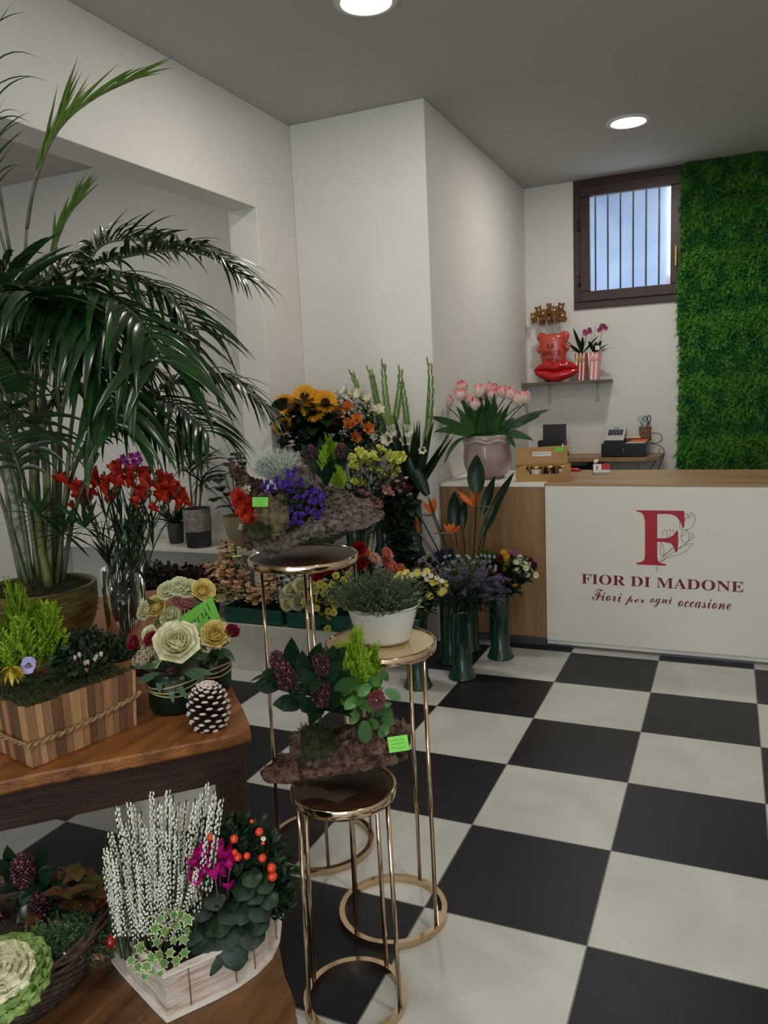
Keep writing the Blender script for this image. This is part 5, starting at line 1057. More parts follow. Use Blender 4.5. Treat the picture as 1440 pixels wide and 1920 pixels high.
def frond(pts, off0=0, off1=0, n=30, L=.34, W=.024, start=.25, closed=0.0, droop=1.0, m=None, seed=0, stem_to=None, lift=.35):
    rr = random.Random(seed); R = rachis(pts, off0, off1); N = len(R)-1
    lens = [(R[i+1]-R[i]).length for i in range(N)]; T = sum(lens)
    def at(u):
        s = u*T
        for i in range(N):
            if s <= lens[i] or i == N-1: return R[i].lerp(R[i+1], min(1, s/lens[i])), (R[i+1]-R[i]).normalized()
            s -= lens[i]
    mb = MB(); full = ([stem_to] if stem_to is not None else [])+R
    t = MB(); t.tube(full, [.006*(1-.8*k/len(full)) for k in range(len(full))], 6)
    o = add('frond', t, M_CANE, pm)
    for i in range(n):
        u = start+(1-start)*(i+.5)/n; p, d = at(u); side = d.cross(V((0, 0, 1)))
        if side.length < .2: side = HR.copy()
        side.normalize(); up = side.cross(d).normalized(); env = math.sin(PI*min(1, .18+.82*(1-(u-start)/(1-start))))**.5 if u > start else 1; env = max(.35, env)
        for s in (-1, 1):
            dd = (side*s*(1-closed)+d*(.55+closed*1.6)+up*(lift*(1-.5*closed))).normalized()
            dd = (dd+V((rr.uniform(-.12, .12), rr.uniform(-.12, .12), rr.uniform(-.12, .12)))).normalized()
            mb.leaf(p, dd, L*env*rr.uniform(.8, 1.15), W*rr.uniform(.8, 1.15), droop=droop*rr.uniform(.5, 1.5), up=up, fold=.35, um=.3, n=7, base=.3)
    add('leaflets', mb, m or M_PALM, o, local=False)
stems = []
rr = random.Random(9)
def basep(x): return AT(x, 1098, PP, rr.uniform(-.06, .08))*1.0
def cane(pts, r, m, offs=(0, 0)):
    R = rachis(pts, *offs, n=8); mb = MB(); n = len(R); mb.tube(R, [r*(1-.45*k/n) for k in range(n)], 10)
    add('cane', mb, m, pm); return R
cane([(62, 1100), (45, 1040), (30, 960), (10, 860), (-10, 740)], .016, M_CANEG, (.03, .02)); cane([(92, 1100), (80, 1040), (70, 960), (62, 840), (60, 700)], .016, mat('palm_cane_yellow', (112, 112, 54), (74, 80, 34), scale=30, rough=.6), (.06, .04))
for i, pts in enumerate([[(70, 1095), (60, 950), (60, 800), (75, 650), (95, 560)], [(100, 1095), (100, 960), (105, 850), (130, 700), (160, 600)], [(112, 1090), (120, 960), (150, 850), (200, 780), (240, 740)], [(50, 1095), (20, 980), (5, 850), (-20, 700)], [(80, 1095), (85, 900), (60, 720), (45, 560), (50, 430)], [(105, 1092), (112, 940), (112, 780), (100, 660), (110, 560)], [(60, 1095), (40, 950), (10, 820), (0, 700), (-10, 600)], [(95, 1095), (90, 880), (80, 740), (120, 600), (150, 540)], [(40, 1092), (10, 960), (-20, 880)], [(118, 1088), (135, 980), (160, 900), (185, 850)], [(75, 1095), (50, 930), (25, 800), (15, 700)], [(88, 1095), (70, 900), (75, 760), (85, 680)], [(66, 1095), (30, 960), (0, 880), (-30, 800)], [(108, 1092), (125, 900), (135, 790), (150, 700)], [(55, 1095), (35, 900), (30, 760), (40, 680)], [(98, 1095), (104, 900), (90, 780), (70, 700)]]):
    cane(pts, .0085, M_CANE, (rr.uniform(-.04, .08), rr.uniform(-.05, .08)))
FR = [
 # pts, off0, off1, n, L, W, start, closed, droop, lift
 ([(50, 430), (62, 360), (86, 285), (125, 225), (185, 180), (250, 150)], 0, .05, 15, .23, .022, .30, .74, .30, .45, 1),
 ([(50, 430), (68, 330), (95, 260), (120, 205)], 0, 0, 8, .22, .020, .4, .9, .05, .4, 1),
 ([(95, 560), (100, 480), (120, 420), (150, 375)], 0, .05, 14, .16, .022, .35, .8, .2, .4, 1),
 ([(95, 560), (140, 510), (220, 485), (310, 470), (390, 480), (445, 520)], 0, .15, 40, .24, .022, .25, .1, 1.3, .8, 0),
 ([(110, 580), (170, 520), (240, 520), (320, 560), (370, 620)], .1, .3, 34, .28, .024, .2, .1, 1.4, .5, 0),
 ([(95, 640), (150, 560), (210, 560), (270, 610), (300, 680)], .25, .55, 32, .36, .036, .15, .05, 1.8, .4, 0),
 ([(80, 640), (120, 580), (160, 570), (200, 620)], .2, .5, 26, .36, .036, .15, .05, 1.8, .4, 0),
 ([(160, 850), (220, 780), (290, 735), (360, 710), (430, 712), (490, 760)], .05, .1, 44, .25, .020, .25, .1, 1.3, .5, 0),
 ([(150, 860), (210, 790), (270, 755), (330, 760), (390, 810)], .1, .35, 34, .28, .024, .25, .1, 1.6, .4, 0),
 ([(60, 660), (40, 580), (20, 520), (-20, 500)], 0, .2, 22, .26, .026, .2, .1, 1.1, .7, 0),
 ([(60, 640), (70, 560), (100, 510), (150, 490)], -.1, -.2, 20, .20, .022, .25, .1, 1.2, .6, 0),
 ([(40, 680), (10, 600), (-30, 550), (-90, 520)], .1, .3, 22, .28, .026, .2, .1, 1.3, .5, 0),
 ([(20, 480), (-5, 330), (-25, 200), (-45, 70)], .0, .1, 9, .30, .006, .35, .15, .9, .35, 0),
 ([(20, 500), (-10, 400), (-20, 300), (-10, 190)], .0, .0, 8, .22, .006, .3, .3, .8, .35, 0),
 ([(70, 680), (100, 620), (150, 640), (200, 720), (220, 800)], .3, .55, 30, .30, .032, .15, .05, 1.6, .4, 0),
 ([(30, 700), (20, 620), (40, 560), (90, 560)], .35, .6, 26, .34, .036, .15, .05, 1.6, .5, 0),
 ([(100, 700), (150, 640), (230, 620), (310, 640), (360, 690)], -.15, -.3, 34, .26, .022, .2, .1, 1.3, .5, 0),
 ([(20, 760), (-20, 680), (-60, 640)], .2, .4, 22, .34, .030, .15, .05, 1.6, .4, 0),
 ([(150, 540), (180, 470), (230, 450), (300, 455)], -.1, -.25, 26, .22, .022, .2, .15, 1.0, .8, 0),
 ([(60, 820), (110, 740), (170, 730), (220, 780)], -.1, -.2, 26, .28, .022, .2, .1, 1.4, .4, 0),
 ([(20, 840), (35, 740), (80, 670), (150, 660)], -.15, -.3, 26, .30, .026, .15, .05, 1.4, .4, 0),
 ([(50, 920), (10, 810), (-40, 760)], .1, .3, 22, .32, .026, .2, .05, 1.5, .4, 0),
 ([(70, 860), (100, 760), (160, 700), (240, 680), (310, 705)], -.2, -.35, 34, .28, .024, .2, .1, 1.5, .4, 0),
 ([(130, 880), (200, 815), (275, 795), (345, 830)], -.05, .1, 28, .24, .022, .25, .1, 1.5, .4, 0),
 ([(0, 660), (30, 590), (80, 560), (140, 600)], .3, .5, 24, .30, .030, .15, .05, 1.7, .4, 0),
 ([(60, 700), (90, 600), (140, 540), (200, 530), (250, 560)], .0, .0, 30, .26, .022, .2, .1, 1.2, .5, 0),
 ([(20, 760), (-10, 640), (-30, 560), (-60, 520)], -.1, -.2, 26, .32, .026, .15, .1, 1.3, .5, 0),
]
for i, (pts, a, b_, n, L, W, st, cl, dr, lf, y) in enumerate(FR):
    frond(pts, a, b_, n if n < 12 else int(n*.95), L*.92, W*.78, st, cl, dr, M_PALMY if y else M_PALM, i, None, lf)
mb = MB()
for k in range(3):
    c = AT(*[(75, 965), (160, 990), (120, 1000)][k], PP, .10)
    for j in range(14): a = -.6+j*.34; mb.leaf(c, HR*math.cos(a)+V((0, 0, math.sin(a)))+TC*.3, .13, .016, droop=.3, n=5)
add('side_shoots', mb, M_PALM, pm)

# glass vase of red freesias
VP = PZ(229, 1224, TZ); VP = V((VP.x-.02, VP.y+.06, TZ+.001)); vr = .072; vh = .29
M_GLASS = bpy.data.materials.new('clear_glass'); M_GLASS.use_nodes = True; b = M_GLASS.node_tree.nodes['Principled BSDF']; b.inputs['Transmission Weight'].default_value = 1; b.inputs['Roughness'].default_value = 0.0; b.inputs['IOR'].default_value = 1.45; b.inputs['Base Color'].default_value = (.93, .97, .95, 1)
vt = thing('glass_vase', 'tall clear glass cylinder vase behind the pinecone side of the table', 'vase', VP); vt['label'] = 'tall clear glass cylinder vase holding the red freesias'
mb = MB(); mb.lathe([(.001, 0), (vr, 0), (vr, vh), (vr-.003, vh), (vr-.003, .012), (.001, .012)], 48, VP); add('glass', mb, M_GLASS, vt)
FP = [(185, 900), (226, 888), (220, 911), (268, 903), (284, 907), (311, 903), (327, 927), (311, 942), (338, 944), (272, 935), (150, 927), (132, 911), (163, 938), (248, 900), (303, 923), (205, 925)]
def fre_x(t, h, d):
    for k in range(3): place('side_bloom', F['red_freesia'], t, h+V((RR.uniform(-.035, .035), RR.uniform(-.03, .03), RR.uniform(-.035, .02))), V((RR.uniform(-.7, .7), RR.uniform(-1, .1), 1)), RR.uniform(1, 1.35))
    mb = MB()
    for k in range(5): p = h+V((.012*k-.03, .01, .01*k-.02)); mb.ball(p, (.005, .005, .011), 6, 5)
    add('buds', mb, leafmat('freesia_bud', (92, 90, 40), (120, 60, 30)), t)
for i, p in enumerate(sorted(FP)):
    h0 = AT(p[0], p[1], VP, RR.uniform(-.06, .08)); t = thing('red_freesia', 'orange red freesia in the glass vase, '+ordn(i, len(FP)), 'freesia', VP+V(((i-8)*.005, RR.uniform(-.03, .03), .02)), 'red freesias in the glass vase')
    r0 = wloc(t); mid = r0.lerp(h0, .45)+V((0, 0, .08)); P = bez(r0, V((r0.x, r0.y, r0.z+.30)), h0); mb = MB(); mb.tube(P, .0022, 6); add('stem', mb, leafmat('dark_stem', (36, 58, 32)), t)
    place('bloom', F['red_freesia'], t, h0, V((RR.uniform(-.5, .5), -.4, 1)), 1.4); fre_x(t, h0, None)
    mb = MB()
    for k in range(9): u = RR.uniform(.35, .9); q = P[int(u*8)]; mb.leaf(q, V((RR.uniform(-.5, .5), RR.uniform(-.5, .5), 1.2)), RR.uniform(.08, .18), .008, droop=.5, n=4)
    add('foliage', mb, M_LEAFD, t)

# three small rose arrangements wrapped in leaves
M_WRAP = leafmat('wrapped_dark_leaf', (18, 44, 24), (12, 30, 18), rough=.3); M_RAF = mat('raffia', (178, 152, 110), rough=.8)
def wrap_pot(name, label, P, r, h):
    t = thing(name, label, 'flower pot', P)
    mb = MB(); mb.lathe([(.001, 0), (r*.9, 0), (r, h*.1), (r*1.02, h*.6), (r, h), (r*.9, h), (.001, h*.85)], 40, P, fn=lambda a, z: 1+.025*math.sin(7*a+z*60)); add('leaf_wrap', mb, M_WRAP, t)
    mb = MB()
    for k in range(3): mb.tube([P+V((math.cos(a)*r*1.06, math.sin(a)*r*1.06, h*(.55+.10*k)+.006*math.sin(a*2+k))) for a in [2*PI*i/36 for i in range(36)]], .0022, 5, closed=True)
    add('raffia_tie', mb, M_RAF, t); return t
def posy(P, h, items, where):
    """blooms set in one wrapped pot"""
    cnt = {}
    for (nm, me, d, cat, pts, s) in items:
        pts = sorted(pts); n = len(pts)
        for i, (x, y) in enumerate(pts):
            hd = AT(x, y, P, .05 if s > .8 else .02); r0 = P+V((RR.uniform(-.02, .02), RR.uniform(-.02, .02), h*.86)); lab = d+' '+where+(', '+ordn(i, n) if n > 1 else '')
            t = thing(nm, lab, cat, r0); mb = MB(); mb.tube(bez(r0, r0.lerp(hd, .5)+V((0, 0, .01)), hd), .002, 6); add('stem', mb, M_STEM, t)
            place('bloom', F[me], t, hd, TC*.8+V((0, 0, .75))+HR*((x-(PR_[0]))/90.0), s)
A2 = PZ(318, 1347, TZ)+HF*.078; A2.z = TZ+.001; wrap_pot('wrapped_flower_pot', 'pot wrapped in dark leaves under the big white rose', A2, .072, .115); PR_ = [315]
posy(A2, .115, [('white_rose', 'white_rose', 'big open white rose', 'rose', [(333, 1214)], 1.05), ('red_rose', 'small_red_rose', 'small dark red rose', 'rose', [(290, 1203), (258, 1210)], 1.05),
    ('cream_bud', 'cream_lisianthus', 'cream lisianthus', 'lisianthus', [(284, 1190), (292, 1243)], .62), ('seed_cluster', 'seed_cluster', 'pale seed cluster', 'seed head', [(276, 1232), (268, 1242), (284, 1222)], 1.0),
    ('skimmia_sprig', 'skimmia_cone', 'brown skimmia cluster', 'skimmia', [(326, 1268), (270, 1262)], .62)], 'in the front wrapped pot')
A3 = PZ(393, 1302, TZ)+HF*.055; A3.z = TZ+.001; wrap_pot('wrapped_flower_pot', 'pot wrapped in dark leaves under the single yellow rose, right', A3, .055, .10); PR_ = [390]
posy(A3, .10, [('yellow_rose', 'yellow_rose', 'pale yellow rose', 'rose', [(405, 1196)], 1.0), ('red_rose', 'small_red_rose', 'dark red rose', 'rose', [(355, 1196), (433, 1188)], 1.05), ('chamomile', 'white_mum', 'small white daisy', 'daisy', [(365, 1174), (388, 1220), (374, 1212), (384, 1204)], .62)], 'in the right wrapped pot')
A1 = PZ(330, 1245, TZ)+HF*.07; A1.z = TZ+.001; wrap_pot('wrapped_flower_pot', 'dark wrapped pot behind the green handwritten card', A1, .068, .10); PR_ = [330]
posy(A1, .10, [('yellow_rose', 'yellow_rose', 'ruffled yellow rose', 'rose', [(299, 1142), (378, 1112)], .92), ('lisianthus', 'cream_lisianthus', 'cream lisianthus', 'lisianthus', [(318, 1112), (337, 1104), (322, 1160), (352, 1108), (280, 1148)], .95), ('pink_rose', 'pink_rose', 'small pink rose', 'rose', [(345, 1137), (356, 1132), (333, 1130)], .9)], 'in the rear wrapped pot')
for P, pts in ((A2, [((256, 1283), (300, 1262)), ((325, 1318), (318, 1272)), ((350, 1310), (325, 1275)), ((400, 1262), (350, 1258)), ((385, 1275), (345, 1262)), ((252, 1250), (290, 1250)), ((300, 1300), (300, 1268))]), (A1, [((275, 1120), (300, 1150)), ((290, 1175), (310, 1160)), ((390, 1130), (350, 1140))]), (A3, [((440, 1240), (415, 1215)), ((430, 1205), (410, 1210)), ((370, 1240), (390, 1225))])):
    for (tp, bs) in pts:
        e, s = AT(*tp, P, .09), AT(*bs, P, .05); t = thing('eucalyptus_leaf', 'grey green narrow leaf drooping over a wrapped pot', 'leaf', s, 'eucalyptus leaves on the wrapped pots')
        mb = MB(); mb.leaf(s, (e-s)+V((0, 0, .012)), (e-s).length*1.04, .020, droop=.3, up=(TC+V((0, 0, .5))).normalized(), um=.5, n=8); tag(t, kind=None); add('blade', mb, leafmat('eucalyptus', (82, 108, 80), (62, 88, 62), rough=.45), t)
# green card
q = AT(378, 1185, A1, .10); t = thing('handwritten_card', 'green card on a stick with handwritten word NOVITÀ', 'card', q)
c00, c10, c11, c01 = AT(347, 1196, A1, .10), AT(418, 1172, A1, .10), AT(397, 1118, A1, .09), AT(336, 1158, A1, .09)
mb = MB(); mb.poly3([c00, c10, c11, c01], HF, .0012); add('card', mb, M_CARD, t, smooth=False)
def cpt(u, v): return (c00*(1-u)*(1-v)+c10*u*(1-v)+c11*u*v+c01*(1-u)*v)+TC*.0012
LET = {'N': [[(0, 0), (0, 1), (.8, 0), (.8, 1)]], 'O': [[(.4+.4*math.cos(a), .5+.5*math.sin(a)) for a in [i*PI/6 for i in range(13)]]], 'V': [[(0, 1), (.35, 0), (.8, 1)]], 'I': [[(.3, 0), (.3, 1)]], 'T': [[(0, 1), (.9, 1)], [(.45, 1), (.45, 0)]], 'À': [[(0, 0), (.4, 1), (.8, 0)], [(.15, .4), (.65, .4)], [(.1, 1.4), (.6, 1.15)]], '!': [[(.3, .35), (.4, 1.7)], [(.3, 0), (.3, .08)]]}
mb = MB()
for i, ch in enumerate('NOVITÀ!'):
    for pl in LET[ch]: mb.tube([cpt(.10+.115*i+x*.085, .30+.035*i+y*.22) for x, y in pl], .0011, 4)
add('handwriting', mb, M_INK, t)
mb = MB(); mb.ball(cpt(.74, .40), (.0045, .002, .004), 8, 6); add('ink_heart', mb, M_INK, t)
mb = MB(); mb.tube([cpt(.45, .1)+HF*.004, A1+V((0, 0, .07))], .0016, 6); add('stick', mb, M_OAKH, t)
# pinecone
PC = PZ(387, 1376, TZ)+HF*.045; PC.z = TZ+.001; t = thing('pinecone', 'brown pinecone with white tipped scales at the table corner', 'pinecone', PC)
M_SC = mat('pinecone_scale', (74, 50, 38), rough=.7); M_ST = mat('white_scale_tip', (206, 190, 180), rough=.8)
mb = MB(); tipm = MB(); Hc, Rc = .122, .056
for i in range(118):
    u = (i+.5)/118; z = Hc*(.03+.93*u); env = math.sin(PI*min(1, .20+.74*u))**.75 if u < .98 else .25; a = i*2.39996; el = -.25+1.35*u
    d = V((math.cos(a)*math.cos(el), math.sin(a)*math.cos(el), math.sin(el))); p0 = PC+V((0, 0, z-.012*u)); L = Rc*env; e = p0+d*L; s = d.cross(V((0, 0, 1))).normalized(); n_ = s.cross(d)
    w = .013*(.6+.4*env)
    rows = [[p0-s*.003, p0+n_*.002, p0+s*.003], [p0+d*L*.6-s*w, p0+d*L*.6+n_*.004, p0+d*L*.6+s*w], [e-s*w*.75-n_*.001, e+n_*.003, e+s*w*.75-n_*.001]]
    mb.grid(rows); mb.grid([[q-n_*.004 for q in r][::-1] for r in rows]); tipm.ball(e-d*.001, (w*.75, w*.75*.6, .0035), 8, 5, M=Matrix((s, d, n_)).transposed())
mb.lathe([(.001, .004), (.02, .008), (.02, Hc*.8), (.004, Hc*.95)], 12, PC); add('scales', mb, M_SC, t); add('white_tips', tipm, M_ST, t, label='white tips of the scales')

# slatted wooden box planter with rope, and its plants
BXF = PZ(62, 1441, TZ); BXR = PZ(256, 1360, TZ); ux = (BXR-BXF).normalized(); uy = V((-ux.y, ux.x, 0)); Lx, Ly, Hx = (BXR-BXF).length, .24, .152
def WB(a, b, z): return V((BXF.x, BXF.y, TZ+.001))+ux*a+uy*b+V((0, 0, z))
bx = thing('wooden_box_planter', 'slatted light wood planter box tied with rope on the table', 'planter', WB(Lx/2, Ly/2, 0))
pal = [wood('slat_%d' % k, c, c2, axis=(12, 12, 1), scale=4, rough=.65, bump=.25) for k, (c, c2) in enumerate((((170, 124, 82), (140, 98, 62)), ((130, 92, 64), (104, 72, 48)), ((186, 146, 100), (160, 118, 78)), ((110, 76, 50), (88, 60, 40)), ((152, 112, 76), (124, 88, 58))))]
rr = random.Random(12); FL_ = .05                              # sides flare outwards
mb = MB()
def slats(pf, L, seedk):
    x = 0
    while x < L-.004:
        w = min(rr.uniform(.016, .032), L-x); k = rr.randrange(5); h = Hx+rr.uniform(-.003, .002); n = .008+rr.uniform(0, .0025)
        b = len(mb.v); mb.add([pf(x+.0006, 0, 0), pf(x+w-.0006, 0, 0), pf(x+w-.0006, 0, h), pf(x+.0006, 0, h), pf(x+.0006, n, 0), pf(x+w-.0006, n, 0), pf(x+w-.0006, n, h), pf(x+.0006, n, h)], [(0, 3, 2, 1), (4, 5, 6, 7), (0, 1, 5, 4), (3, 7, 6, 2), (0, 4, 7, 3), (1, 2, 6, 5)], k); x += w
fx = lambda z: -z*FL_
slats(lambda x, n, z: WB(x*(1+2*z*FL_/Lx)+fx(z), fx(z)-n+.008, z), Lx, 0); slats(lambda x, n, z: WB(x*(1+2*z*FL_/Lx)+fx(z), Ly-fx(z)+n-.008, z), Lx, 1)
slats(lambda x, n, z: WB(fx(z)-n+.008, x*(1+2*z*FL_/Ly)+fx(z), z), Ly, 2); slats(lambda x, n, z: WB(Lx-fx(z)+n-.008, x*(1+2*z*FL_/Ly)+fx(z), z), Ly, 3)
mb.box(WB(Lx/2, Ly/2, .004), (Lx, Ly, .006), math.atan2(ux.y, ux.x)); add('slats', mb, pal, bx, smooth=False)
rz_ = Hx*.50; e = rz_*FL_+.009; cor = [WB(-e, -e, rz_-.012), WB(Lx+e, -e, rz_+.012), WB(Lx+e, Ly+e, rz_), WB(-e, Ly+e, rz_)]
for ph in (0, PI):
    P = []
    for k in range(4):
        a, b_ = cor[k], cor[(k+1) % 4]; n = int((b_-a).length/.0035)
        for j in range(n): u = j/n; p = a.lerp(b_, u); w_ = len(P)*.5+ph; nr = (b_-a).normalized().cross(V((0, 0, 1))); P.append(p+nr*math.cos(w_)*.0034+V((0, 0, math.sin(w_)*.0034-.010*math.sin(PI*u))))
    mb = MB(); mb.tube(P, .0042, 5, closed=True); add('rope', mb, mat('jute_rope', (150, 122, 84), (120, 94, 60), scale=90, rough=.9, bump=.5), bx)
mb = MB(); mb.box(WB(Lx/2, Ly/2, Hx-.02), (Lx, Ly, .01), math.atan2(ux.y, ux.x))
moss(mb, (0, 0, 0), 0, 0, 1, 1)
for k in range(3600):
    p = WB(rr.uniform(-.004, Lx+.004), rr.uniform(-.004, Ly+.004), Hx-.010+.012*rr.random()); d = V((rr.uniform(-1, 1), rr.uniform(-1, 1), rr.uniform(.1, 1.2))).normalized(); s = d.orthogonal().normalized()*.0009; q = p+d*rr.uniform(.006, .02); mb.add([p-s, p+s, q+s*.3, q-s*.3], [(0, 1, 2, 3)])
add('moss', mb, M_MOSS, bx, smooth=False)
BT = Hx-.006
def on_box(px, py): p = AT(px, py, WB(0, 0, BT)); h = PZ(px, py, TZ+BT); return h
def conifer(P, H, s, lab, n=5, R=.05, hts=None):
    t = thing('lime_conifer', lab, 'conifer', P)
    for k in range(n): a = k*2.4; place('foliage', F['lime_plume'], t, P+V((math.cos(a)*R*(.3+.7*(k > 0)), math.sin(a)*R*(.3+.7*(k > 0)), 0)), V((math.cos(a)*.16*(k > 0), math.sin(a)*.16*(k > 0), 1)), (s, s, H/.21*(1.0 if k == 0 else .72)))
    return t
CB = PZ(45, 1262, TZ+BT); conifer(CB+uy*.02, .30, 1.35, 'bright lime green dwarf conifer in the wooden box planter', 9, .062)
CL = LC(PZ(0, 1290, TZ+BT), -.01, 0, 0)
ch = PZ(76, 1268, TZ+BT); t = thing('chestnut_husk', 'spiny brown chestnut husk behind the lilac pansy', 'chestnut husk', ch); mb = MB(); c_ = ch+V((0, 0, .024)); mb.ball(c_, .018, 10, 8)
for k in range(420): d = V((rr.gauss(0, 1), rr.gauss(0, 1), rr.gauss(0, 1))).normalized(); s = d.orthogonal().normalized()*.0007; mb.add([c_+d*.016-s, c_+d*.016+s, c_+d*.034], [(0, 1, 2)])
add('spines', mb, mat('husk_brown', (120, 72, 40), (84, 50, 30), scale=40, rough=.8), t, smooth=False)
def viola(P, d, s, c1, c2, c3):
    mb = MB()
    for k, (a, L, W) in enumerate(((PI/2-.5, .020, .022), (PI/2+.5, .020, .022), (-.15, .017, .020), (PI+.15, .017, .020), (-PI/2, .020, .028))): mb.petal(a, L, W, 1.3, 1.5, r0=.001, z0=.001*k, ruf=.0012, um=.6, base=.35, e=.4, nu=5, nv=5, mi=0 if k < 4 else 1)
    mb.lathe([(.0055, .004), (.001, .005)], 10, mi=2)
    for k in range(7): a = -PI/2+(k-3)*.45; mb.tube([(.004*math.cos(a), .004*math.sin(a), .0055), (.010*math.cos(a), .010*math.sin(a), .0052)], .0009, 4, mi=2)
    mb.ball((0, 0, .006), .0016, 6, 4, mi=3); return mb.mesh('viola_bloom', [fm('v%s' % (c1,), c1), fm('v%s' % (c2,), c2), mat('viola_eye%s' % (c3,), c3), mat('viola_yolk', (240, 200, 40))])
vb_ = on_box(60, 1290); t = thing('pansy', 'lilac pansy with dark eye and round leaves in the wooden box', 'pansy', vb_); hd = AT(55, 1247, vb_, .02)
o = place('bloom', viola(0, 0, 1, (168, 156, 206), (184, 172, 218), (24, 16, 34)), t, hd, TC+V((0, 0, .35)), 1.15, 0)
def face(o, d, s, roll=0):                                   # local x -> right, y -> up, z -> towards d
    z = V(d).normalized(); x = V((0, 0, 1)).cross(z).normalized(); y = z.cross(x); o.rotation_mode = 'QUATERNION'; o.rotation_quaternion = (Matrix((x, y, z)).transposed() @ Matrix.Rotation(roll, 3, 'Z')).to_quaternion(); o.scale = (s, s, s)
face(o, TC+V((0, 0, .3)), 1.1, -.1)
mb = MB(); mb.tube([vb_, hd], .0015, 5); add('stem', mb, M_STEM, t)
for (x, y) in ((80, 1275), (95, 1262), (70, 1282), (106, 1230), (100, 1250), (132, 1262), (112, 1215), (85, 1285), (60, 1280), (120, 1240), (50, 1285), (92, 1240)): p = AT(x, y, vb_, .0); a = rr.uniform(0, 6.28); mb = MB(); mb.leaf(p, V((math.cos(a), math.sin(a), .5)), .036, .026, droop=.8, um=.5, e=.5, base=.4, n=5); add('leaf', mb, leafmat('pansy_leaf', (46, 84, 42), (34, 66, 34)), t)
vb_ = on_box(15, 1300); t = thing('croton_plant', 'small croton with yellow and dark green striped leaves, left in the box', 'croton', vb_); c_ = AT(22, 1250, vb_, .01)
for k in range(9): a = -2.9+k*.36; mb = MB(); mb.leaf(c_, HR*math.cos(a)+V((0, 0, math.sin(a)*.6+.3))+TC*.4, .05, .014, droop=1.6, n=6); add('leaf', mb, leafmat('croton_leaf', (206, 176, 52), (30, 54, 22), scale=60), t)
mb = MB(); mb.tube([vb_, c_], .003, 6); add('stem', mb, M_STEM, t)
vb_ = on_box(160, 1268); t = thing('mini_cyclamen', 'small white budded cyclamen at the right of the wooden box', 'cyclamen', vb_)
cy = MB()
for k in range(5): cy.petal(2*PI*k/5, .017, .010, .35, .1, r0=.002, um=.5, base=.4, e=.6, cup=.2, nu=4, nv=2)
F['white_cyclamen'] = cy.mesh('white_cyclamen', fm('white_cyc', (226, 206, 206)))
for (x, y) in ((133, 1242), (140, 1238), (150, 1232), (160, 1248), (166, 1246), (178, 1240), (181, 1236), (190, 1231), (162, 1262)):
    p = AT(x, y, vb_, .01); place('bloom', F['white_cyclamen'], t, p, (rr.uniform(-.3, .3), 0, 1), .8); mb = MB(); mb.tube([vb_, p], .0011, 4); add('stem', mb, M_STEM, t)
place('foliage', F['dark_sprigs'], t, vb_, (0, 0, 1), .9)
for k, (x, y) in enumerate(((120, 1245), (165, 1225), (205, 1232), (225, 1240))):
    p = on_box(x, y); t = thing('thyme_sprigs', 'fine dark green sprigs growing in the wooden box', 'herb', p, 'dark sprigs in the wooden box'); place('foliage', F['dark_sprigs'], t, p, (0, 0, 1), 1.25-.12*k)

# ================================================================== the bark arrangements on the gold stands
def barkmat(name, c, c2, c3):
    m = bpy.data.materials.new(name); m.use_nodes = True; N = m.node_tree.nodes; Lk = m.node_tree.links; b = N['Principled BSDF']; b.inputs['Roughness'].default_value = .9
    tc = N.new('ShaderNodeTexCoord'); mp = N.new('ShaderNodeMapping'); mp.inputs['Scale'].default_value = (1.0, 1.0, 1.6); Lk.new(tc.outputs['Object'], mp.inputs[0])
    n = N.new('ShaderNodeTexNoise'); n.inputs['Scale'].default_value = 38; n.inputs['Detail'].default_value = 12; n.inputs['Roughness'].default_value = .7; Lk.new(mp.outputs[0], n.inputs['Vector'])
    r = N.new('ShaderNodeValToRGB'); e = r.color_ramp.elements; e[0].color = srgb(c3); e[0].position = .39; e[1].color = srgb(c2); e[1].position = .60; k = e.new(.48); k.color = srgb(c); Lk.new(n.outputs['Fac'], r.inputs[0]); Lk.new(r.outputs[0], b.inputs['Base Color'])
    v = N.new('ShaderNodeTexVoronoi'); v.inputs['Scale'].default_value = 45; v.feature = 'DISTANCE_TO_EDGE'; dn = N.new('ShaderNodeMixRGB'); dn.inputs[0].default_value = .12; Lk.new(mp.outputs[0], dn.inputs[1]); Lk.new(n.outputs['Color'], dn.inputs[2]); Lk.new(dn.outputs[0], v.inputs['Vector'])
    ad = N.new('ShaderNodeMath'); ad.operation = 'ADD'; Lk.new(v.outputs['Distance'], ad.inputs[0]); Lk.new(n.outputs['Fac'], ad.inputs[1]); bp = N.new('ShaderNodeBump'); bp.inputs['Strength'].default_value = 1.0; bp.inputs['Distance'].default_value = .02; Lk.new(ad.outputs[0], bp.inputs['Height']); Lk.new(bp.outputs[0], b.inputs['Normal']); return m
M_BARKG = barkmat('grey_cork_bark', (158, 138, 122), (206, 190, 176), (70, 50, 40)); M_BARKB = barkmat('brown_cork_bark', (138, 98, 76), (190, 152, 126), (54, 33, 25)); M_BARKT = barkmat('tan_bark', (164, 138, 100), (194, 172, 130), (92, 70, 48))
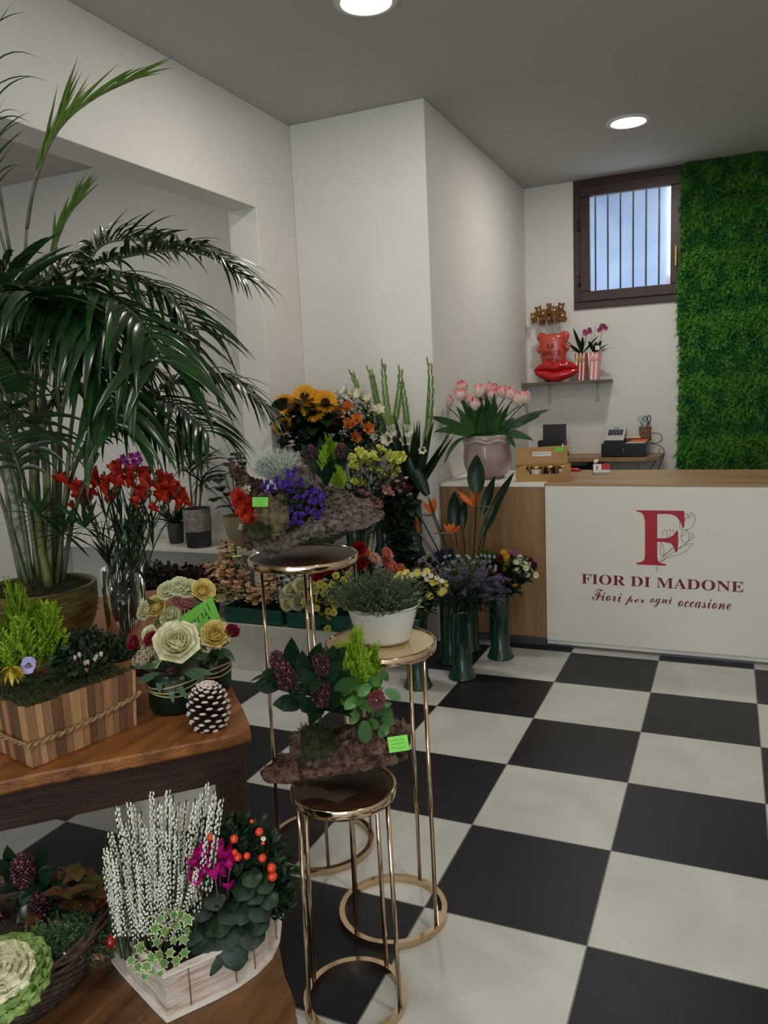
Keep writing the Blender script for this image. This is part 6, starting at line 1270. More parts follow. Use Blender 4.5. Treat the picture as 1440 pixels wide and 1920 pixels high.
def bark(parent, top, bot, P, m, off_t=0, off_b=0, bulge=.03, th=.012, seed=0, nu=60, nv=26, curl=.0, rough=.010, zmin=None, o0=0, o1=0):
    """cork sheet between an upper and a lower edge line, bulging to the viewer; real thickness, ragged rims"""
    def samp(L, u):
        s = u*(len(L)-1); i = min(int(s), len(L)-2); f = s-i; return (L[i][0]*(1-f)+L[i+1][0]*f, L[i][1]*(1-f)+L[i+1][1]*f)
    A, B = [], []
    for i in range(nu+1):
        u = i/nu; ta, tb = samp(top, u), samp(bot, u); oo = o0+(o1-o0)*u
        a = AT(ta[0], ta[1], P, off_t+oo); c = AT(tb[0], tb[1], P, off_b+oo); ra, rb = [], []
        jt = .016*noise.noise(V((u*14, seed, 0)))+.010*noise.noise(V((u*45, seed, 1)))+.005*noise.noise(V((u*120, seed, 1))); jb = .008*noise.noise(V((u*12, seed, 5)))
        a = a+V((0, 0, jt)); c = c+V((0, 0, jb))
        for j in range(nv+1):
            v = j/nv; p = a.lerp(c, v)+TC*(bulge*math.sin(PI*v)**.8*math.sin(PI*min(.95, max(.05, u)))**.4)
            w0 = V((p.x*16, p.y*16, p.z*30)); nn = rough*(noise.noise(w0+V((seed, 0, 0)))+.9*(1-2.2*abs(noise.noise(V((p.x*60, p.y*60, p.z*26)))))+.6*noise.noise(p*110)+.4*noise.noise(p*210)); p = p+TC*nn+V((0, 0, nn*.5))
            if zmin is not None and p.z < zmin: p.z = zmin+.001
            e = min(1, 4*min(u, 1-u)+.25, 4*min(v, 1-v)+.4); q = p-TC*th*e*(1+.8*noise.noise(p*30+V((9, 9, 9))))
            if zmin is not None and q.z < zmin: q.z = zmin+.001
            ra.append(p); rb.append(q)
        A.append(ra); B.append(rb)
    mb = MB(); mb.grid(A); mb.grid([r[::-1] for r in B]); mb.grid([[A[i][0] for i in range(nu+1)], [B[i][0] for i in range(nu+1)]]); mb.grid([[B[i][-1] for i in range(nu+1)], [A[i][-1] for i in range(nu+1)]]); mb.grid([[B[0][j] for j in range(nv+1)], [A[0][j] for j in range(nv+1)]]); mb.grid([[A[-1][j] for j in range(nv+1)], [B[-1][j] for j in range(nv+1)]])
    return add('bark_piece', mb, m, parent)
def mound(parent, c, r, h, seed, n=900, nm='moss'):
    mb = MB(); moss(mb, c, 1, h, n, seed, L=.02)
    mb2 = MB(); 
    rr = random.Random(seed)
    for i in range(n):
        a = rr.uniform(0, 6.28); q = math.sqrt(rr.random()); p = V(c)+HR*(r[0]*q*math.cos(a))+TC*(r[1]*q*math.sin(a))+V((0, 0, h*math.sqrt(max(0, 1-q*q))-.004)); d = V((rr.uniform(-1, 1), rr.uniform(-1, 1), rr.uniform(-.3, 1))).normalized(); s = d.orthogonal().normalized()*.001; e = p+d*rr.uniform(.008, .026); mb2.add([p-s, p+s, e+s*.3, e-s*.3], [(0, 1, 2, 3)])
    mb2.ball(V(c), (max(r)*.96, min(r)*.96+.0, h*.95), 20, 10, M=Matrix.Rotation(math.atan2(HR.y, HR.x), 3, 'Z') if r[0] >= r[1] else None)
    return add(nm, mb2, M_MOSS, parent, smooth=False)
# --- high stand
bt1 = thing('bark_planter', 'large grey cork bark planter on the tallest gold stand', 'bark planter', S1+V((0, 0, .001))); Z1 = S1.z+.001
bark(bt1, [(474, 1004), (500, 1008), (530, 1002), (560, 988), (590, 962), (620, 946), (650, 936), (690, 950), (722, 966)], [(478, 1030), (505, 1050), (535, 1036), (565, 1018), (600, 1010), (640, 1000), (680, 994), (700, 985), (718, 970)], S1, M_BARKG, .07, .11, .035, .016, 1, zmin=Z1, nu=170, nv=34, rough=.015)
bark(bt1, [(552, 872), (562, 860), (574, 862), (585, 880), (605, 905), (640, 920), (680, 935), (718, 962)], [(572, 905), (580, 900), (592, 920), (610, 950), (640, 975), (670, 985), (700, 985), (720, 975)], S1, M_BARKG, -.02, .05, .03, .016, 2, zmin=Z1, rough=.014)
bark(bt1, [(428, 872), (434, 864), (450, 878), (470, 892), (495, 905)], [(434, 895), (450, 912), (468, 922), (485, 930), (498, 928)], S1, M_BARKB, -.02, .02, .015, .014, 3, nu=30, rough=.012)
bark(bt1, [(476, 935), (492, 925), (515, 930), (532, 925), (542, 945)], [(478, 985), (495, 1000), (512, 1008), (530, 1005), (544, 985)], S1, M_BARKT, .10, .10, .03, .02, 4, nu=36, zmin=Z1, rough=.008)
bark(bt1, [(455, 925), (470, 920), (490, 930)], [(452, 1000), (465, 1035), (480, 1030)], S1, M_BARKB, .03, .06, .02, .014, 5, nu=24, zmin=Z1)
bark(bt1, [(480, 930), (540, 915), (600, 905), (660, 925)], [(480, 1020), (540, 1020), (600, 1010), (660, 990)], S1, M_BARKB, -.06, -.09, -.03, .012, 6, nu=30, zmin=Z1)
mound(bt1, AT(482, 992, S1, .12)+V((0, 0, -.01)), (.045, .03), .03, 5, 900); mound(bt1, AT(580, 985, S1, .02)+V((0, 0, -.02)), (.14, .07), .05, 6, 900)
q = AT(525, 900, S1, .0); t = thing('silver_cushion_bush', 'silver wiry cushion plant on the high bark planter', 'silver bush', q); place('foliage', F['silver'], t, q, (-.1, 0, 1), 1.05); place('foliage', F['silver'], t, q+V((.02, .02, -.03)), (.3, 0, 1), .8)
q = AT(560, 960, S1, .04); t = thing('bellflower', 'mass of violet bellflowers spilling over the high bark', 'bellflower', q); rr = random.Random(21)
place('foliage', F['dark_sprigs'], t, q, (0, 0, 1), 1.5); ms = F['lilac_bell']
clusters = [(500, 912, 8), (520, 905, 12), (540, 905, 12), (545, 888, 9), (552, 900, 10), (560, 925, 14), (580, 935, 16), (600, 925, 14), (598, 948, 14), (575, 955, 15), (555, 960, 14), (545, 975, 11), (590, 965, 14), (570, 975, 14), (605, 935, 9), (555, 945, 12), (510, 918, 9), (532, 918, 10), (562, 905, 6), (585, 920, 8)]
k = 0
for (x, y, r) in clusters:
    for j in range(5):
        p = AT(x+rr.uniform(-r, r), y+rr.uniform(-r, r)*.9, S1, .055+rr.uniform(0, .035)+.03*(y > 930)); place('bloom', ms, t, p, TC+V((rr.uniform(-.6, .6), rr.uniform(-.3, .3), rr.uniform(0, .9))), rr.uniform(.85, 1.15)); k += 1
for i, (x, y, s) in enumerate(sorted([(450, 934, 1.0), (459, 958, .9), (473, 972, 1.0), (466, 945, .8)])):
    h0 = AT(x, y, S1, .10); t = thing('red_spider_chrysanthemum', 'fiery red spiky flower left of the green card, '+ordn(i, 4), 'chrysanthemum', AT(480, 985, S1, .08), 'red spiky flowers on the high bark'); mb = MB(); mb.tube([wloc(t), h0], .002, 5); add('stem', mb, M_STEM, t); place('bloom', F['red_spider_mum'], t, h0, TC+V((-.3, 0, .3)), s)
for i, (x, y) in enumerate(((458, 988), (463, 920))): h0 = AT(x, y, S1, .09); t = thing('white_spider_chrysanthemum', 'small white spiky flower '+('below', 'above')[i]+' the red ones on the high bark', 'chrysanthemum', AT(480, 985, S1, .07)); mb = MB(); mb.tube([wloc(t), h0], .0015, 5); add('stem', mb, M_STEM, t); place('bloom', F['white_spider_mum'], t, h0, TC+V((-.2, 0, .4)), .85)
def skimmia(P, cones, leaves, lab, s=1.0, loff=0):
    t = thing('skimmia', lab, 'skimmia', P); rr = random.Random(int(P.x*999)); ml = leafmat('skimmia_leaf', (26, 50, 30), (18, 36, 22), rough=.22)
    for (x, y, k, tilt) in cones:
        b0 = AT(x, y, P, .02+loff); mb = MB(); mb.tube([P, b0], .003, 6); add('stem', mb, M_STEM, t); place('flower_cone', F['skimmia_cone'], t, b0+V((0, 0, -.045*k)), V((tilt, -.15, 1)), k)
        if True:
            for j in range(6): a = rr.uniform(0, 6.28); mb = MB(); mb.leaf(b0+V((0, 0, -.05*k)), V((math.cos(a), math.sin(a), .35)), .075*s, .030*s, droop=.7, um=.5, n=7, fold=.18); add('leaf', mb, ml, t)
    for (tip, bs) in leaves:
        e, b0 = AT(*tip, P, .05+loff), AT(*bs, P, .02+loff); mb = MB(); mb.leaf(b0, (e-b0)+V((0, 0, .015)), (e-b0).length*1.03, .036*s, droop=.35, up=(TC+V((0, 0, .6))).normalized(), um=.5, n=8, fold=.15); add('leaf', mb, ml, t)
    return t
skimmia(AT(612, 910, S1, -.03), [(588, 850, .75, -.1), (638, 845, .7, .2)], [((565, 832), (590, 870)), ((655, 838), (632, 875)), ((600, 820), (608, 880)), ((620, 850), (615, 905)), ((575, 860), (600, 890)), ((650, 862), (625, 900)), ((612, 870), (612, 912))], 'skimmia with two brown bud cones behind the high bark', 1.0, 0)
conifer(AT(616, 880, S1, -.02), .14, .7, 'lime conifer sprig between the brown skimmia cones', 4, .02); conifer(AT(636, 915, S1, .01), .09, .6, 'small lime conifer sprig at the right of the high bark', 3, .015)
card('price_card', 'lime price card beside the red flowers on the high bark', AT(488, 950, S1, .135), .050, .030, math.atan2(HR.y, HR.x), -.1, .05)
# --- low stand
bt3 = thing('bark_planter', 'brown cork bark planter on the lowest gold stand', 'bark planter', S3+V((0, 0, .001))); Z3 = S3.z+.001
bark(bt3, [(489, 1443), (510, 1440), (550, 1436), (600, 1420), (640, 1400), (670, 1378), (700, 1385), (735, 1395), (762, 1398)], [(496, 1462), (520, 1472), (560, 1466), (600, 1460), (640, 1452), (680, 1446), (710, 1442), (740, 1432), (764, 1422)], S3, M_BARKB, .075, .10, .022, .016, 11, zmin=Z3, nu=170, nv=34, rough=.013)
bark(bt3, [(622, 1392), (636, 1378), (670, 1362), (700, 1355), (745, 1352), (770, 1362)], [(632, 1420), (645, 1420), (680, 1408), (710, 1405), (745, 1405), (770, 1395)], S3, M_BARKB, .03, .06, .02, .016, 12, zmin=Z3, rough=.012)
bark(bt3, [(542, 1385), (556, 1372), (570, 1382), (580, 1400)], [(545, 1425), (556, 1445), (568, 1450), (580, 1440)], S3, M_BARKB, .04, .06, .012, .014, 13, nu=26, zmin=Z3)
bark(bt3, [(495, 1440), (560, 1395), (620, 1370), (680, 1350), (750, 1350)], [(500, 1450), (560, 1450), (620, 1450), (690, 1440), (760, 1410)], S3, M_BARKB, -.07, -.05, -.02, .012, 14, nu=40, zmin=Z3)
mound(bt3, AT(600, 1425, S3, .05)+V((0, 0, -.0)), (.06, .04), .055, 15, 1400); mound(bt3, AT(590, 1390, S3, .02)+V((0, 0, -.01)), (.05, .04), .05, 16, 900); mound(bt3, AT(695, 1385, S3, .02)+V((0, 0, -.02)), (.08, .05), .05, 17, 1200)
skimmia(AT(600, 1385, S3, .03), [(541, 1262, 1.0, -.15), (531, 1240, .75, -.3), (604, 1240, .9, .05), (603, 1297, .95, 0)], [((547, 1196), (548, 1262)), ((475, 1285), (525, 1290)), ((492, 1262), (530, 1275)), ((531, 1335), (570, 1308)), ((600, 1205), (585, 1265)), ((646, 1212), (610, 1265)), ((567, 1220), (570, 1280)), ((512, 1322), (560, 1320)), ((655, 1255), (625, 1300)), ((640, 1235), (600, 1290)), ((583, 1320), (605, 1340)), ((560, 1310), (590, 1335)), ((640, 1300), (610, 1330)), ((625, 1210), (620, 1260)), ((668, 1278), (625, 1308)), ((570, 1250), (590, 1300))], 'skimmia with four wine red bud cones on the low bark', 1.15, 0)
conifer(AT(668, 1320, S3, -.02), .24, 1.0, 'tall lime conifer leaning left on the low bark', 7, .035)
t = thing('pansy', 'dark red pansy with green leaves on the low bark', 'pansy', AT(700, 1370, S3, .03)); hd = AT(706, 1312, S3, .08); o = place('bloom', viola(0, 0, 1, (96, 8, 18), (74, 6, 16), (24, 6, 10)), t, hd, TC, 1.3, 0); face(o, TC+V((.1, 0, .15)), 1.25, .2)
mb = MB(); mb.tube([wloc(t), hd+HF*.004], .0015, 5); add('stem', mb, M_STEM, t); rr = random.Random(31)
for (x, y) in ((684, 1370), (665, 1290), (680, 1300), (695, 1285), (715, 1280), (722, 1295), (728, 1330), (735, 1345), (690, 1335), (680, 1320), (700, 1345), (715, 1350), (670, 1310), (672, 1335), (710, 1265), (700, 1300), (725, 1315), (690, 1355), (660, 1320), (730, 1360), (700, 1272)):
    p = AT(x, y, S3, .05+rr.uniform(-.02, .02)); a = rr.uniform(0, 6.28); mb = MB(); mb.leaf(p, V((math.cos(a), math.sin(a)-.4, rr.uniform(-.2, .6))), .044, .026, droop=.6, um=.5, e=.5, base=.35, n=6, up=(TC+V((0, 0, .5))).normalized()); add('leaf', mb, leafmat('pansy_leaf_light', (78, 120, 62), (56, 94, 48)), t)
mb = MB(); p = AT(684, 1362, S3, .10); mb.leaf(p+V((0, 0, .015)), V((0, 0, -1)), .058, .034, droop=0, up=TC, um=.5, e=.5, base=.35, n=7); add('leaf', mb, leafmat('pansy_leaf_light', (0, 0, 0)), t)
t2 = thing('hebe_sprig', 'broad pale green leaf crossing between skimmia and pansy', 'leaf', AT(650, 1330, S3, .03)); mb = MB(); e, b0 = AT(668, 1268, S3, .09), AT(624, 1305, S3, .06); mb.leaf(b0, e-b0, (e-b0).length*1.05, .042, droop=.2, up=(TC+V((0, 0, .5))).normalized(), um=.5, n=8); add('blade', mb, M_LEAFM, t2); mb = MB(); mb.tube([wloc(t2), b0], .002, 5); add('stem', mb, M_STEM, t2)
card('price_card', 'lime price card stuck on the right of the low bark', AT(749, 1409, S3, .12), .048, .036, math.atan2(HR.y, HR.x), -.35, -.1)
# --- white tub on the middle stand
TBp = V((S2.x+.008, S2.y+.01, S2.z+.001)); t = thing('enamel_tub', 'white oval metal tub on the middle gold stand', 'tub', TBp)
M_EN = mat('white_enamel', (206, 206, 198), rough=.22, coat=.4)
mb = MB(); pr_ = [(.001, .004), (.072, 0), (.075, .004)]
for i in range(22): u = i/21; pr_.append((.075+.030*u+(.0012 if (i % 3 == 0 and 7 < i < 17) else 0), .004+.100*u))
pr_ += [(.109, .105), (.110, .109), (.107, .111), (.103, .106), (.095, .07), (.075, .012), (.001, .010)]
mb.lathe(pr_, 64, TBp, sy=.86, rz=math.atan2(HR.y, HR.x)); add('tub_body', mb, M_EN, t)
mb = MB(); mb.tube([TBp+V((math.cos(a)*.1075, math.sin(a)*.1075*.86, .109)) for a in [0]]*0+[TBp+HR*(math.cos(a)*.1085)+TC*(math.sin(a)*.1085*.86)+V((0, 0, .109)) for a in [2*PI*i/60 for i in range(60)]], .0028, 6, closed=True); add('rolled_rim', mb, M_EN, t)
mb = MB(); mb.lathe([(.100, .085), (.001, .098)], 32, TBp, sy=.86, rz=math.atan2(HR.y, HR.x)); moss(mb, TBp+V((0, 0, .088)), .076, .012, 600, 41); add('soil', mb, M_MOSS, t)
for k, (dx, dy, s) in enumerate(((-.045, 0, .98), (.015, .01, .92), (-.01, .035, .85))):
    q = LC(TBp, dx, dy, .085); t = thing('thyme_bush', ['grey green thyme bush at the left in the white tub', 'grey green thyme bush in the middle of the white tub', 'grey green thyme at the front rim of the white tub'][k], 'thyme', q); place('foliage', F['thyme'], t, q, (0, 0, 1), (s, s, s*.95))
rr = random.Random(44); q = LC(TBp, .075, .02, .095); t = thing('variegated_ivy', 'pale variegated leaves at the right rim of the white tub', 'ivy', q)
for k in range(26):
    a = rr.uniform(0, 6.28); p = q+HR*rr.uniform(-.035, .03)+TC*rr.uniform(-.02, .04)+V((0, 0, rr.uniform(0, .05))); mb = MB(); mb.leaf(p, V((math.cos(a), math.sin(a), .4)), .028, .024, droop=.6, um=.45, e=.6, base=.5, n=5); add('leaf', mb, leafmat('pale_variegated', (176, 196, 160), (92, 130, 84), scale=70), t)

# ================================================================== low bench: white curved planter and wicker basket
M_WW = mat('whitewashed_wood', (206, 190, 176), (156, 128, 108), rough=.75, scale=12, stretch=(1, 1, 6), bump=.4, bscale=30, lo=.42, hi=.7, detail=9)
opx = [(315, 1915), (360, 1893), (405, 1872), (445, 1850), (480, 1825), (506, 1798), (520, 1768), (524, 1735)]
OUT = [PZ(x, y, BZ) for x, y in opx]; BL = PZ(214, 1806, BZ); BR_ = OUT[-1]+HF*.03-HR*.03
ring = OUT+[BR_+(BL-BR_)*k/6 for k in range(0, 7)]+[BL.lerp(OUT[0], k/5) for k in range(1, 5)]
cen = sum(ring, V((0, 0, 0)))/len(ring); HPL = .092
def outl(s, z): return [V((cen.x+(p.x-cen.x)*s, cen.y+(p.y-cen.y)*s, BZ+.001+z)) for p in ring]
def off_ring(d, z):
    n = len(ring); out = []
    for i in range(n):
        a, b_, c = ring[i-1], ring[i], ring[(i+1) % n]; t1 = (b_-a).normalized(); t2 = (c-b_).normalized(); n1 = V((t1.y, -t1.x, 0)); n2 = V((t2.y, -t2.x, 0)); nn = (n1+n2).normalized()
        out.append(V((b_.x, b_.y, BZ+.001+z))+nn*d*(1 if (nn.dot(b_-cen) > 0) else -1))
    return out
pl = thing('curved_planter', 'whitewashed wooden planter with curved side on the low bench', 'planter', V((cen.x, cen.y, BZ+.001)))
mb = MB(); nz = 2
mb.grid([off_ring(-.002, 0), off_ring(-.002, HPL), off_ring(-.012, HPL), off_ring(-.012, .004)][::-1], cv=True); b = len(mb.v); fl = off_ring(-.012, .004); mb.add(fl, [tuple(range(len(fl)))]); add('walls', mb, M_WW, pl, smooth=False)
mb = MB(); mb.grid([off_ring(.006, 0), off_ring(.006, .008), off_ring(-.004, .008), off_ring(-.004, 0)][::-1], cv=True); add('base_trim', mb, mat('pale_whitewash', (222, 212, 202), rough=.7), pl, smooth=False)
mb = MB(); mb.grid([off_ring(.001, HPL), off_ring(.001, HPL+.004), off_ring(-.016, HPL+.004), off_ring(-.016, HPL)][::-1], cv=True); add('top_trim', mb, mat('pale_whitewash', (222, 212, 202)), pl, smooth=False)
for i in (1, 3, 4, 6):                                       # vertical board joints
    o_ = off_ring(-.0008, 0)[i]; o2 = off_ring(-.0008, HPL)[i]; mb = MB(); mb.tube([o_+V((0, 0, .009)), o2], .0012, 4); add('joint', mb, mat('dark_joint', (110, 92, 78)), pl)
mb = MB(); soil_z = HPL-.015; s_ = off_ring(-.013, soil_z); mb.add(s_, [tuple(range(len(s_)))]); rr = random.Random(51)
for k in range(1500):
    a, b_ = rr.choice(ring), rr.random()**.5; p = V((cen.x+(a.x-cen.x)*b_*.9, cen.y+(a.y-cen.y)*b_*.9, BZ+soil_z)); d = V((rr.uniform(-1, 1), rr.uniform(-1, 1), rr.uniform(.1, 1))).normalized(); s = d.orthogonal().normalized()*.0009; e = p+d*.012; mb.add([p-s, p+s, e], [(0, 1, 2)])
add('soil', mb, mat('dark_soil', (44, 32, 22)), pl, smooth=False)
ST = BZ+soil_z
# heather
def heather_spike(H, seed):
    mb = MB(); rr = random.Random(seed); mb.tube([(0, 0, 0), (.006, 0, H*.5), (.002, .002, H)], [.0026, .0030, .0012], 5, mi=1)
    N_ = int(H*400)
    for i in range(N_):
        u = i/N_; z = H*(.25+.73*u); a = i*2.4; r = .0066*(1-.45*u); p = V((math.cos(a)*r, math.sin(a)*r, z+rr.uniform(-.002, .002))); mb.ball(p, (.0020, .0020, .0033), 5, 3, mi=0)
    for i in range(26): u = i/26; a = i*2.4; d = V((math.cos(a), math.sin(a), .6)).normalized(); p = V((0, 0, H*u)); s = d.orthogonal().normalized()*.0008; mb.add([p-s, p+s, p+d*.006], [(0, 1, 2)], 1)
    return mb.mesh('heather_spike', [mat('heather_white', (230, 230, 214), rough=.7, rnd=.05), leafmat('heather_green', (52, 66, 36), (34, 46, 26))], smooth=False)
HS = [heather_spike(h, i) for i, h in enumerate((.16, .20, .24))]
HB = PZ(300, 1775, ST); t = thing('white_heather', 'tall white flowering heather in the whitewashed planter', 'heather', HB); rr = random.Random(61)
tops = [(218, 1506), (241, 1498), (284, 1479), (315, 1475), (322, 1490), (391, 1463), (404, 1483), (416, 1492), (300, 1500), (338, 1505), (262, 1520), (205, 1556), (195, 1600), (350, 1500), (368, 1498), (250, 1505), (380, 1480), (330, 1520), (290, 1540), (345, 1535), (230, 1540), (398, 1500)]
for k in range(86):
    if k < len(tops): x, y = tops[k]
    else: x = rr.uniform(195, 372); y = rr.uniform(1540, 1668)+abs(x-290)*.2
    if 90 <= k: break
    b0 = HB+HR*((x-300)*.00055+rr.uniform(-.02, .02))+TC*rr.uniform(-.045, .045); e = AT(x, y, HB, rr.uniform(-.05, .07)); d = e-b0; L = d.length; m = 2 if L > .22 else (1 if L > .17 else 0); o = place('flower_spike', HS[m], t, b0, d, 1); o.scale = (1.05, 1.05, L/(.16, .20, .24)[m])
# cyclamen
CYB = PZ(415, 1760, ST); t = thing('magenta_cyclamen', 'magenta cyclamen with dark patterned leaves in the whitewashed planter', 'cyclamen', CYB)
cy = MB()
for k in range(5): cy.petal(2*PI*k/5, .034, .022, .75, .05, r0=.003, um=.55, base=.4, e=.6, cup=.25, ruf=.0015, nu=6, nv=3)
cy.ball((0, 0, 0), .005, 8, 6); F['cyc'] = cy.mesh('cyclamen_bloom', fm('magenta_petal', (206, 8, 136), (164, 4, 104), scale=50))
for (x, y) in ((360, 1622), (389, 1610), (400, 1600), (412, 1606), (428, 1610), (373, 1645), (404, 1645), (412, 1628), (432, 1628), (388, 1632), (420, 1640), (398, 1622), (432, 1668), (366, 1660)):
    e = AT(x, y, CYB, .03+rr.uniform(-.02, .03)); mb = MB(); mb.tube(bez(CYB+HR*(x-400)*.0004, CYB.lerp(e, .6)+V((0, 0, .02)), e), .0017, 5); add('stem', mb, mat('cyclamen_stem', (120, 70, 70)), t); place('bloom', F['cyc'], t, e, V((rr.uniform(-.3, .3), -.1, 1)), rr.uniform(.85, 1.05))
M_CYL = leafmat('cyclamen_leaf', (22, 42, 24), (48, 72, 50), scale=60, rough=.4, lo=.45, hi=.75)
def heart(mb, c, nrm, upd, s, lob=.25, n=20, cupk=.15):
    z = V(nrm).normalized(); y = (V(upd)-z*V(upd).dot(z)).normalized(); x = y.cross(z); rows = []
    out = []
    for i in range(n):
        a = 2*PI*i/n; r = s*(1+lob*math.cos(a)+.0)*(1-.45*math.exp(-((a-PI)/.35)**2))*(1+.05*math.cos(6*a)); out.append((r*math.sin(a), r*math.cos(a)))
    inner = [V(c)+x*(p*.5)+y*(q*.5)+z*(s*.06) for p, q in out]; outer = [V(c)+x*p+y*q-z*(cupk*s) for p, q in out]; b = len(mb.v); mb.v.append(tuple(V(c))); mb.v.extend([tuple(p) for p in inner]); mb.v.extend([tuple(p) for p in outer])
    for i in range(n): j = (i+1) % n; mb.f.append((b, b+1+i, b+1+j)); mb.f.append((b+1+i, b+1+n+i, b+1+n+j, b+1+j)); mb.m += [0, 0]
lv_ = [(392, 1790, 30), (440, 1770, 30), (470, 1745, 28), (360, 1740, 26), (415, 1720, 32), (455, 1700, 26), (490, 1700, 24), (378, 1760, 26), (430, 1700, 28), (485, 1725, 24), (505, 1680, 20), (400, 1680, 22), (380, 1700, 22), (460, 1660, 24), (480, 1670, 22), (440, 1740, 26), (410, 1755, 28), (350, 1715, 20), (495, 1655, 18), (470, 1640, 20), (380, 1795, 22), (440, 1790, 24)]
for (x, y, r) in lv_:
    dn = max(0, (y-1740)/50); p = AT(x, y, CYB, .035+.03*dn*(x < 480)); mb = MB(); heart(mb, p, TC*(.6+.2*dn)+V((rr.uniform(-.25, .25), 0, .9-.5*dn)), V((rr.uniform(-.5, .5), 0, -1)), r/ppm(p)*.95); add('leaf', mb, M_CYL, t)
    mb = MB(); mb.tube([CYB, p-V((0, 0, .004))], .0014, 4); add('stem', mb, mat('cyclamen_stem', (120, 70, 70)), t)
# solanum with orange berries
SOB = PZ(462, 1735, ST); t = thing('berry_plant', 'winter cherry plant with round orange berries at the right of the planter', 'berry plant', SOB); M_OB = mat('orange_berry', (214, 66, 16), (190, 40, 12), scale=12, rough=.15, coat=.4)
for dx, dz, s in ((0, .02, 1.0), (.03, .06, .9), (-.03, .06, .9), (.0, .12, .8), (.045, .02, .7), (-.01, .16, .6)): place('foliage', F['solanum_bush'], t, SOB+HR*dx+V((0, 0, dz)), (dx*3, 0, 1), s*.85)
for (x, y, r) in ((395, 1570, 7), (439, 1573, 8), (486, 1560, 8), (446, 1607, 8), (463, 1605, 7), (492, 1609, 8), (509, 1627, 9), (511, 1643, 9), (493, 1581, 4), (472, 1540, 4), (440, 1598, 6)):
    p = AT(x, y, SOB, .075); mb = MB(); mb.ball(p, r/ppm(p), 16, 12); add('berry', mb, M_OB, t)
for (x, y) in ((494, 1572),):
    p = AT(x, y, SOB, .08); o = place('flower', F['camomile_white'], t, p, TC, .38)
# ivy
IVB = PZ(300, 1800, ST); t = thing('variegated_ivy', 'variegated ivy hanging over the corner of the whitewashed planter', 'ivy', IVB); M_IV = leafmat('ivy_leaf', (108, 142, 70), (76, 116, 56), scale=30, rough=.4); M_IVE = leafmat('ivy_edge', (200, 208, 150), rough=.4)
def ivyleaf(c, nrm, upd, s, rot=0):
    z = V(nrm).normalized(); y = (V(upd)-z*V(upd).dot(z)).normalized(); x = y.cross(z)
    pts = [(0, 1.15), (.28, .55), (.85, .55), (.55, .05), (.75, -.35), (.28, -.35), (0, -.55), (-.28, -.35), (-.75, -.35), (-.55, .05), (-.85, .55), (-.28, .55)]
    mb = MB(); n = len(pts); mb.v.append(tuple(V(c)+z*s*.05))
    for k, zz in ((.40, .06), (.84, 0), (1.0, -.04)): mb.v.extend([tuple(V(c)+x*p*s*k+y*q*s*k+z*zz*s*(1 if i % 2 else -1.6)) for i, (p, q) in enumerate(pts)])
    for i in range(n):
        j = (i+1) % n; mb.f.append((0, 1+i, 1+j)); mb.m.append(0); mb.f.append((1+i, 1+n+i, 1+n+j, 1+j)); mb.m.append(0); mb.f.append((1+n+i, 1+2*n+i, 1+2*n+j, 1+n+j)); mb.m.append(1)
    return mb
for (x, y, r) in ((262, 1775, 17), (285, 1795, 15), (275, 1810, 14), (300, 1790, 14), (258, 1812, 13), (295, 1765, 12), (318, 1785, 12), (345, 1760, 13), (330, 1800, 12), (325, 1762, 10), (308, 1805, 12), (340, 1715, 14), (352, 1722, 16), (330, 1735, 12), (290, 1740, 14), (310, 1745, 13), (300, 1722, 12), (245, 1800, 12), (270, 1830, 10), (285, 1820, 10), (318, 1708, 9), (350, 1745, 10), (345, 1785, 12), (300, 1825, 9), (325, 1715, 11)):
    p = AT(x, y, IVB, .05+.035*(y > 1780)+rr.uniform(-.01, .01)); add('leaf', ivyleaf(p, TC+V((rr.uniform(-.5, .5), rr.uniform(-.3, .3), .5)), V((rr.uniform(-1, 1), 0, -1.0)), r/ppm(p)), [M_IV, M_IVE], t)
mb = MB()
for tp in ((250, 1812), (340, 1715), (262, 1775), (335, 1795)): mb.tube(bez(IVB, IVB+TC*.05+V((0, 0, .05)), AT(*tp, IVB, .07)), .0015, 5)
add('stem', mb, mat('ivy_stem', (110, 90, 60)), t)
q = AT(520, 1700, PZ(520, 1765, BZ), .01); t = card('price_card', 'pale green price card at the right rim of the curved planter', q+V((0, 0, -.03)), .030, .050, math.atan2(HR.y, HR.x)+.9, 0, .35, m=mat('pale_green_card', (176, 206, 170), rough=.6))
# wicker basket
BKc = PZ(25, 1868, BZ); BKc = V((BKc.x-.03, BKc.y+.03, BZ+.001)); bk = thing('wicker_basket', 'dark brown wicker basket of winter plants on the bench, bottom left', 'basket', BKc); M_WK = mat('dark_wicker', (78, 56, 44), (44, 32, 26), scale=40, rough=.7, bump=.3)
mb = MB(); BR2, BH = .190, .125; rr = random.Random(71)
for k in range(15):
    z = .008+k*.0085; r = BR2*(.70+.30*math.sin(PI/2*(z/BH))); mb.tube([BKc+V((math.cos(a)*r*(1+.018*math.sin(a*22+k*PI)), math.sin(a)*r*(1+.018*math.sin(a*22+k*PI)), z)) for a in [2*PI*i/132 for i in range(132)]], .0052, 5, closed=True)
mb.lathe([(.001, .003), (BR2*.7, .003), (BR2*.8, .05), (BR2*.92, .11)], 32, BKc); add('weave', mb, M_WK, bk)
mb = MB()
for k in range(7): mb.tube([BKc+V((math.cos(a)*(BR2+.004*math.sin(a*9+k*1.7)+.003*k-.006), math.sin(a)*(BR2+.004*math.sin(a*9+k*1.7)+.003*k-.006), BH+.006*math.sin(a*7+k)+.003*(k % 3))) for a in [2*PI*i/120 for i in range(120)]], .0040, 5, closed=True)
add('twisted_rim', mb, M_WK, bk)
mb = MB()
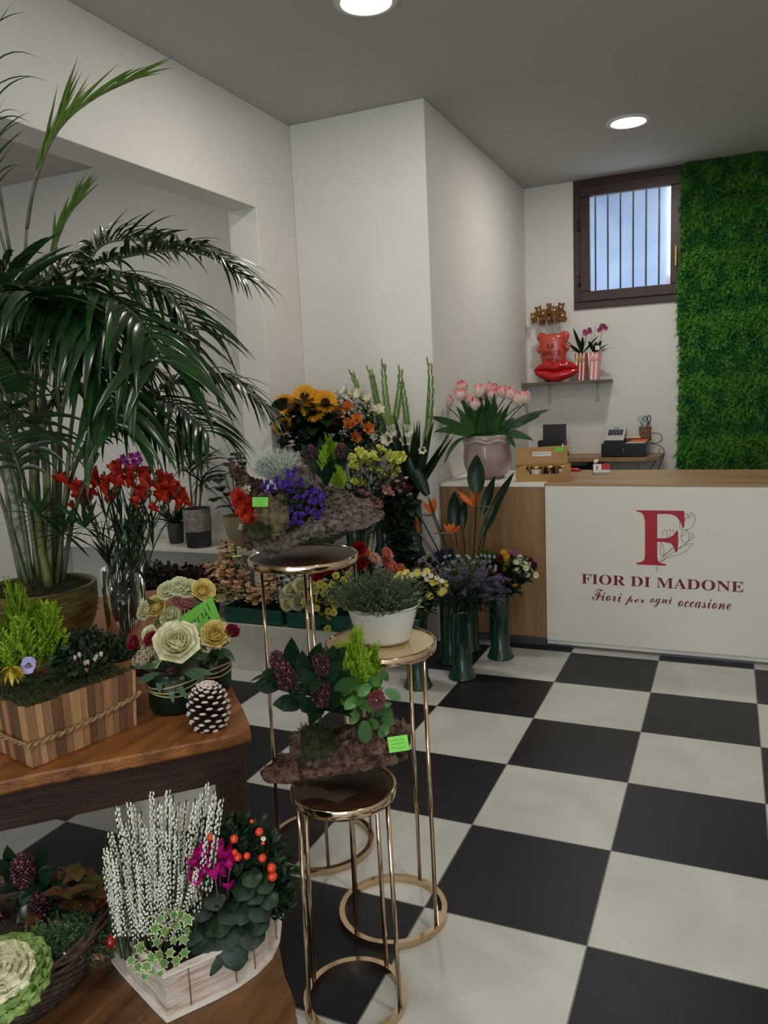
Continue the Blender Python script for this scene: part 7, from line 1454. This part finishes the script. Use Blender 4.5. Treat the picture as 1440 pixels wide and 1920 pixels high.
for a in (-.15, -.55, -.95, -1.35): p = BKc+V((math.cos(a)*BR2*1.0, math.sin(a)*BR2*1.0, BH+.012)); mb.tube([p+V((0, 0, -.006)), p+V((.002, 0, .004)), p+V((.006*math.cos(a), .006*math.sin(a), -.004))], .0022, 5)
add('staples', mb, M_WHITEP, bk)
mb = MB(); mb.lathe([(BR2*.9, BH-.03), (.001, BH-.02)], 32, BKc); add('soil', mb, mat('dark_soil', (44, 32, 22)), bk)
BS = BKc+V((0, 0, BH-.02))
SK = BS+HF*.09-HR*.03
skimmia(SK, [(48, 1628, 1.0, .05), (78, 1690, .95, .1), (5, 1725, 1.0, -.2), (8, 1760, .8, 0), (95, 1640, .35, .2)], [((14, 1585), (30, 1640)), ((90, 1580), (70, 1630)), ((5, 1640), (40, 1650)), ((45, 1700), (60, 1650)), ((0, 1610), (35, 1655)), ((95, 1625), (70, 1670)), ((55, 1730), (55, 1680)), ((20, 1700), (30, 1680)), ((100, 1670), (75, 1700)), ((35, 1735), (65, 1700)), ((120, 1700), (80, 1720)), ((60, 1640), (50, 1690))], 'skimmia with dark red bud cones in the wicker basket', 1.0, 0)
CBp = LC(BS, -.02, .07, -.01); t = thing('ornamental_cabbage', 'cream centred ornamental cabbage in the wicker basket', 'ornamental cabbage', CBp); rr = random.Random(81)
M_CC = fm('cabbage_cream', (240, 236, 204), (226, 224, 172), scale=30); M_CG = fm('cabbage_green', (120, 158, 78), (150, 180, 100), scale=30)
cc = AT(10, 1832, CBp, .09)
for lay in range(7):
    u = lay/6; n = 6+2*lay; mb = MB()
    for j in range(n):
        Mx = Matrix.Translation(cc+V((0, 0, -.022*u))) @ V((0, 0, 1)).rotation_difference((TC*.35+V((0, 0, 1))).normalized()).to_matrix().to_4x4()
        mb.petal(2*PI*j/n+lay*.7, .035+.045*u, .042+.036*u, .1+.9*u, .5+1.1*u, r0=.003+.012*u, cup=.15, ruf=.007+.004*u, rn=9, um=.75, base=.4, e=.3, nu=8, nv=12, M=Mx)
    add('leaf_layer', mb, M_CC if u < .75 else M_CG, t)
mb = MB(); mb.tube([CBp, cc], .012, 8); add('stem', mb, M_CG, t)
JB = LC(BS, .125, .005, -.01); t = thing('juniper_sprig', 'blue green juniper spreading over the basket rim', 'juniper', JB)
for dx, dy, s, d in ((0, 0, .75, (0, 0, 1)), (.04, 0, .7, (.8, .3, .9)), (-.02, .05, .7, (.1, -.6, .9)), (-.05, .04, .6, (-.1, -.5, .9)), (.03, -.04, .6, (.5, .5, .8))): place('foliage', F['juniper'], t, JB+HR*dx+TC*dy, d, s*.85)
GB_ = LC(BS, .07, -.06, 0); t = thing('wintergreen', 'wintergreen with pink and red berries and bronze leaves in the basket', 'wintergreen', GB_); ml = leafmat('bronze_leaf', (60, 62, 30), (92, 44, 30), scale=14, rough=.3); M_PB = mat('pink_berry', (206, 120, 106), (180, 70, 70), scale=20, rough=.3); M_RB = mat('red_berry', (150, 14, 22), rough=.15, coat=.5)
for k in range(46): x, y = rr.uniform(80, 205), rr.uniform(1640, 1740); p = AT(x, y, GB_, rr.uniform(-.03, .04)); a = rr.uniform(0, 6.28); mb = MB(); mb.leaf(p, V((math.cos(a), math.sin(a), .4)), .05, .032, droop=.6, um=.5, e=.7, n=6); add('leaf', mb, ml, t)
for (x, y, r, m) in ((107, 1730, 6, M_PB), (113, 1740, 6, M_PB), (107, 1746, 5, M_PB), (100, 1735, 5, M_PB), (165, 1776, 8, M_PB), (174, 1788, 9, M_PB), (185, 1791, 8, M_PB), (192, 1792, 6, M_PB), (103, 1758, 11, M_RB), (121, 1766, 9, M_RB), (208, 1765, 12, M_RB), (170, 1772, 6, M_RB), (63, 1735, 6, M_RB)): p = AT(x, y, GB_, .07 if y > 1755 else .04); mb = MB(); mb.ball(p, r/ppm(p), 14, 10); add('berry', mb, m, t)
# bud twig from basket towards planter
e1, e0 = AT(262, 1732, GB_, .04), AT(170, 1770, GB_, .04); t = thing('catkin_twig', 'thin green twig reaching from basket over the planter corner', 'twig', e0); mb = MB(); mb.tube(bez(e0, e0.lerp(e1, .5)+V((0, 0, .02)), e1), .0022, 6); add('twig', mb, M_STEM, t)
